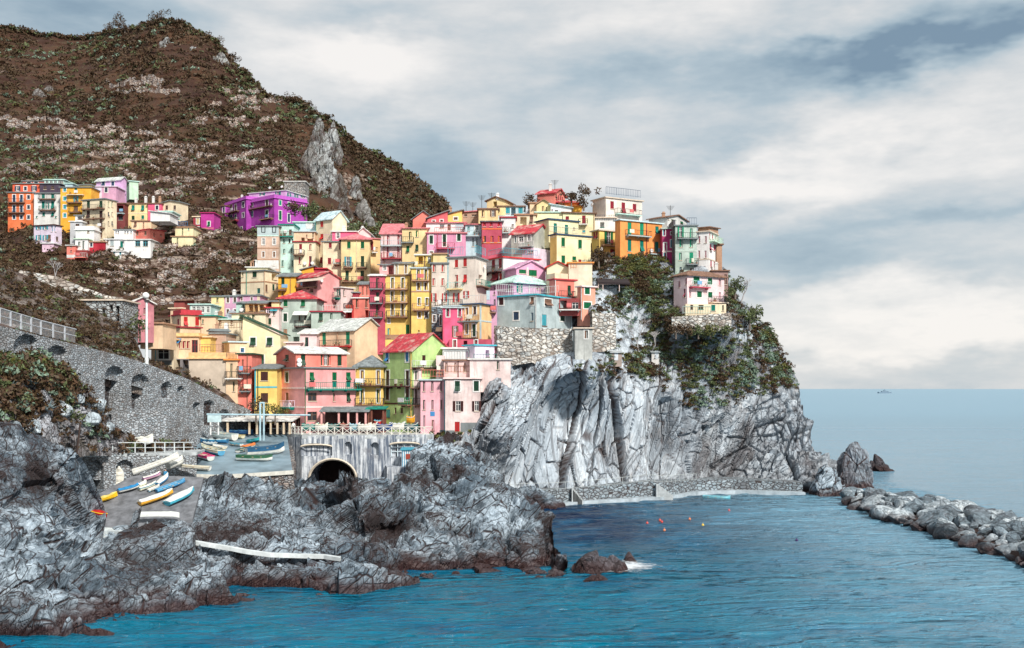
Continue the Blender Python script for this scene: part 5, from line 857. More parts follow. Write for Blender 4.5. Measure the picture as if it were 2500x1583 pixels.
H('small penthouse with a brown sloping roof on the tall white house', 'tan', 'F', 1470, 1602, 1712, 515, 560, 189, 'sl bistre .3', '', th=30)
H('narrow sand coloured house end facing the sea', 'tan', 'F', None, 1692, 1757, 715, 1010, 190, 'f bistre', 's bistre 1705 760 10 60', worn=.6)
H('dark timber back wing beside the pink cottage', (.32, .20, .18), 'O', None, 1740, 1925, 300, 480, 186, 'f bistre', 'c 1805 .8; s bistre 1895 400 30 120')
H('pink cottage on the cliff terrace with a slate roof and glazed balcony', (.84, .62, .64), 'O', 1282, 1442, 1880, 352, 690, 178, 'h bistre 1.0', 's darkred 1347 460 22 74; s darkred 1428 425 22 78; s+ green 1550 405 74 74; s+ green 1710 422 52 76; s crimson 1828 430 22 80; s crimson 1475 565 20 74; s+ green 1585 575 56 72; s+ green 1712 582 50 66; s crimson 1828 590 22 76; b 1460 1678 492 crimson aqua; b 1690 1890 672 sand; s crimson 1410 560 24 100', th=14, worn=.2)
H('cream arcade under the pink cottage with a turquoise arched door', 'cream', 'O', None, 1422, 1902, 692, 790, 177.5, 'n', 'g bistre 1495 720 34 60; g teal 1605 715 60 70; s teal 1750 735 48 76; s dkgreen 1865 738 22 66; t 1390 1720 805 1.2 aqua', worn=.4, ext=1)
# ---- left, by the road
H('old pink house by the footpath with a white roof', (.60, .22, .26), 'G', None, 215, 522, 330, 610, 148, 'ga offwhite .8', 's dkgreen 398 435 26 80; g bistre 335 570 40 40; w offwhite 385 570 60 36', th=30, worn=.75)
H('pale yellow low wall house at the foot of the old pink house', 'peach', 'G', None, 340, 640, 600, 700, 150, 'f tan', '', worn=.4)
H('ruined stone outbuilding with square openings beside the footpath', (.36, .38, .38), 'P', None, 865, 1445, 455, 720, 141, 'f sand', 'g bistre 905 520 60 100; g bistre 1315 550 40 80; g bistre 1390 610 40 180; g bistre 1225 600 26 120', worn=1.5)
# lime house: steep roof whose gable faces right
# ------------------------------------------------------------------ road wall with blind arches
M_STONE = stonewall((.38, .41, .44), (.16, .145, .14), 2.6, (.15, .12, .10), .6); M_STONE2 = stonewall((.60, .57, .52), (.20, .16, .13), 1.3, (.16, .10, .07), .7); M_QUAY = stonewall((.26, .22, .20), (.04, .02, .016), 2.0, (.05, .02, .015), .7)
def streaked():
    m, t, b = newmat('streaked_concrete'); g = geo(t); n = t.noise(t.mapv(g, (2.4, 2.4, .16)), 1.3, 5, .7); n2 = t.noise(g, .7, 5, .7)
    col = t.mix(t.ramp(n, (.42, 0.), (.6, 1.)), (.10, .13, .18), (.62, .66, .70)); col = t.mix(t.ramp(n2, (.5, 0.), (.7, .8)), col, (.16, .17, .20)); t.put(b.inputs['Base Color'], col); b.inputs['Roughness'].default_value = .9
    bump(t, b, t.noise(g, 5, 4), .5, .06); return m
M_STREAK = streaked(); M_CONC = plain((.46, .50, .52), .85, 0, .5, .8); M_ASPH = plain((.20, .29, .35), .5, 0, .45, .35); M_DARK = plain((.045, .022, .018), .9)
def wallstrip(name, label, cat, pts, mat, cell=.22, holes=(), thick=.8, rough=.0, depth=1.4, inner=None):
    """vertical wall along a survey line: pts = (px, D, y of top, y of bottom); holes = arched openings (px centre, y top, y bottom, px width, sets back)"""
    A = np.array(pts, float); seg = np.cumsum([0] + [math.hypot((A[i + 1, 0] - 1250) / F * A[i + 1, 1] - (A[i, 0] - 1250) / F * A[i, 1], A[i + 1, 1] - A[i, 1]) for i in range(len(A) - 1)])
    n = int(seg[-1] / cell) + 1; s = np.linspace(0, seg[-1], n); X = np.interp(s, seg, (A[:, 0] - 1250) / F * A[:, 1]); Y = np.interp(s, seg, A[:, 1])
    zt = np.interp(s, seg, HC - (A[:, 2] - HZ) / F * A[:, 1]); zb = np.interp(s, seg, HC - (A[:, 3] - HZ) / F * A[:, 1]); m = int((zt - zb).max() / cell) + 2; v = np.linspace(0, 1, m)
    Z = zb[:, None] + (zt - zb)[:, None] * v[None]; XX = np.repeat(X[:, None], m, 1); YY = np.repeat(Y[:, None], m, 1); tx, ty = np.gradient(X), np.gradient(Y); L = np.hypot(tx, ty); nx, ny = (ty / L)[:, None], (-tx / L)[:, None]
    PX = 1250 + XX / YY * F; PY = HZ - (Z - HC) / YY * F; off = np.zeros_like(Z)
    for hx, y0, y1, w, *d in holes:
        u = (PX - hx) / (w / 2); ar = min(w / 2, (y1 - y0) * (d[1] if len(d) > 1 else 1)); top = y0 + ar * (1 - np.sqrt(np.clip(1 - u * u, 0, 1))); ins = (abs(u) < 1) & (PY > top) & (PY < y1); off[ins] = d[0] if d else depth
    P = np.stack([XX, YY, Z], 2); INS = off > 0; r = fbm(P.reshape(-1, 3) * 1.6, 3, 5).reshape(Z.shape) * rough; P[..., 0] -= nx * (off + r); P[..., 1] -= ny * (off + r)
    bk = P[:, -1:, :].copy(); bk[..., 0] -= nx * thick; bk[..., 1] -= ny * thick; P = np.concatenate([P, bk, bk - np.array([0, 0, 3])], 1); nn, mm = P.shape[:2]; org = P.reshape(-1, 3).mean(0); org[2] = zb.min()
    idx = np.arange(nn * mm).reshape(nn, mm); Fq = np.stack([idx[:-1, :-1], idx[1:, :-1], idx[1:, 1:], idx[:-1, 1:]], 2).reshape(-1, 4); q_ = np.zeros((nn, mm), bool); q_[:, :INS.shape[1]] = INS; q4 = (q_[:-1, :-1] & q_[1:, :-1] & q_[1:, 1:] & q_[:-1, 1:]).reshape(-1); o = mesh_np(name, P.reshape(-1, 3) - org, Fq, [mat, inner or M_DARK], q4.astype(int)); o.location = tuple(org)  # recess faces take a dark material that paints in their shade
    tag(o, label, cat); return o
RW = [(-80, 100, 765, 1010), (0, 105, 795, 1010), (186, 118, 842, 1075), (300, 128, 870, 1092), (350, 132, 886, 1095), (460, 141, 926, 1095), (552, 149, 976, 1085), (612, 154, 1002, 1050)]
road_wall = wallstrip('road_wall', 'long sloping grey stone retaining wall with a row of arched niches', 'wall', RW, M_STONE, .2, [(64, 818, 880, 56, 2.4, .4), (140, 845, 905, 50, 1.8, .4), (280, 895, 1010, 46, 2.0, .3), (343, 915, 1000, 40, 2.0, .3), (407, 934, 974, 25, .7), (441, 944, 985, 15, 1.2), (480, 983, 1045, 15, 1.2), (511, 978, 1040, 27, .7), (548, 1000, 1030, 28, 1.8)], rough=.12, inner=stonewall((.075, .05, .042), (.02, .01, .01), 2.0, (.04, .016, .01), .7))  # arch backs in darker stone: the recess shade is put into the colour
wallstrip('retaining_wall', 'low rectangular block of pale stone wall under the arched road wall', 'wall', [(272, 124, 1012, 1075), (310, 125.5, 1003, 1075), (408, 128, 1003, 1068)], M_STONE, .2, rough=.06)
wallstrip('parapet_wall', 'pale stone path wall curving down above the ruined outbuilding', 'wall', [(0, 139, 645, 668), (60, 141, 662, 690), (140, 143.5, 676, 712), (200, 145.5, 700, 726), (260, 147, 722, 745), (300, 149, 727, 748)], M_STONE2, .25, rough=.15)
wallstrip('garden_wall', 'pale stone garden wall under the purple block', 'wall', [(522, 281, 562, 582), (560, 280, 565, 580), (628, 278, 572, 588)], M_STONE2, .5, rough=.2)
wallstrip('bastion_wall', 'massive pale rubble stone bastion under the blue grey house', 'wall', [(1206, 164, 795, 898), (1214, 161.9, 797, 900), (1300, 160.9, 801, 885), (1320, 161.6, 802, 905), (1398, 162.4, 803, 905)], M_STONE2, .2, rough=.35)
wallstrip('terrace_wall', 'grey rubble terrace wall right of the cement tower', 'wall', [(1446, 165.5, 760, 860), (1470, 166, 766, 860), (1504, 166.5, 765, 850)], M_STONE2, .25, rough=.3)
wallstrip('orchard_wall', 'weathered stone wall under the bright orange house', 'wall', [(1395, 193.8, 632, 650), (1490, 188.4, 634, 700), (1530, 188.2, 636, 690)], M_STONE2, .3, rough=.3)
wallstrip('cottage_wall', 'overgrown stone terrace wall under the pink cottage', 'wall', [(1640, 175.4, 774, 812), (1700, 174.9, 770, 812), (1786, 175.4, 764, 806)], M_STONE2, .25, rough=.35)
wallstrip('arcade_wall', 'dark rubble wall with two round arched boat stores beside the slipway', 'wall', [(150, 113, 1104, 1215), (190, 115, 1105, 1222), (330, 119, 1108, 1215), (480, 124, 1112, 1200)], M_STONE, .15, [(228, 1123, 1200, 44, 3.5), (305, 1125, 1185, 40, 3.5)], rough=.08)
# bridge wall carrying the promenade
def promenade():
    o = wallstrip('bridge_wall', 'streaked concrete promenade wall with a great arch and small arched windows', 'wall', [(676, 152, 1070, 1150), (690, 149, 1069, 1180), (737, 145, 1066, 1200), (1058, 145, 1061, 1190)], M_STREAK, .14,
        [(773, 1085, 1113, 74, 2.5, .12), (850, 1080, 1110, 15, 2), (915, 1081, 1110, 17, 2), (989, 1079, 1116, 71, 2.2, .15), (813, 1121, 1230, 118, 7, .45)], rough=.05)
    return o
promenade()
def arch_rim(px, y0, w, h, D, label, r=.28):       # pale stone voussoir rim
    c_ = MB(); cx = (px - 1250) / F * D; z = HC - (y0 + h - HZ) / F * D; W = w / 2 / F * D; Hh = h / F * D; pr = None
    for i in range(25):
        t = math.pi * i / 24; p = (cx - W * math.cos(t), D - .25, z + Hh * math.sin(t))
        if pr: c_.tube(pr, p, r, n=4)
        pr = p
    tag(c_.build('arch_rim', plain((.62, .55, .45), .8), None, (cx, D, z)), label, 'arch')
arch_rim(813, 1121, 116, 50, 145, 'pale curved stone rim of the great arch under the promenade', .17)
for i, (z, a, b, yy, lab) in enumerate([('T', 1190, 1500, 440, 'shallow pale rim over the glazed blue boathouse opening'), ('T', 243, 568, 462, 'shallow pale rim over the wide dark opening above the great arch')]):
    x0, x1 = zc(z, a), zc(z, b); y = zc(z, 0, yy)[1]; arch_rim((x0 + x1) / 2, y, x1 - x0, 5, 145, lab, .14)
def deck(name, label, corners, mat, th=.4, kind=None, cat='pavement'):   # corners = (px, D, z)
    mb = MB(); P = [((x - 1250) / F * D, D, z) for x, D, z in corners]; slab_poly(mb, P, th); o = mb.build(name, mat, None, P[0]); tag(o, label, cat, kind=kind); return o
deck('piazza', 'grey paved harbour piazza behind the white railing', [(676, 152, 11.12), (737, 145, 11.12), (1058, 145, 11.12), (1058, 160, 11.12), (560, 160, 11.12), (600, 150, 11.12)], M_CONC, .5, 'structure')
deck('boat_ramp', 'smooth blue grey boat ramp sloping down from the piazza', [(x, D, 7.45 + (D - 125) * .146) for x, D in ((425, 124), (520, 124.6), (600, 125), (714, 126.5), (700, 150), (600, 150), (500, 146), (440, 134))], M_ASPH, .4, 'structure')
deck('walkway', 'narrow railed walkway along the top of the arcade wall', [(140, 112.8, 10.35), (190, 115, 10.35), (330, 119, 10.2), (480, 124, 10.0), (500, 131, 10.0), (330, 128, 10.2), (140, 122, 10.35)], M_CONC, .3, 'structure')
deck('slipway', 'sloping grey concrete slipway crowded with small boats', [(x, D, 3.2 + (D - 107) * .45) for x, D in ((205, 107.5), (262, 107), (330, 107), (470, 109), (497, 117), (330, 117.6), (270, 115), (200, 112))], plain((.17, .18, .20), .8, 0, .5, 1.2), .5, 'structure')
deck('landing_slab', 'pale worn concrete landing at the foot of the slipway', [(225, 104, 2.9), (300, 103, 2.75), (340, 103, 2.7), (335, 108, 3.4), (290, 110.5, 3.9), (215, 109, 3.7)], plain((.55, .60, .60), .8, 0, .4, 1), .4, 'structure')
wallstrip('quay_wall', 'dark mottled stone wall holding up the boat ramp', 'wall', [(425, 123.8, 1155, 1240), (520, 124.4, 1161, 1260), (600, 124.8, 1158, 1262), (716, 126.2, 1152, 1262), (722, 136, 1128, 1200), (712, 148, 1085, 1150)], M_QUAY, .2, rough=.25)
kb = MB(); kp = [P3(x, y, D) for x, y, D in ((425, 1154, 123.6), (470, 1160, 124), (520, 1162, 124.2), (600, 1159, 124.6), (716, 1151, 126))]
for a, b in zip(kp[:-1], kp[1:]):
    for q in (0,): kb.box8([(a[0], a[1], a[2] - .35), (b[0], b[1], b[2] - .35), (b[0], b[1] + .5, b[2] - .35), (a[0], a[1] + .5, a[2] - .35), (a[0], a[1], a[2] + .1), (b[0], b[1], b[2] + .1), (b[0], b[1] + .5, b[2] + .1), (a[0], a[1] + .5, a[2] + .1)])
tag(kb.build('kerb', plain((.60, .60, .55), .8), None, kp[0]), 'pale kerb edging the boat ramp', 'kerb', kind='structure')
# pale footpath edge across the rocks
def ribbon(name, label, pts, w, mat, th=.35, kind='structure', cat='path'):
    mb = MB(); P = [P3(*p) for p in pts]
    for a, b in zip(P[:-1], P[1:]): mb.box8([(a[0], a[1], a[2] - th), (b[0], b[1], b[2] - th), (b[0], b[1] + w, b[2] - th), (a[0], a[1] + w, a[2] - th), tuple(a), tuple(b), (b[0], b[1] + w, b[2]), (a[0], a[1] + w, a[2])])
    tag(mb.build(name, mat, None, P[0]), label, cat, kind=kind)
def on_shore(px, py, lift=.3): return (px, py, float(SHORE.D(px, py)[0]) - 2.7)
ribbon('footpath', 'thin pale concrete footpath crossing the shore rocks', [on_shore(x, y, .7) for x, y in ((215, 1296), (260, 1296), (300, 1298), (345, 1302), (400, 1312), (450, 1318), (510, 1328), (560, 1336), (600, 1344), (660, 1352), (720, 1354), (790, 1356), (830, 1362))], .7, plain((.62, .68, .70), .8, 0, .3, 1))
# ------------------------------------------------------------------ quay along the cliff foot
QP = [(1222, 150, 2.7), (1270, 155.5, 2.5), (1340, 157.5, 2.4), (1400, 160, 2.4), (1500, 163.5, 2.6), (1580, 166.5, 2.9), (1618, 167.5, 2.6), (1700, 176, 2.3), (1790, 178, 2.2), (1880, 176.5, 2.1), (1960, 174.5, 2.0)]
def quay():
    mb = MB(); P = [np.array([(x - 1250) / F * D, D, z]) for x, D, z in QP]
    for a, b in zip(P[:-1], P[1:]): mb.box8([(a[0], a[1], -2), (b[0], b[1], -2), (b[0], b[1] + 6, -2), (a[0], a[1] + 6, -2), tuple(a), tuple(b), (b[0], b[1] + 6, b[2]), (a[0], a[1] + 6, a[2])])
    q = thing('quay', P[0], 'grey stone quay wall with a railed footway along the foot of the cliff', 'quay')
    mb.build('wall', stonewall((.26, .30, .33), (.05, .04, .04), 1.4, (.07, .05, .05), .5), q, P[0]); c_ = MB()
    for a, b in zip(P[:-1], P[1:]): c_.box8([(a[0], a[1] - 1.6, -1), (b[0], b[1] - 1.6, -1), (b[0], b[1], -1), (a[0], a[1], -1), (a[0], a[1] - 1.6, .55), (b[0], b[1] - 1.6, .55), (b[0], b[1], .55), (a[0], a[1], .55)])
    c_.build('ledge', plain((.40, .47, .52), .7, 0, .4, .8), q, P[0]); c_ = MB()
    for a, b in zip(P[:-4], P[1:-3]): railing(c_, a + np.array([0, .2, 0]), b + np.array([0, .2, 0]), 1.05, 1.3, .03, .03)
    c_.build('railing', plain((.55, .6, .6), .4), q, P[0]); c_ = MB()
    for x0, x1 in ((1395, 1420), (1600, 1640)):      # stair flights down the face
        c_ = MB(); a, b = np.array(P3(x0, 1195, 159.5)), np.array(P3(x1, 1195, 159.5))
        d0 = np.interp(x0, [p[0] for p in QP], [p[1] for p in QP]); 
        for i in range(8): xx = (x0 + (x1 - x0) * i / 8 - 1250) / F * d0; c_.box(xx, xx + .35, d0 - 1.1, d0 - .05, -.5, 2.5 - i * .24)
        c_.build('steps', plain((.42, .46, .48), .8), q, P[0])
quay()
# ------------------------------------------------------------------ railings, posts, signs
def fence(name, label, cat, pts, h, step, mat, style='bar', r=.03):
    P = [P3(*p) for p in pts]; t = thing(name, P[0], label, cat); rail = MB()
    for a, b in zip(P[:-1], P[1:]):
        L = np.linalg.norm(b - a); n = max(1, round(L / step)); up = np.array([0, 0, h])
        for i in range(n):
            p = a + (b - a) * i / n; q = a + (b - a) * (i + 1) / n; c_ = MB(); c_.box(p[0] - r * 1.5, p[0] + r * 1.5, p[1] - r * 1.5, p[1] + r * 1.5, p[2], p[2] + h + .03); c_.build('post', mat, t, P[0])
            if style == 'x': c_ = MB(); c_.tube(p + up * .1, q + up * .92, r * .9, n=4); c_.tube(q + up * .1, p + up * .92, r * .9, n=4); c_.build('cross_brace', mat, t, P[0])
        rail.tube(a + up, b + up, r * 1.3, n=5); rail.tube(a + up * (.08 if style == 'x' else .5), b + up * (.08 if style == 'x' else .5), r, n=5)
    if style == 'mesh':
        for a, b in zip(P[:-1], P[1:]):
            for i in range(int(np.linalg.norm(b - a) / .18)): p = a + (b - a) * (i * .18 / np.linalg.norm(b - a)); rail.tube(p, p + np.array([0, 0, h]), .016, n=3)
    rail.build('rail', mat, t, P[0]); return t
def pz(px, D, z): return (px, HZ - (z - HC) / D * F, D)
fence('promenade_railing', 'white crossed bar railing along the promenade edge', 'railing', [pz(680, 151.5, 11.15), pz(737, 145.2, 11.15), pz(1056, 145.2, 11.15)], 1.05, 1.12, plain((.72, .70, .64), .5), 'x', .045)
fence('walkway_railing', 'thin pale metal railing on the walkway above the arches', 'railing', [pz(140, 113, 10.4), pz(190, 115.2, 10.4), pz(330, 119.2, 10.25), pz(472, 123.8, 10.05)], 1.15, 1.15, plain((.62, .68, .70), .4), 'bar', .035)
fence('road_fence', 'grey mesh fence with pale posts on top of the arched road wall', 'fence', [(-60, 766, 101.5), (0, 790, 104.8), (100, 818, 112), (186, 838, 117.6)], 1.5, 1.75, plain((.45, .48, .52), .4), 'mesh', .05)
def lamp_post():
    D = 134; b = P3(358, 890, D); zt = HC - (722 - HZ) / F * D; t = thing('street_lamp', b, 'tall white street lamp with a round globe beside the cream garage house', 'street lamp'); c_ = MB()
    c_.tube(b, (b[0], b[1], zt - .8), .17, .13, 10); c_.tube(b, b + np.array([0, 0, .8]), .26, .24, 10); c_.build('pole', plain((.75, .80, .80), .4), t, b); c_ = MB(); g_ = np.array([b[0] - .1, b[1], zt])
    for i in range(8): a0, a1 = math.pi * i / 8, math.pi * (i + 1) / 8; c_.tube(g_ - np.array([0, 0, .42 * math.cos(a0)]), g_ - np.array([0, 0, .42 * math.cos(a1)]), max(.02, .42 * math.sin(a0)), max(.02, .42 * math.sin(a1)), 12)
    c_.build('globe', plain((.85, .9, .88), .3), t, b); c_ = MB(); c_.box(b[0] - .22, b[0] + .3, b[1] - .2, b[1] + .2, zt - .85, zt - .55); c_.build('bracket', M_IRON, t, b)
lamp_post()
def pole(px, y0, y1, D, r, mat, label, name='pole', cat='pole', lean=0):
    b = P3(px, y1, D); c_ = MB(); c_.tube(b, P3(px + lean, y0, D), r, r * .8, 7); tag(c_.build(name, mat, None, b), label, cat)
pole(196, 1185, 1035, 108, .10, plain((.05, .03, .025), .8), 'dark leaning timber pole in front of the arcade wall', 'timber_pole', 'pole', -18)
pole(1683, 880, 1040, 140, .05, M_IRON, 'x') if False else None
def hoist():
    D = 139; t = thing('boat_hoist', P3(640, 1075, D), 'pale blue twin post boat hoist with a long horizontal boom', 'boat hoist'); o = P3(640, 1075, D); m = plain((.40, .58, .66), .5)
    for x in (635, 644): c_ = MB(); c_.tube(P3(x, 1076, D), P3(x, 983, D), .13, n=8); c_.build('post', m, t, o)
    c_ = MB(); c_.tube(P3(505, 1012, D), P3(758, 1014, D), .11, n=8); c_.build('boom', m, t, o); c_ = MB(); c_.tube(P3(634, 984, D), P3(645, 984, D), .12, n=6); c_.build('crosspiece', m, t, o)
hoist()
def board():
    D = 141; o = P3(523, 1060, D); t = thing('notice_board', o, 'large blank pale blue board standing at the top of the ramp', 'board'); c_ = MB(); a, b = P3(507, 1031, D), P3(540, 1011, D); c_.box(a[0], b[0], D - .1, D + .1, a[2], b[2]); c_.build('panel', plain((.50, .66, .70), .5), t, o)
    for x in (514, 533): c_ = MB(); c_.tube(P3(x, 1062, D), P3(x, 1031, D), .12, n=6); c_.build('leg', M_WHITE, t, o)
board()
# ------------------------------------------------------------------ pavilions
def pavilion(name, label, zone, x0, x1, ye, yr, yb, D, dep, rcol, wallc, posts, postc, fallx=0):
    a = P3(*zc(zone, x0, ye), D); b = P3(*zc(zone, x1, ye), D); zr = HC - (zc(zone, 0, yr)[1] - HZ) / F * (D + dep); zb = 11.13; t = thing(name, (a[0], a[1], zb), label, 'pavilion'); o = (a[0], a[1], zb)
    c_ = MB(); slab_poly(c_, [(a[0] - .3, D - .3, a[2]), (b[0] + .3, D - .3, b[2] - fallx), (b[0] + .3, D + dep, zr), (a[0] - .3, D + dep, zr)], .14); c_.build('roof', roofmat(rcol) if rcol in CN else rcol, t, o)
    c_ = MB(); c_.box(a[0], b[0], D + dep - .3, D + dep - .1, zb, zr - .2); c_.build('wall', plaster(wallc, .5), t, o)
    for p in posts: x = zc(zone, p); X = (x - 1250) / F * D; c_ = MB(); c_.box(X - .13, X + .13, D - .05, D + .21, zb, a[2] - .1 + (b[2] - a[2] - fallx) * (X - a[0]) / (b[0] - a[0])); c_.build('post', plain(postc, .6), t, o)
    return t, o
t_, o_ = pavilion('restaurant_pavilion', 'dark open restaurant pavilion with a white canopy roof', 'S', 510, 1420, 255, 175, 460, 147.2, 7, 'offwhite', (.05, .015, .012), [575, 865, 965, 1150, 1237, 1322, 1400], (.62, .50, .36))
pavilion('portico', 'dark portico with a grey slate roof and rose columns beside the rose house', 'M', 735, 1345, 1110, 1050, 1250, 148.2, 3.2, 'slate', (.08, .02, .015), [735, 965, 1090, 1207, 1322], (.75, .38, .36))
pavilion('timber_shed', 'red brown timber shed at the foot of the orange house', 'M', 1350, 1565, 1075, 1045, 1230, 149.3, 3.0, 'teal', (.20, .035, .02), [1360, 1400, 1558], (.16, .05, .03))
def hull_blue():
    # glazed boathouse opening in the promenade wall with its striped kiosk
    D = 144.6; o = P3(990, 1118, D); t = thing('boathouse', o, 'glazed boathouse front with grey sashes inside the promenade wall', 'boathouse'); c_ = MB(); a, b = P3(955, 1115, D + 1.2), P3(1023, 1084, D + 1.2); c_.box(a[0], b[0], D + 1.2, D + 1.3, a[2], b[2]); c_.build('pane', glass_m(), t, o); c_ = MB()
    for x in (956, 971, 987, 1004, 1021): p = P3(x, 1115, D + 1.1); c_.box(p[0] - .06, p[0] + .06, D + 1, D + 1.15, p[2], b[2])
    for y in (1093, 1103): p, q = P3(956, y, D + 1), P3(1021, y, D + 1); c_.box(p[0], q[0], D + .95, D + 1.05, p[2] - .05, p[2] + .05)
    c_.build('sash', plain((.55, .66, .72), .4), t, o)
    c_ = MB(); a, b = P3(948, 1138, 142), P3(1012, 1116, 142); deck('platform', 'stained concrete platform in front of the glazed boathouse', [(945, 141, 7.0), (1030, 141, 7.0), (1045, 146, 7.0), (940, 146, 7.0)], M_STREAK, 4.5, None, 'platform')
    o = P3(998, 1120, 142.3); t = thing('kiosk', o, 'small blue and white striped kiosk with a red window', 'kiosk'); z0 = 7.03
    for i, (dx) in enumerate(np.linspace(-.85, .6, 8)): pass
    c_ = MB(); c_.box(o[0] - .9, o[0] + .9, 142, 143.6, z0, z0 + 2.2); c_.build('wall', plain((.72, .78, .80), .6), t, o); c_ = MB()
    for i in range(7): x = o[0] - .85 + i * .27; c_.box(x, x + .1, 141.96, 141.995, z0, z0 + 2.15)
    tag(c_.build('stripes', plain((.04, .25, .42), .6), t, o), None, None, None, 'stuff'); c_ = MB(); c_.box(o[0] - .35, o[0] + .35, 141.9, 141.95, z0 + 1.0, z0 + 1.7); c_.build('window', plain((.32, .05, .03), .5), t, o); c_ = MB(); slab_poly(c_, [(o[0] - 1.1, 141.8, z0 + 2.3), (o[0] + 1.1, 141.8, z0 + 2.3), (o[0] + 1.1, 143.8, z0 + 2.5), (o[0] - 1.1, 143.8, z0 + 2.5)], .12); c_.build('roof', plain((.04, .3, .42), .6), t, o)
    for x, w_, l in ((1018, 1.0, 'white crate on the boathouse platform beside the kiosk'), (1033, .6, 'smaller white box at the platform end')): p = P3(x, 1130, 141.6); c_ = MB(); c_.box(p[0] - w_ / 2, p[0] + w_ / 2, 141.3, 142.1, 7.02, 7.02 + w_ * .8); c_.box(p[0] - w_ / 2 - .04, p[0] + w_ / 2 + .04, 141.26, 142.14, 7.02 + w_ * .8, 7.1 + w_ * .8); tag(c_.build('crate', plain((.75, .78, .78), .5), None, (p[0], 141.7, 7.0)), l, 'crate')
hull_blue()
# ------------------------------------------------------------------ boats
def boat(label, A, B, hull, trim=None, inside=None, cover=None, flip=False, beam=None, dep=None, group=None, tilt=0):
    A = np.array(A, float); B = np.array(B, float); L = np.linalg.norm(B - A); d = (B - A) / L; side = np.cross(d, (0, 0, 1)); side /= np.linalg.norm(side); up = np.cross(side, d)
    bm = beam or min(1.9, max(.55, L * .30)); dp = dep or min(.6, max(.28, L * .11)); cb = .02 if ('kayak' in label or 'canoe' in label) else .07; ns, nc = 15, 9
    if tilt: ca, sa = math.cos(R(tilt)), math.sin(R(tilt)); side, up = side * ca + up * sa, up * ca - side * sa
    f = -1 if flip else 1; org = tuple(A); t = thing('rowing_boat', org, label, 'boat', group)
    def sec(s):
        w = bm / 2 * (1 - abs(2 * max(s, .08) - .9) ** 2.6 * .92 if s > .45 else 1 - (.45 - s) ** 1.6 * 1.1); sh = .16 * dp * 4 * (s - .45) ** 2 + (.25 * dp if s > .85 else 0) * (s - .85) / .15
        return max(w, .03), sh
    mb = MB(); ring = []
    for i in range(ns):
        s = i / (ns - 1); w, sh = sec(s); keel = .32 * dp * max(0, (s - .75) / .25) ** 2; row = []
        for j in range(nc):
            a = math.pi * j / (nc - 1); y = -math.cos(a); zz = math.sin(a) ** .75; yy = np.sign(y) * abs(y) ** .8 * w; z = (dp + sh) - (dp + sh - keel) * zz; row.append(A + d * L * s + side * yy + up * (z if not flip else dp - z))
        ring.append(row)
    k = len(mb.v)
    for r_ in ring: mb.v += [tuple(p) for p in r_]
    for i in range(ns - 1):
        for j in range(nc - 1): q = (k + i * nc + j, k + (i + 1) * nc + j, k + (i + 1) * nc + j + 1, k + i * nc + j + 1); mb.f.append(q); mb.mi.append(1 if (inside is not None and j in (0, nc - 2)) else 0)
    mb.f.append(tuple(k + j for j in range(nc))); mb.mi.append(0); mb.build('hull', [plain(hull, .4), plain(trim or hull, .4)], t, org, smooth=False)
    if not flip:
        c_ = MB()
        for i in range(ns - 1):
            for j in (0, nc - 1): c_.tube(ring[i][j], ring[i + 1][j], .045, n=5)
        c_.tube(ring[0][0], ring[0][-1], .045, n=5); c_.build('gunwale', plain(trim or (.7, .68, .6), .4), t, org)
        c_ = MB(); i0, i1 = 1, ns - 2
        if cover is not None:
            for i in range(ns - 1):
                m0 = (ring[i][0] + ring[i][-1]) / 2 + up * (.14 + cb * math.sin(i * 1.7)); m1 = (ring[i + 1][0] + ring[i + 1][-1]) / 2 + up * (.14 + cb * math.sin((i + 1) * 1.7))
                c_.poly([ring[i][0] * 1.0 + up * .05, ring[i + 1][0] + up * .05, m1, m0]); c_.poly([m0, m1, ring[i + 1][-1] + up * .05, ring[i][-1] + up * .05])
            c_.build('cover', plain(cover, .7), t, org)
        else:
            for i in range(ns - 1): c_.poly([ring[i][0] - up * dp * .55 + side * .08, ring[i + 1][0] - up * dp * .55 + side * .08, ring[i + 1][-1] - up * dp * .55 - side * .08, ring[i][-1] - up * dp * .55 - side * .08])
            c_.build('floor', plain(inside or (.55, .55, .5), .7), t, org)
            for s in (.28, .55, .78): i = int(s * (ns - 1)); a, b = ring[i][0] - up * .1, ring[i][-1] - up * .1; c_ = MB(); c_.box8([tuple(p) for p in (a - d * .12 - up * .05, b - d * .12 - up * .05, b + d * .12 - up * .05, a + d * .12 - up * .05, a - d * .12, b - d * .12, b + d * .12, a + d * .12)]); c_.build('thwart', plain((.55, .42, .28), .6), t, org)
    return t
def slip(x, y): px, py = zc('R', x, y); return P3(px, py, 62.45 / (.45 + (py - 948) / 2600)) + np.array([0, 0, .06])
def ramp(x, y, zone='S'): px, py = zc(zone, x, y); return P3(px, py, 28.3 / (.146 + (py - 948) / 2600)) + np.array([0, 0, .05])
W_, Bl, Tq = (.78, .78, .72), (.04, .22, .45), (.06, .45, .60)
boat('long white kayak hull propped high against the arcade wall', P3(*zc('R', 800, 765), 117.2), P3(*zc('R', 1415, 545), 118.6), W_, W_, cover=W_, beam=1.1, dep=.5)
boat('short white dinghy tilted at the head of the slipway', P3(*zc('R', 1265, 690), 119.5), P3(*zc('R', 1470, 600), 121), W_, W_, cover=W_, beam=1.6, dep=.6)
boat('white motorboat lying level at the top of the slipway', P3(*zc('R', 1800, 700), 122), P3(*zc('R', 1390, 672), 121.5), W_, (.65, .62, .5), inside=(.5, .5, .45))
boat('white ribbed boat standing upright in the right hand boat store', P3(*zc('R', 608, 915), 118.0), P3(*zc('R', 622, 650), 118.3), W_, W_, cover=(.72, .70, .62), beam=1.1, dep=.35)
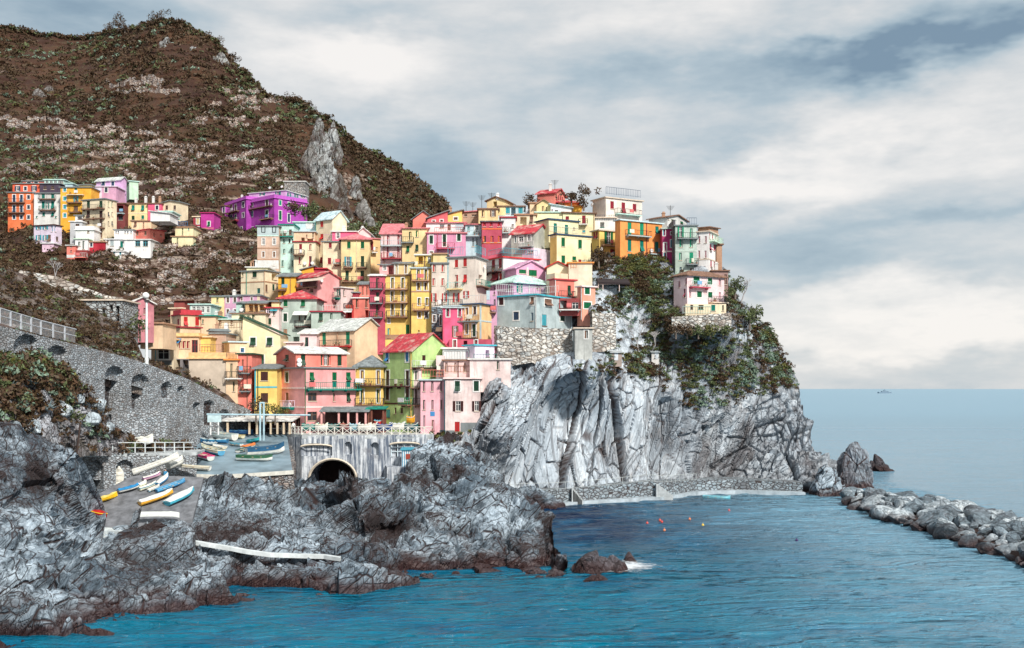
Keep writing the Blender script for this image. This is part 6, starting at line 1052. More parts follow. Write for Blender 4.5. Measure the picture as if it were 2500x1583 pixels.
boat('boat under a bright blue tarpaulin with a white keel line', slip(600, 1010), slip(900, 925), W_, Bl, cover=(.02, .28, .62), beam=1.6)
boat('narrow blue and rose kayak below the long white hull', slip(930, 850), slip(1160, 775), (.65, .4, .5), (.3, .12, .3), cover=W_, beam=.9)
boat('small white and blue canoe pointing up the slipway', slip(1120, 920), slip(1265, 790), Bl, Bl, cover=W_, beam=.8)
boat('slim cream canoe lying between the blue boats', slip(880, 985), slip(1105, 905), (.75, .75, .6), (.1, .3, .4), cover=(.8, .8, .7), beam=.9)
boat('short cream dinghy bow behind the bright blue tarpaulin', slip(870, 935), slip(975, 885), (.75, .75, .6), W_, cover=W_, beam=.9)
boat('open blue rowing boat with an orange seat', slip(1110, 1010), slip(1490, 870), Bl, (.10, .35, .60), inside=(.12, .03, .02))
boat('white covered boat with an orange side', slip(885, 1180), slip(1330, 1020), (.80, .42, .04), W_, cover=(.80, .82, .80), beam=1.7)
boat('white covered boat with a turquoise bow and yellow mark', slip(1250, 1180), slip(1610, 990), Tq, (.2, .5, .62), cover=(.78, .82, .82), beam=1.8)
boat('small pale blue dinghy beside the open blue rowing boat', slip(1000, 1000), slip(1150, 935), (.3, .5, .62), W_, inside=(.1, .2, .3))
boat('yellow hulled boat lying on its side at the foot of the slipway', slip(150, 1190), slip(590, 1060), (.85, .50, .01), (.85, .55, .02), cover=(.80, .66, .2), beam=1.3)
boat('red keeled yellow edged boat pulled up against the rocks', slip(165, 1240), slip(435, 1345), (.40, .0, .01), (.85, .55, .02), cover=(.45, .01, .01), beam=1.1)
boat('white boat with a pale stripe resting on the railed walkway', P3(*zc('Q', 1465, 915), 121.5), P3(*zc('Q', 1815, 895), 122.5), W_, (.65, .68, .62), cover=(.75, .75, .68), beam=1.4, dep=.8)
boat('white boat bottom stored inside the left hand arch', P3(*zc('Q', 1005, 1290), 117.5), P3(*zc('Q', 1125, 1280), 117.8), W_, W_, flip=True, beam=1.0)
boat('white and blue boat berthed first on the left side of the ramp', ramp(575, 560), ramp(215, 555), Bl, (.1, .4, .6), cover=(.60, .68, .68), beam=1.7)
boat('large white boat behind the white and blue one on the ramp', ramp(670, 530), ramp(290, 470), W_, (.5, .6, .6), inside=(.5, .55, .55), beam=1.8, dep=.8)
boat('cream boat in front of the restaurant pavilion', ramp(780, 500), ramp(480, 480), (.78, .72, .50), (.7, .6, .3), inside=(.5, .4, .2), beam=1.6)
boat('boat under a blue cover against the pavilion posts', ramp(900, 450), ramp(420, 440), (.03, .12, .30), (.1, .3, .5), cover=(.02, .16, .45), beam=1.7)
boat('small blue and cream dinghy seen from above on the ramp', ramp(490, 730), ramp(225, 650), (.10, .35, .55), (.75, .72, .55), inside=(.15, .35, .5), beam=1.5)
boat('boat with a bright pink rim on the left side of the ramp', ramp(350, 800), ramp(110, 720), (.62, .66, .62), (.80, .06, .25), inside=(.45, .55, .55), beam=1.5)
boat('low white boat at the bottom left corner of the ramp', ramp(330, 930), ramp(-60, 900), W_, (.6, .62, .55), inside=(.5, .5, .45), beam=1.4)
boat('big white boat with a navy rim on the right of the ramp', ramp(830, 740), ramp(1335, 690), W_, (.02, .10, .20), inside=(.05, .10, .15), beam=1.9, dep=1.0)
boat('white boat with a green boot stripe nearest the ramp edge', ramp(700, 790), ramp(1170, 800), W_, (.03, .12, .06), inside=(.5, .5, .45), beam=1.5, dep=.6)
boat('cream sterned dinghy tucked behind the small blue and cream one', ramp(535, 640), ramp(380, 615), (.72, .66, .5), W_, inside=(.4, .35, .3), beam=1.3)
boat('short grey blue tender at the left edge of the ramp top', ramp(420, 590), ramp(250, 585), (.3, .42, .5), W_, cover=(.35, .45, .5), beam=1.2)
boat('white skiff across the middle of the ramp top', ramp(760, 600), ramp(600, 585), W_, (.1, .3, .4), inside=(.5, .5, .45), beam=1.2)
boat('small orange topped boat at the head of the ramp', ramp(780, 640), ramp(950, 600), W_, (.7, .25, .05), cover=(.75, .20, .05), beam=1.3)
boat('teal covered dinghy beside the orange topped boat', ramp(850, 560), ramp(1010, 530), (.03, .25, .25), Tq, cover=(.02, .28, .28), beam=1.2)
boat('little white tender with a dark rim beside the big white boat', ramp(710, 690), ramp(890, 640), W_, (.05, .12, .12), inside=(.6, .6, .5), beam=1.2)
def pz3(x, zone='M', D=147): px = zc(zone, x); return np.array([(px - 1250) / F * D, D, 11.15])
for lab, x0, x1, D, h, c in [('teal covered boat at the left end of the promenade row', 480, 700, 147, (.03, .25, .22), (.01, .24, .22)), ('cream covered boat second in the promenade row', 660, 820, 146.6, W_, (.72, .66, .50)), ('dark green covered boat in the promenade row', 815, 985, 147.2, (.02, .12, .12), (.01, .14, .15)),
        ('brown heaped boat with a red blanket in the promenade row', 985, 1110, 147, (.2, .05, .05), (.30, .14, .10)), ('pale blue covered boat in the middle of the promenade row', 1110, 1250, 147.4, (.25, .5, .6), (.30, .55, .68)), ('white covered boat with a beige fold in the promenade row', 1225, 1400, 146.8, W_, (.76, .74, .66)),
        ('ivory long boat near the timber shed', 1360, 1480, 147.6, W_, (.72, .66, .56)), ('navy tarpaulin covered boat behind the railing', 1475, 1680, 147, (.02, .06, .2), (.015, .06, .22)), ('white open boat on trestles before the lime green house', 1640, 1850, 149.5, W_, (.6, .65, .7)), ('dark teal covered boat under the orange float', 1840, 2020, 147.2, (.02, .1, .12), (.01, .1, .13)),
        ('orange covered boat hoisted beside the lime green house', 1870, 1975, 150.4, (.75, .35, .02), (.85, .36, .02)), ('small blue and red boat next to the timber shed', 1440, 1560, 150.2, (.5, .05, .05), (.05, .35, .55))]:
    a, b = pz3(x0, D=D), pz3(x1, D=D); lift = {1870: 1.4, 1640: .5, 1440: .9, 1360: .5}.get(x0, .45); a[2] += lift; b[2] += lift; boat(lab, a, b, h, None, cover=c, beam=1.6, dep=.8, group='boats parked along the promenade railing')
boat('turquoise rowing boat floating below the cliff quay', (P3(1748, 1218, Dsea(1216))[0] - 2.0, Dsea(1216), .0 - .12), (P3(1748, 1218, Dsea(1216))[0] + 1.9, Dsea(1216) - 1.9, -.12), (.12, .50, .62), (.25, .6, .7), inside=(.2, .5, .6))
boat('long pale timber skiff lying alone on the rocks below the slipway', (lambda p: p + np.array([-1.9, -.3, .9]))(SHORE.at(390, 1290)), (lambda p: p + np.array([2.0, 0, .9]))(SHORE.at(390, 1290)), (.72, .76, .74), (.7, .7, .65), flip=True, beam=.8, dep=.45)
# ------------------------------------------------------------------ buoys and ship
def buoy(px, py, c, label):
    D = Dsea(py); p = P3(px, py, D); p[2] = 0; c_ = MB(); r = .17
    for i in range(7): a0, a1 = math.pi * i / 7, math.pi * (i + 1) / 7; c_.tube(p + np.array([0, 0, .12 - r * math.cos(a0)]), p + np.array([0, 0, .12 - r * math.cos(a1)]), max(.03, r * math.sin(a0)), max(.03, r * math.sin(a1)), 10)
    c_.tube(p + np.array([0, 0, .2]), p + np.array([0, 0, .42]), .05, .03, 6); tag(c_.build('buoy', plain(c, .4), None, p), label, 'buoy', 'mooring buoys in the cove')
for x, y, c, l in [(1580, 1280, (.6, .08, .06), 'red mooring buoy farthest left in the cove'), (1611, 1273, (.6, .1, .06), 'upper red buoy of the touching pair'), (1616, 1277, (.6, .06, .05), 'lower red buoy of the touching pair'), (1622, 1297, (.7, .25, .12), 'pale orange buoy nearest the viewer'), (1684, 1270, (.62, .2, .1), 'orange buoy right of the touching pair'), (1716, 1285, (.75, .5, .05), 'yellow mooring buoy in the dark water'), (1780, 1249, (.6, .1, .1), 'small red buoy near the turquoise rowing boat'), (1945, 1322, (.05, .02, .12), 'dark purple buoy alone in the pale water')]: buoy(x, y, c, l)
def ship():
    D = 3600; o = np.array([(2160 - 1250) / F * D, D, 0.]); t = thing('ship', o, 'grey blue warship far out on the horizon', 'ship'); m = plain((.16, .24, .32), .7); k = D / F
    def bx(name, x0, x1, z0, z1, w=7): c_ = MB(); c_.box8([(o[0] + x * k, D + y, z) for z, xs in ((z0 * k, (x0 + .6, x1 - .8)), (z1 * k, (x0, x1))) for x, y in ((xs[0], -w), (xs[1], -w), (xs[1], w), (xs[0], w))]); c_.build(name, m, t, o)
    bx('hull', -16, 15, 0, 3.2, 8); bx('superstructure', -8, 6, 3.2, 5.4, 5); bx('bridge', -3, 2.5, 5.4, 7.2, 4); c_ = MB(); c_.tube(o + np.array([0, 0, 7.2 * k]), o + np.array([0, 0, 10 * k]), 1.4, .7, 5); c_.build('mast', m, t, o); c_ = MB(); c_.tube(o + np.array([8 * k, 0, 3.2 * k]), o + np.array([8 * k, 0, 5.6 * k]), 3, 2, 8); c_.build('funnel', m, t, o)
ship()
# ------------------------------------------------------------------ people
def person(px, D, z, label, top, legs, pose='stand', face=0, scale=1.0):
    X = (px - 1250) / F * D; sit = pose == 'sit'; h = .50 if sit else .92
    J = [(0, 0, h), (0, 0, h + .28), (0, 0, h + .50), (0, 0, h + .60), (0, -.01, h + .76), (.19, 0, h + .47), (.24, -.04, h + .2), (.22, -.18, h + .02), (-.19, 0, h + .47), (-.24, -.02, h + .2), (-.22, -.14, h - .02)]
    if sit: J += [(.1, -.12, h - .02), (.12, -.42, h - .03), (.12, -.44, .06), (-.1, -.12, h - .02), (-.12, -.42, h - .03), (-.12, -.46, .06), (.12, -.60, .03), (-.12, -.60, .03)]
    else: J += [(.1, 0, h - .06), (.12, -.02, .48), (.13, .02, .07), (-.1, 0, h - .06), (-.12, .0, .48), (-.14, .06, .07), (.14, -.14, .04), (-.15, -.10, .04)]
    E = [(0, 1), (1, 2), (2, 3), (3, 4), (2, 5), (5, 6), (6, 7), (2, 8), (8, 9), (9, 10), (0, 11), (11, 12), (12, 13), (0, 14), (14, 15), (15, 16), (13, 17), (16, 18)]
    Rr = [.15, .14, .15, .06, .105, .07, .048, .04, .07, .048, .04, .09, .065, .045, .09, .065, .045, .04, .04]
    me = bpy.data.meshes.new('person'); me.from_pydata(J, E, []); o = bpy.data.objects.new('person', me); COL.objects.link(o); sk = o.modifiers.new('skin', 'SKIN'); o.modifiers.new('sub', 'SUBSURF').levels = 1
    for i, r in enumerate(Rr): me.skin_vertices[0].data[i].radius = (r, r * (.8 if i < 3 else 1))
    me.skin_vertices[0].data[0].use_root = True
    m, t, b = newmat('clothed_person'); tc_ = t.add('ShaderNodeTexCoord'); s = t.add('ShaderNodeSeparateXYZ'); t.l.new(tc_.outputs['Object'], s.inputs[0]); zz = s.outputs[2]
    col = t.mix(t.m('GREATER_THAN', zz, h + .02), legs, top); col = t.mix(t.m('GREATER_THAN', zz, h + .58), col, (.50, .30, .22)); t.put(b.inputs['Base Color'], col); me.materials.append(m)
    o.location = (X, D, z); o.rotation_euler = (0, 0, R(face)); o.scale = (scale,) * 3; tag(o, label, 'person')
    hb = MB(); c = np.array([0, .015, h + .80]); 
    for i in range(5): a0, a1 = math.pi * .5 * i / 5, math.pi * .5 * (i + 1) / 5; hb.tube(c + np.array([0, 0, .12 * math.sin(a0)]), c + np.array([0, 0, .12 * math.sin(a1)]), .118 * math.cos(a0), max(.01, .118 * math.cos(a1)), 10)
    hb.build('hair', plain((.03, .02, .015), .7), o)
person(716, 147.8, 11.13, 'person in a white shirt standing by the restaurant pavilion', (.7, .75, .72), (.03, .03, .04), face=20)
person(700, 148.5, 11.13, 'person in dark clothes standing inside the pavilion shade', (.03, .03, .05), (.02, .02, .02), face=-30)
person(404, 118.8, 6.75, 'person in a blue top beside the long white kayak hull', (.05, .25, .45), (.35, .22, .15), face=60)
person(838, 148, 11.13, 'person in a red jacket between the parked promenade boats', (.35, .06, .05), (.04, .04, .05), face=10)
# dining tables at the edge of the pavilion
def table_set():
    for i, (x, l) in enumerate([(662, 'dark cafe table first from the boat hoist'), (675, 'dark cafe table in the middle of the pavilion edge'), (688, 'dark cafe table last before the rose house')]):
        D = 149.3 - i * .1; p = np.array([(x - 1250) / F * D, D, 11.13]); t = thing('cafe_table', p, l, 'table'); c_ = MB(); c_.box(p[0] - .4, p[0] + .4, D - .4, D + .4, p[2] + .70, p[2] + .75); c_.build('table_top', plain((.6, .6, .58), .6), t, p)
        for dx, dy in ((-.35, -.35), (.35, -.35), (.35, .35), (-.35, .35)): c_ = MB(); c_.box(p[0] + dx - .03, p[0] + dx + .03, D + dy - .03, D + dy + .03, p[2], p[2] + .7); c_.build('leg', M_IRON, t, p)
table_set()
# ------------------------------------------------------------------ boulders of the breakwater
M_BOUL = [rock('boulder_pale', (.60, .69, .75), (.36, .44, .50), (.06, .05, .06), lean=.1, brown=.1, sc=1.6, crack=.4), rock('boulder_grey', (.26, .34, .40), (.11, .15, .18), (.05, .02, .018), lean=.8, brown=.3, sc=1.6, crack=.5)]
def ico(sub):
    import bmesh
    bm = bmesh.new(); bmesh.ops.create_icosphere(bm, subdivisions=sub, radius=1); V = np.array([v.co[:] for v in bm.verts]); Fc = np.array([[v.index for v in f.verts] for f in bm.faces]); bm.free(); return V, Fc
ICO3, ICO2, ICO5 = ico(3), ico(2), ico(5)
BM_ = []
for k in range(14):
    V, Fc = ICO3; P = V.copy(); r2 = np.random.default_rng(k + 3)
    for q in range(14): n = r2.normal(size=3); n /= np.linalg.norm(n); d = r2.uniform(.45, .8); s_ = P @ n; P = P - np.clip(s_ - d, 0, 9)[:, None] * n
    P = P * (1 + fbm(P * 2.2 + k * 9, 4, k)[:, None] * .12) * r2.uniform([.9, .7, .5], [1.3, 1.0, .8]); me_o = mesh_np('boulder', P, Fc, M_BOUL[k % 2]); BM_.append(me_o.data); COL.objects.unlink(me_o); bpy.data.objects.remove(me_o)
def boulder(x, y, z, s, k, label, group, rnd):
    o = bpy.data.objects.new('boulder', BM_[k % 14]); COL.objects.link(o); o.location = (x, y, z); o.scale = (s, s, s); o.rotation_euler = (rnd.uniform(-.5, .5), rnd.uniform(-.5, .5), rnd.uniform(0, 6.3)); tag(o, label, 'boulder', group); return o
rb_ = random.Random(5); cnt = 0
for i in range(4000):
    if cnt >= 295: break
    y = rb_.uniform(93, 168); x0 = np.interp(y, [93, 121, 144, 158, 168], [50.2, 50, 49.4, 49.6, 52.6]); x1 = np.interp(y, [93, 129, 150, 158, 168], [63, 62, 61, 57, 53.5]); u = rb_.random(); x = x0 + (x1 - x0) * u
    if any((x - b[0]) ** 2 + (y - b[1]) ** 2 < (.62 * (b[2] + 1)) ** 2 * .9 for b in BL) if 'BL' in globals() else False: continue
    if 'BL' not in globals(): BL = []
    s = rb_.choice([.6, .8, 1.0, 1.2, 1.5, 1.9]) * rb_.uniform(.9, 1.15); z = .1 + 1.35 * math.sin(min(1, u * 1.35 + .08) * math.pi * .62) + rb_.uniform(-.3, .35); BL.append((x, y, s)); cnt += 1
    pale = cnt % 5 < 2; boulder(x, y, z, s, (cnt // 5 % 7) * 2 + (0 if pale else 1), 'pale blue grey boulder heaped in the long breakwater' if pale else 'darker grey boulder heaped in the long breakwater', 'boulders heaped in the breakwater', rb_)
mb = MB(); core = [(49.6, 93), (49.4, 121), (48.9, 144), (49.2, 158), (52, 168), (54, 168), (60.5, 130), (62, 93)]
k0 = [(x, y, -2.) for x, y in core]; k1 = [(x + (56 - x) * .25, y, .9) for x, y in core]
for i in range(8): j = (i + 1) % 8; mb.poly([k0[i], k0[j], k1[j], k1[i]])
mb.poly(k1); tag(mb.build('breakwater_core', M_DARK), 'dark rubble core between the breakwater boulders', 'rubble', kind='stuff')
# ------------------------------------------------------------------ free standing rocks
def rockmass(name, label, px, py_w, w, h, D, shape, seed, mat, cat='rock', dy=.7):
    V, Fc = ICO5; P = V.copy(); P[:, 2] = np.maximum(P[:, 2], -.4); t = (P[:, 2] + .4) / 1.4; lo, hi, sk = shape
    P[:, 0] = P[:, 0] * (lo + (hi - lo) * t) + sk * t; P = P * np.array([w / 2, w / 2 * dy, h / 1.0]); N = V / np.linalg.norm(V, axis=1, keepdims=True); wv = P * np.array([.5, .5, .3]) + seed * 7
    d = facets(wv, seed)[0] * w * .14 + facets(wv * 2.6, seed + 2)[0] * w * .05 + fbm(wv * 3, 4, seed) * w * .03; P = P + N * d[:, None]; p = P3(px, py_w, D); o = mesh_np(name, P, Fc, mat); o.location = (p[0], p[1], p[2] - 1 if cat == 'outcrop' else -.2); tag(o, label, cat); return o
M_WETROCK = rock('wet_rock', (.16, .16, .19), (.06, .045, .05), (.02, .006, .006), lean=.5, brown=.7, sc=2)
rockmass('rock', 'tall dark craggy rock stack joined to the end of the headland', 2083, 1195, 8.6, 8.2, Dsea(1190), (1.0, .55, .05), 3, rock('stack_rock', (.30, .36, .42), (.14, .15, .18), (.04, .018, .016), lean=.3, brown=.7))
rockmass('rock', 'small triangular dark red rock alone in the open sea', 2158, 1150, 5.4, 3.9, Dsea(1150), (1.25, .2, -.75), 5, M_WETROCK)
rockmass('rock', 'broken brown foot rock between the headland and the stack', 2022, 1200, 6.5, 4.6, 174, (1.0, .7, 0), 8, M_SHORE)
rockmass('rock', 'big wet rock breaking the water in the middle of the cove', 1468, 1394, 4.6, 1.9, Dsea(1396), (1.1, 1.0, -.1), 11, M_WETROCK)
rockmass('rock', 'small pointed wet rock just right of the big cove rock', 1541, 1372, 1.6, 1.3, Dsea(1375), (1.1, .4, -.3), 13, M_WETROCK)
rockmass('rock', 'low flat wet rock in front of the big cove rock', 1452, 1415, 2.6, .7, Dsea(1417), (1.1, .8, 0), 15, M_WETROCK)
rockmass('rock', 'rounded dark rock awash near the shore at the lower left', 537, 1478, 1.5, .45, Dsea(1480), (1.1, .7, 0), 17, M_WETROCK)
rockmass('rock', 'lone low reef at the bottom left of the cove', 240, 1545, 3.0, .5, Dsea(1548), (1.1, .7, 0), 19, M_WETROCK)
rockmass('rock', 'rounded skirt rock below the quay steps', 1300, 1222, 9.0, 3.0, 156.5, (1.1, .7, -.1), 23, M_SHORE)
for i, (x, y, s, l) in enumerate([(190, 965, 1.7, 'upright pinkish boulder at the top of the scrub bank'), (238, 1000, 1.5, 'tall pale boulder standing against the wall foot'), (262, 1050, 1.1, 'round pale boulder beside the low rectangular wall'), (215, 1030, 1.6, 'leaning pale boulder below the tall one on the bank'), (45, 1045, 1.9, 'broad pale boulder low on the scrub bank'), (90, 1040, 1.3, 'grey boulder between agaves on the scrub bank'), (155, 1000, 1.3, 'pinkish flat boulder in the middle of the scrub bank')]):
    p = BANK.at(x, y); o = boulder(p[0], p[1] - .3, p[2], s, i * 2, l, None, rb_); o.scale = (s * .8, s * .8, s * 1.2)
# ------------------------------------------------------------------ foam
def foam():
    m, t, b = newmat('foam'); g = geo(t); n = t.noise(t.mapv(g, (.6, 1.4, 1)), 1.6, 6, .75, 1.5); t.put(b.inputs['Base Color'], (.75, .80, .85)); b.inputs['Roughness'].default_value = .8
    tc_ = t.add('ShaderNodeTexCoord'); s = t.add('ShaderNodeSeparateXYZ'); t.l.new(tc_.outputs['Object'], s.inputs[0]); r = t.m('SQRT', t.m('ADD', t.m('POWER', t.m('MULTIPLY', s.outputs[0], .22), 2), t.m('POWER', t.m('MULTIPLY', s.outputs[1], .24), 2)))
    t.put(b.inputs['Alpha'], t.ramp(t.m('SUBTRACT', n, t.m('MULTIPLY', r, .38)), (.20, 0.), (.40, .9)))
    D = Dsea(1388); p = P3(1512, 1390, D); mb = MB()
    for i in range(12):
        for j in range(8): mb.poly([(-4.6 + i * .8, -4 + j, .0), (-3.8 + i * .8, -4 + j, 0), (-3.8 + i * .8, -3 + j, 0), (-4.6 + i * .8, -3 + j, 0)])
    o = mb.build('foam', m); o.location = (p[0], D, .28); tag(o, 'white wash swirling beside the rock in the cove', 'foam', kind='stuff')
foam()
# ------------------------------------------------------------------ scrub
def scrub(name, label, C, Rd, matsel, leaf=.3, n=34, seed=1, flat=.75, cat='shrubs'):
    r = np.random.default_rng(seed); N = len(C); tot = N * n; cen = np.repeat(C, n, 0); rad = np.repeat(Rd, n); u = r.normal(size=(tot, 3)); u /= np.linalg.norm(u, axis=1, keepdims=True); u[:, 2] = np.abs(u[:, 2]) * flat
    sh = np.repeat(r.uniform(.8, 1.25, (N, 3)), n, 0); P = cen + u * sh * (rad * r.uniform(.55, 1.08, tot))[:, None]; a = r.normal(size=(tot, 3)) + u * .2; a /= np.linalg.norm(a, axis=1, keepdims=True); b = np.cross(a, r.normal(size=(tot, 3))); b /= np.linalg.norm(b, axis=1, keepdims=True)
    s = (leaf * r.uniform(.5, 1.2, tot) * np.clip(rad, .6, 2.2))[:, None]; V = np.stack([P - a * s, P + b * s * .5, P + a * s, P - b * s * .5], 1).reshape(-1, 3); mi = np.repeat(matsel, n)
    o = mesh_np(name, V, np.arange(tot * 4).reshape(-1, 4), M_LEAF, mi); tag(o, label, cat, kind='stuff'); return o
def pick(rel, poly_w, n, seed):            # choose surface points with a density given by (px, py)
    r = np.random.default_rng(seed); a = rel.D(rel.px, rel.py); w = np.clip(poly_w(rel.px, rel.py), 0, None) + 1e-12; i = r.choice(len(w), n, p=w / w.sum()); return rel.p[i] + r.normal(size=(n, 3)) * .2, rel.px[i], rel.py[i]
def blobw(x, y, cx, cy, rx, ry): return np.exp(-((x - cx) / rx) ** 2 - ((y - cy) / ry) ** 2)
def msel(r, n, pr): return r.choice(4, n, p=pr)
r_ = np.random.default_rng(5)
# mountain
def wh(x, y):
    t = hill_top(x); w_ = .9 + .5 * np.sin(x * .02 + y * .013) + .8 * (vnoise(np.stack([x * .012, y * .03, x * 0], 1), 5) > -.1); rock_ = blobw(x, y, 770, 420, 55, 130) + blobw(x, y, 850, 520, 30, 70) + blobw(x, y, 340, 215, 90, 16); terr = blobw(x, y, 200, 305, 230, 14) + blobw(x, y, 560, 250, 60, 20)
    far = (x > 860) * 1.2; return np.where(y > 700, .3, 1) * np.clip(w_ + far - rock_ * 1.2 - terr * 1.2, .03, 9)
C, X, Y = pick(HILL, wh, 21000, 3); Rd = r_.uniform(.6, 1.8, len(C)) * np.clip(C[:, 1] / 380, .5, 1.15); sel = np.where(vnoise(C * .03, 9) > .25, msel(r_, len(C), [.55, .28, .14, .03]), msel(r_, len(C), [.90, .06, .03, .01]))
scrub('scrub', 'brown and dark green scrub covering the mountain', C, Rd, sel, .40, 22, 4)
xs = np.linspace(-40, 1110, 700); D_ = HILL.D(xs, hill_top(xs)); C = np.stack([(xs - 1250) / F * D_, D_ + 1, HC - (hill_top(xs) - HZ) / F * D_], 1); C = np.array([HILL.at(x, hill_top(x)) for x in xs]); scrub('ridge_scrub', 'dark bushes along the mountain skyline', C + r_.normal(size=C.shape) * .5 + np.array([0, 0, .3]), r_.uniform(.8, 2.4, len(C)), msel(r_, len(C), [.8, .2, 0, 0]), .38, 30, 6)
def terraces():
    rg = random.Random(4); mb = MB(); rows = [(298, 0, 380), (308, 20, 300), (318, 0, 360), (330, 30, 250), (345, 100, 420), (360, 60, 560), (372, 120, 470), (384, 250, 640), (396, 100, 600), (408, 20, 700), (420, 0, 480), (432, 300, 700), (447, 330, 720), (459, 360, 560), (472, 330, 520), (205, 262, 400), (215, 270, 430), (225, 275, 440), (232, 540, 650), (243, 560, 670), (256, 510, 690), (268, 500, 640), (284, 480, 600), (298, 470, 680), (590, 330, 600), (604, 420, 620), (620, 200, 560), (636, 240, 600), (652, 180, 620), (668, 200, 560), (684, 230, 520), (700, 250, 500), (716, 280, 520), (730, 330, 500), (745, 380, 520)]
    for y, a, b in rows:
        x = a; ph = rg.uniform(0, 99)
        while x < b:
            st = 3.2; yy = y + 5 * math.sin(x * .012 + ph) + 2 * math.sin(x * .05 + ph) - (x - (a + b) / 2) * .01
            if float(vnoise(np.array([[x * .035, y * .21, ph]]), 3)[0]) > -.22:
                D0, D1 = HILL.at(x, yy), HILL.at(x + st, yy - .03); h = (.5 + rg.random() * .7) * D0[1] / 330
                k = np.array([0, -.9, 0]); u = np.array([0, 0, h]); o = np.array([0, 0, -1.2]); w = np.array([0, 1.2, 0]); mb.box8([D0 + k + o, D1 + k + o, D1 + k + o + w, D0 + k + o + w, D0 + k + u, D1 + k + u, D1 + k + u + w, D0 + k + u + w])
            x += st
    o = mb.build('terrace_stonework', stonewall((.44, .36, .30), (.12, .05, .035), .9, (.12, .05, .03), .6)); tag(o, 'broken lines of pale dry stone terracing across the mountain', 'terraces', kind='stuff')
terraces()
M_OUT = rock('outcrop_rock', (.40, .43, .44), (.22, .21, .20), (.05, .022, .015), lean=-.3, wet=False, brown=.9, green=.4, sc=.5, el=.3)
for i, (x, y, w, h, s, l) in enumerate([(782, 400, 9, 24, -.1, 'tall pale crag at the top of the white rock gully'), (812, 400, 7, 22, .1, 'second pale crag right of the gully top'), (757, 430, 8, 16, .1, 'white outcrop left of the gully'), (792, 462, 12, 16, 0, 'broad white slab in the middle of the gully'), (770, 478, 8, 9, 0, 'small white outcrop left of the broad slab'), (825, 505, 7, 16, .15, 'white rock rib running down to the village'), (838, 535, 6, 10, .1, 'lower end of the white rock rib'), (868, 500, 5, 15, .1, 'narrow white rib on the right of the gully'), (884, 545, 6, 12, .15, 'pale rib end above the pink veranda house'),
        (898, 570, 6, 8, .1, 'last pale rock above the pink veranda house'), (408, 122, 9, 12, 0, 'grey cliff patch under the summit trees'), (535, 160, 9, 12, .1, 'grey crag on the upper right ridge'), (470, 130, 7, 7, 0, 'small grey crag right of the summit'), (95, 228, 6, 5, 0, 'lone pale rock on the left of the mountain'), (120, 215, 5, 4, 0, 'pale rock above the lone one on the left')]):
    p = HILL.at(x, y); rockmass('rock_outcrop', l, x, y, w, h * (.75 if y > 350 else .5), p[1] + 2.5, (1.15, .62, s), 30 + i, M_OUT, 'outcrop', .5)
# headland greenery
def wv_(x, y):
    b = blobw(x, y, 1450, 650, 34, 28) * 1.6 + blobw(x, y, 1570, 690, 60, 50) * 1.7 + blobw(x, y, 1500, 745, 55, 28) + blobw(x, y, 1620, 740, 45, 45) + blobw(x, y, 1790, 720, 30, 50) * 1.4 + blobw(x, y, 1860, 820, 45, 60) * 1.4 + blobw(x, y, 1700, 880, 150, 50) * .9 + blobw(x, y, 1560, 880, 80, 40) * .6 + blobw(x, y, 1790, 930, 110, 40) * .9 + blobw(x, y, 1640, 800, 60, 40) + blobw(x, y, 1900, 900, 30, 60) * .6 + blobw(x, y, 1710, 985, 40, 20) * .7 + blobw(x, y, 1280, 890, 30, 12) * .25 + blobw(x, y, 1520, 910, 120, 12) * .6
    line = np.interp(x, [1150, 1250, 1330, 1400, 1500, 1600, 1640, 1700, 1800, 1900, 2000], [905, 905, 895, 905, 915, 945, 985, 1000, 990, 950, 950]); return np.where((y < line) & (x > 1400) & (y > 610), b * (.4 + (vnoise(np.stack([x * .04, y * .05, x * 0], 1), 8) > -.15)), b * .02)
C, X, Y = pick(HEAD, wv_, 2500, 7); Rd = r_.uniform(.22, .85, len(C)); g_ = vnoise(C * .45, 12); sel = np.where(g_ > .32, 2, np.where(g_ > -.02, 1, np.where(g_ > -.12, 3, 0))); sel = np.where(r_.random(len(C)) < .35, msel(r_, len(C), [.5, .3, .1, .1]), sel)
scrub('shrubs', 'brown green and grey shrubs growing over the headland slope', C + np.array([0, -.2, 0]), Rd, sel, .26, 64, 9)
C, X, Y = pick(HEAD, lambda x, y: blobw(x, y, 1450, 640, 26, 20) + blobw(x, y, 1560, 655, 60, 18) + blobw(x, y, 1520, 640, 60, 10) * .5, 420, 17); scrub('ivy', 'yellow green and brown ivy hanging under the bright orange house', C + np.array([0, -.4, .2]), r_.uniform(.35, .8, len(C)), np.where(X < 1500, 0, msel(r_, len(C), [.35, .2, .05, .4])), .24, 70, 19)
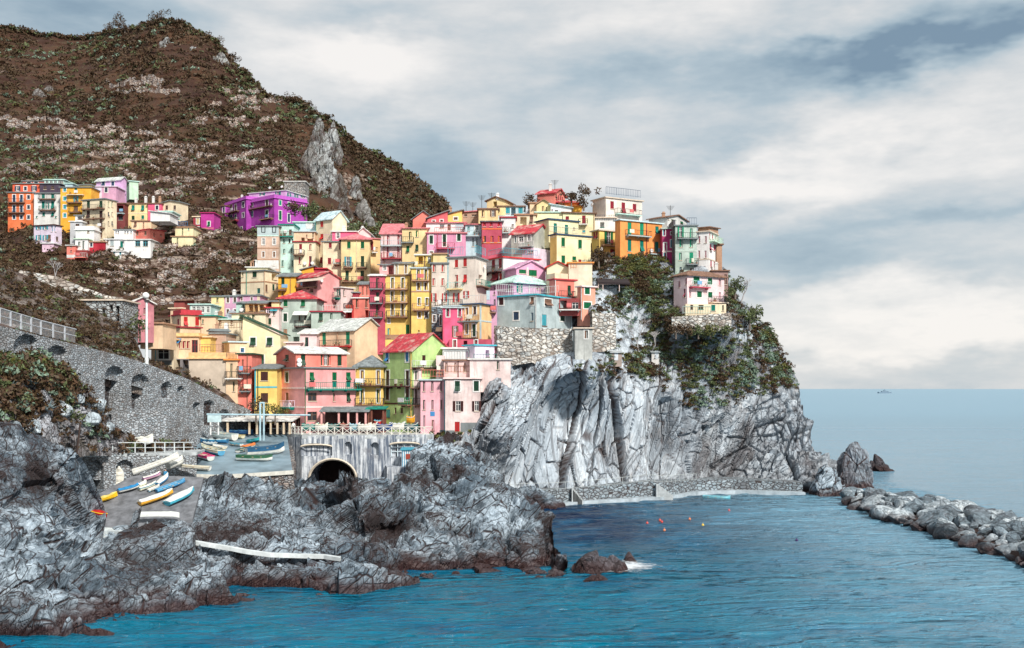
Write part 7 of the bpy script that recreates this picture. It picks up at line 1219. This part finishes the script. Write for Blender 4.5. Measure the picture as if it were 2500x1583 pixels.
# left bank, slope and wall foot
C, X, Y = pick(BANK, lambda x, y: blobw(x, y, 60, 910, 90, 45) * 1.6 + blobw(x, y, 160, 930, 40, 30) + blobw(x, y, 120, 1000, 120, 25) * .4 + blobw(x, y, 440, 1010, 30, 30) + .03, 700, 21); sel = np.where(Y < 925, msel(r_, len(C), [.35, .4, .2, .05]), msel(r_, len(C), [.75, .15, .1, 0])); scrub('undergrowth', 'dark undergrowth with grey green tops on the roadside bank', C, r_.uniform(.4, 1.1, len(C)), sel, .3, 46, 22)
C, X, Y = pick(SLOPE, lambda x, y: np.where(x < 330, 1., .1), 1100, 23); scrub('brush', 'dry brown brush on the slope above the road wall', C, r_.uniform(.3, .8, len(C)), msel(r_, len(C), [.88, .08, .02, .02]), .3, 34, 24)
C, X, Y = pick(HEAD, lambda x, y: blobw(x, y, 1095, 1070, 30, 10), 60, 27); scrub('weeds', 'tufts of dry weeds at the foot of the flaking pink house', C, r_.uniform(.2, .5, len(C)), msel(r_, len(C), [.6, .2, .1, .1]), .4, 30, 28)
# skyline roof garden between the top houses
def bush(px, py, D, r, label, sel=0, n=420, name='bush', cat='bush', hgt=1.0, tr=True, trunk=1.2):
    p = P3(px, py, D); t = thing(name, p - np.array([0, 0, trunk]), label, cat); rg = np.random.default_rng(int(px + py * 7)); o_ = p - np.array([0, 0, trunk]); c_ = MB()
    c_.tube(o_ - np.array([0, 0, .6]), p, .12 * r, .07 * r, 7)
    for i in range(6): a = rg.uniform(0, 6.28); c_.tube(p - np.array([0, 0, trunk * .3]), p + np.array([math.cos(a) * r * .6, math.sin(a) * r * .6, r * hgt * rg.uniform(.1, .7)]), .05 * r, .02 * r, 5)
    c_.build('trunk', M_BARK, t, o_)
    k = 11; cc = rg.normal(size=(k, 3)) * np.array([.5, .5, .38 * hgt]) * r; ci = rg.integers(0, k, n); u = rg.normal(size=(n, 3)); u /= np.linalg.norm(u, axis=1, keepdims=True); P = cc[ci] + u * (r * .42 * rg.uniform(.5, 1.1, n))[:, None] + np.array([0, 0, r * .3 * hgt + trunk])
    a = rg.normal(size=(n, 3)); a /= np.linalg.norm(a, axis=1, keepdims=True); b = np.cross(a, rg.normal(size=(n, 3))); b /= np.linalg.norm(b, axis=1, keepdims=True); s = .17 * r ** .6 * rg.uniform(.6, 1.2, n)[:, None]
    V = np.stack([P - a * s, P + b * s * .55, P + a * s, P - b * s * .55], 1).reshape(-1, 3); mesh_np('crown', V, np.arange(n * 4).reshape(-1, 4), M_LEAF[sel], parent=t); return t
for px, py, D, r, l, s, h in [(395, 48, 468, 3.4, 'lone airy pine, tallest on the mountain top', 0, 1.1), (375, 54, 469, 2.2, 'dark pointed pine just left of the tallest one', 0, 1.6), (290, 62, 475, 3.2, 'bushy pine with a split top left of the summit', 0, 1.2), (268, 70, 478, 2.6, 'small pine at the left end of the summit group', 0, 1.1), (305, 72, 476, 2.0, 'low leaning pine beside the split top pine', 0, .9), (342, 72, 474, 1.6, 'tiny pine halfway between summit pines', 0, 1.2), (440, 58, 467, 2.2, 'wind bent pine on the right of the summit', 0, .7),
        (510, 95, 462, 3.0, 'round dark tree on the upper ridge', 0, .9), (532, 108, 460, 3.2, 'second round dark tree on the upper ridge', 0, 1.), (570, 148, 458, 3.0, 'dark tree on the ridge above the notch', 0, .9), (700, 252, 440, 3.2, 'bushy tree at the start of the lower ridge', 0, .9), (722, 256, 440, 3.6, 'tall bushy tree on the lower ridge', 0, 1.), (745, 272, 438, 3.2, 'dark tree on the lower ridge before the white rocks', 0, .9), (793, 300, 434, 3.6, 'dark tree crowning the white rock gully', 0, 1.1), (1025, 462, 425, 3.0, 'big dark tree low on the descending ridge', 0, 1.), (1080, 508, 424, 2.6, 'last dark tree where the ridge meets the roofs', 0, .9),
        (1395, 486, 204, 1.5, 'dark bushy tree behind the orange lean-to', 0, 1.1), (1425, 492, 203.5, 1.7, 'large dark tree beside the amber wall box', 0, 1.3), (1300, 490, 212, 1.2, 'bare trellis bush on the skyline terrace', 0, .8), (1290, 496, 211, 1., 'low bush on the skyline terrace', 0, .7),
        (590, 778, 172, .55, 'clipped green ball of boxwood, left of the pair', 1, 1), (602, 780, 172, .55, 'clipped green ball of boxwood, right of the pair', 1, 1), (342, 802, 143, 1.3, 'dark tree beside the footpath stair', 1, 1.2), (625, 1000, 146, 1.3, 'dark palm like tree in front of the mustard house', 0, 1.2), (648, 1005, 146.5, 1.0, 'bushy plant between mustard and rose houses', 1, 1), (672, 1006, 146, 1.1, 'olive bush over the pavilion roof', 3, .7),
        (745, 520, 279, 3.0, 'vine pergola mass beside the purple block', 1, .5), (720, 512, 280, 2.4, 'bougainvillea bush on the purple block corner', 0, .6), (1795, 705, 180, 1.5, 'round green tree right of the pink cottage', 1, 1.), (1830, 780, 184, 2.0, 'broad green tree below the pink cottage terrace', 1, .9), (1462, 632, 187, 1.8, 'rust brown bush under the small yellow house', 0, 1.), (848, 560, 225, 2.4, 'green bush behind the tall cream gabled house', 1, .7)]: bush(px, py, D, r, l, s, 500 if r > 1.4 else 260, hgt=h, name='tree' if r > 1.4 else 'bush', cat='tree' if r > 1.4 else 'bush')
for i, (px, l) in enumerate([(1650, 'first low bush under the stone terrace of the pink cottage'), (1678, 'dark low bush second under the cottage terrace'), (1705, 'green low bush in the middle under the cottage terrace'), (1735, 'olive low bush fourth under the cottage terrace'), (1765, 'last low bush under the cottage terrace')]): bush(px, 812, 173.6, 1.3, l, (0, 0, 1, 3, 1)[i], 420, hgt=.8, trunk=.5)
# bare tree and agaves
def bare(px, py, D, h, label, seed, leanx=0):
    rg = random.Random(seed); b = P3(px, py, D); t = thing('bare_tree', b, label, 'tree'); mb = MB()
    def grow(p, d, L, r, lv):
        q = p + d * L; mb.tube(p, q, r, r * .7, 5)
        if lv == 0: return
        for i in range(3 if lv > 1 else 4): nd = d + np.array([rg.uniform(-.8, .8), rg.uniform(-.6, .6), rg.uniform(-.35, .5)]); nd /= np.linalg.norm(nd); grow(q, nd, L * rg.uniform(.6, .85), r * .62, lv - 1)
    grow(b - np.array([0, 0, .3]), np.array([leanx, 0, 1.]), h * .3, .13, 4); mb.build('branches', plain((.40, .38, .38), .9), t, b)
hd = lambda x, y: float(HEAD.D(x, y)[0]) - .8
bare(1560, 862, hd(1560, 862), 6.5, 'bare grey winter tree leaning out from the cliff terrace', 3, -.15); bare(1590, 858, hd(1590, 858), 4.5, 'smaller bare tree right of the leaning one', 8, .5); bare(1810, 735, hd(1810, 740), 4.5, 'spiky bare shrub at the right edge above the sea', 5, .3); bare(135, 690, 190, 5, 'thin bare trunk below the white and lilac house', 9, .0)
def agave(rel, px, py, r, label, seed, c=(.30, .40, .42)):
    rg = random.Random(seed); b = rel.at(px, py) + np.array([0, -.5, .1]); mb = MB()
    for i in range(22):
        a = rg.uniform(0, 6.28); e = rg.uniform(.15, 1.2); d = np.array([math.cos(a) * math.cos(e), math.sin(a) * math.cos(e), math.sin(e)]); s = np.cross(d, (0, 0, 1)); s /= np.linalg.norm(s) + 1e-6; L = r * rg.uniform(.7, 1.1); m = b + d * L * .45; tip = b + d * L + np.array([0, 0, -.1 * L]); w = .11 * r
        mb.poly([b - s * w * .5, m - s * w, tip, m + s * w]); mb.poly([b - s * w * .5 - np.array([0, 0, .04]), b + s * w * .5, m + s * w - np.array([0, 0, .04]), m - s * w - np.array([0, 0, .06])])
    tag(mb.build('agave', plain(c, .6, 0, .4, 3), None, b), label, 'agave')
for i, (rel, x, y, r, l) in enumerate([(HEAD, 1542, 758, 1.0, 'grey blue agave beneath the salmon corner house slope'), (HEAD, 1552, 782, 1.1, 'agave rosette above the bare grey tree'), (HEAD, 1580, 780, .9, 'agave right of the rosette above the bare tree'), (HEAD, 1700, 880, 1.3, 'pale spiky agave in the left of the agave row'), (HEAD, 1730, 885, 1.7, 'largest pale agave on the headland slope'), (HEAD, 1752, 892, 1.1, 'small agave right of the largest one'), (HEAD, 1835, 948, 1.2, 'pale agave low on the headland near the sea edge'), (HEAD, 1798, 962, 1.0, 'lowest agave on the headland'),
        (BANK, 35, 945, 1.3, 'large grey agave at the left edge of the bank'), (BANK, 82, 942, 1.1, 'grey agave second on the bank'), (BANK, 112, 942, 1.1, 'grey agave third on the bank'), (BANK, 120, 1005, 1.4, 'pale spiky agave lower on the bank'), (BANK, 210, 990, 1.0, 'green agave near the tall pale boulder'), (BANK, 228, 1090, .1, 'x')][:13]): agave(rel, x, y, r, l, i)
# dark timber pergola on the headland slope
def pergola():
    D = hd(1500, 712); o = P3(1500, 720, D); t = thing('pergola', o, 'black roofed pergola with white posts on the headland slope', 'pergola'); c_ = MB(); a, b = P3(1459, 688, D), P3(1536, 690, D); slab_poly(c_, [(a[0], D - 1.5, a[2] - .2), (b[0], D - 1.5, b[2] - .2), (b[0], D + 3, b[2] + .9), (a[0], D + 3, a[2] + .9)], .3); c_.build('roof', plain((.02, .012, .015), .9), t, o)
    for x in (1461, 1472, 1512): c_ = MB(); c_.tube(P3(x, 712, D - 1.3), P3(x, 690, D - 1.3), .07, n=5); c_.build('post', plain((.7, .55, .5), .6), t, o)
    c_ = MB(); c_.tube(P3(1461, 694, D - 1.3), P3(1512, 694, D - 1.3), .06, n=5); c_.build('beam', plain((.7, .55, .5), .6), t, o)
    for i, (x, y, w, h, D2, c, l) in enumerate([(1505, 880, 26, 18, hd(1505, 880), (.40, .32, .28), 'small white and timber hut at the cliff top beside the bare tree'), (1600, 876, 18, 15, hd(1600, 876), (.62, .60, .58), 'little whitewashed hut right of the bare tree')]):
        a, b = P3(x - w / 2, y, D2), P3(x + w / 2, y - h, D2); t = thing('hut', a, l, 'hut'); c_ = MB(); c_.box(a[0], b[0], D2, D2 + 2.5, a[2] - 1, b[2]); c_.build('wall', plaster(c, .8), t, a); c_ = MB(); slab_poly(c_, [(a[0] - .2, D2 - .3, b[2] + .1), (b[0] + .2, D2 - .3, b[2] + .1), (b[0] + .2, D2 + 2.7, b[2] + .5), (a[0] - .2, D2 + 2.7, b[2] + .5)], .1); c_.build('roof', M_CONC, t, a); c_ = MB(); c_.box(a[0] + .5, a[0] + 1.1, D2 - .04, D2 + .02, a[2], a[2] + 1.3); c_.build('door', plain((.6, .65, .7)), t, a)
pergola()
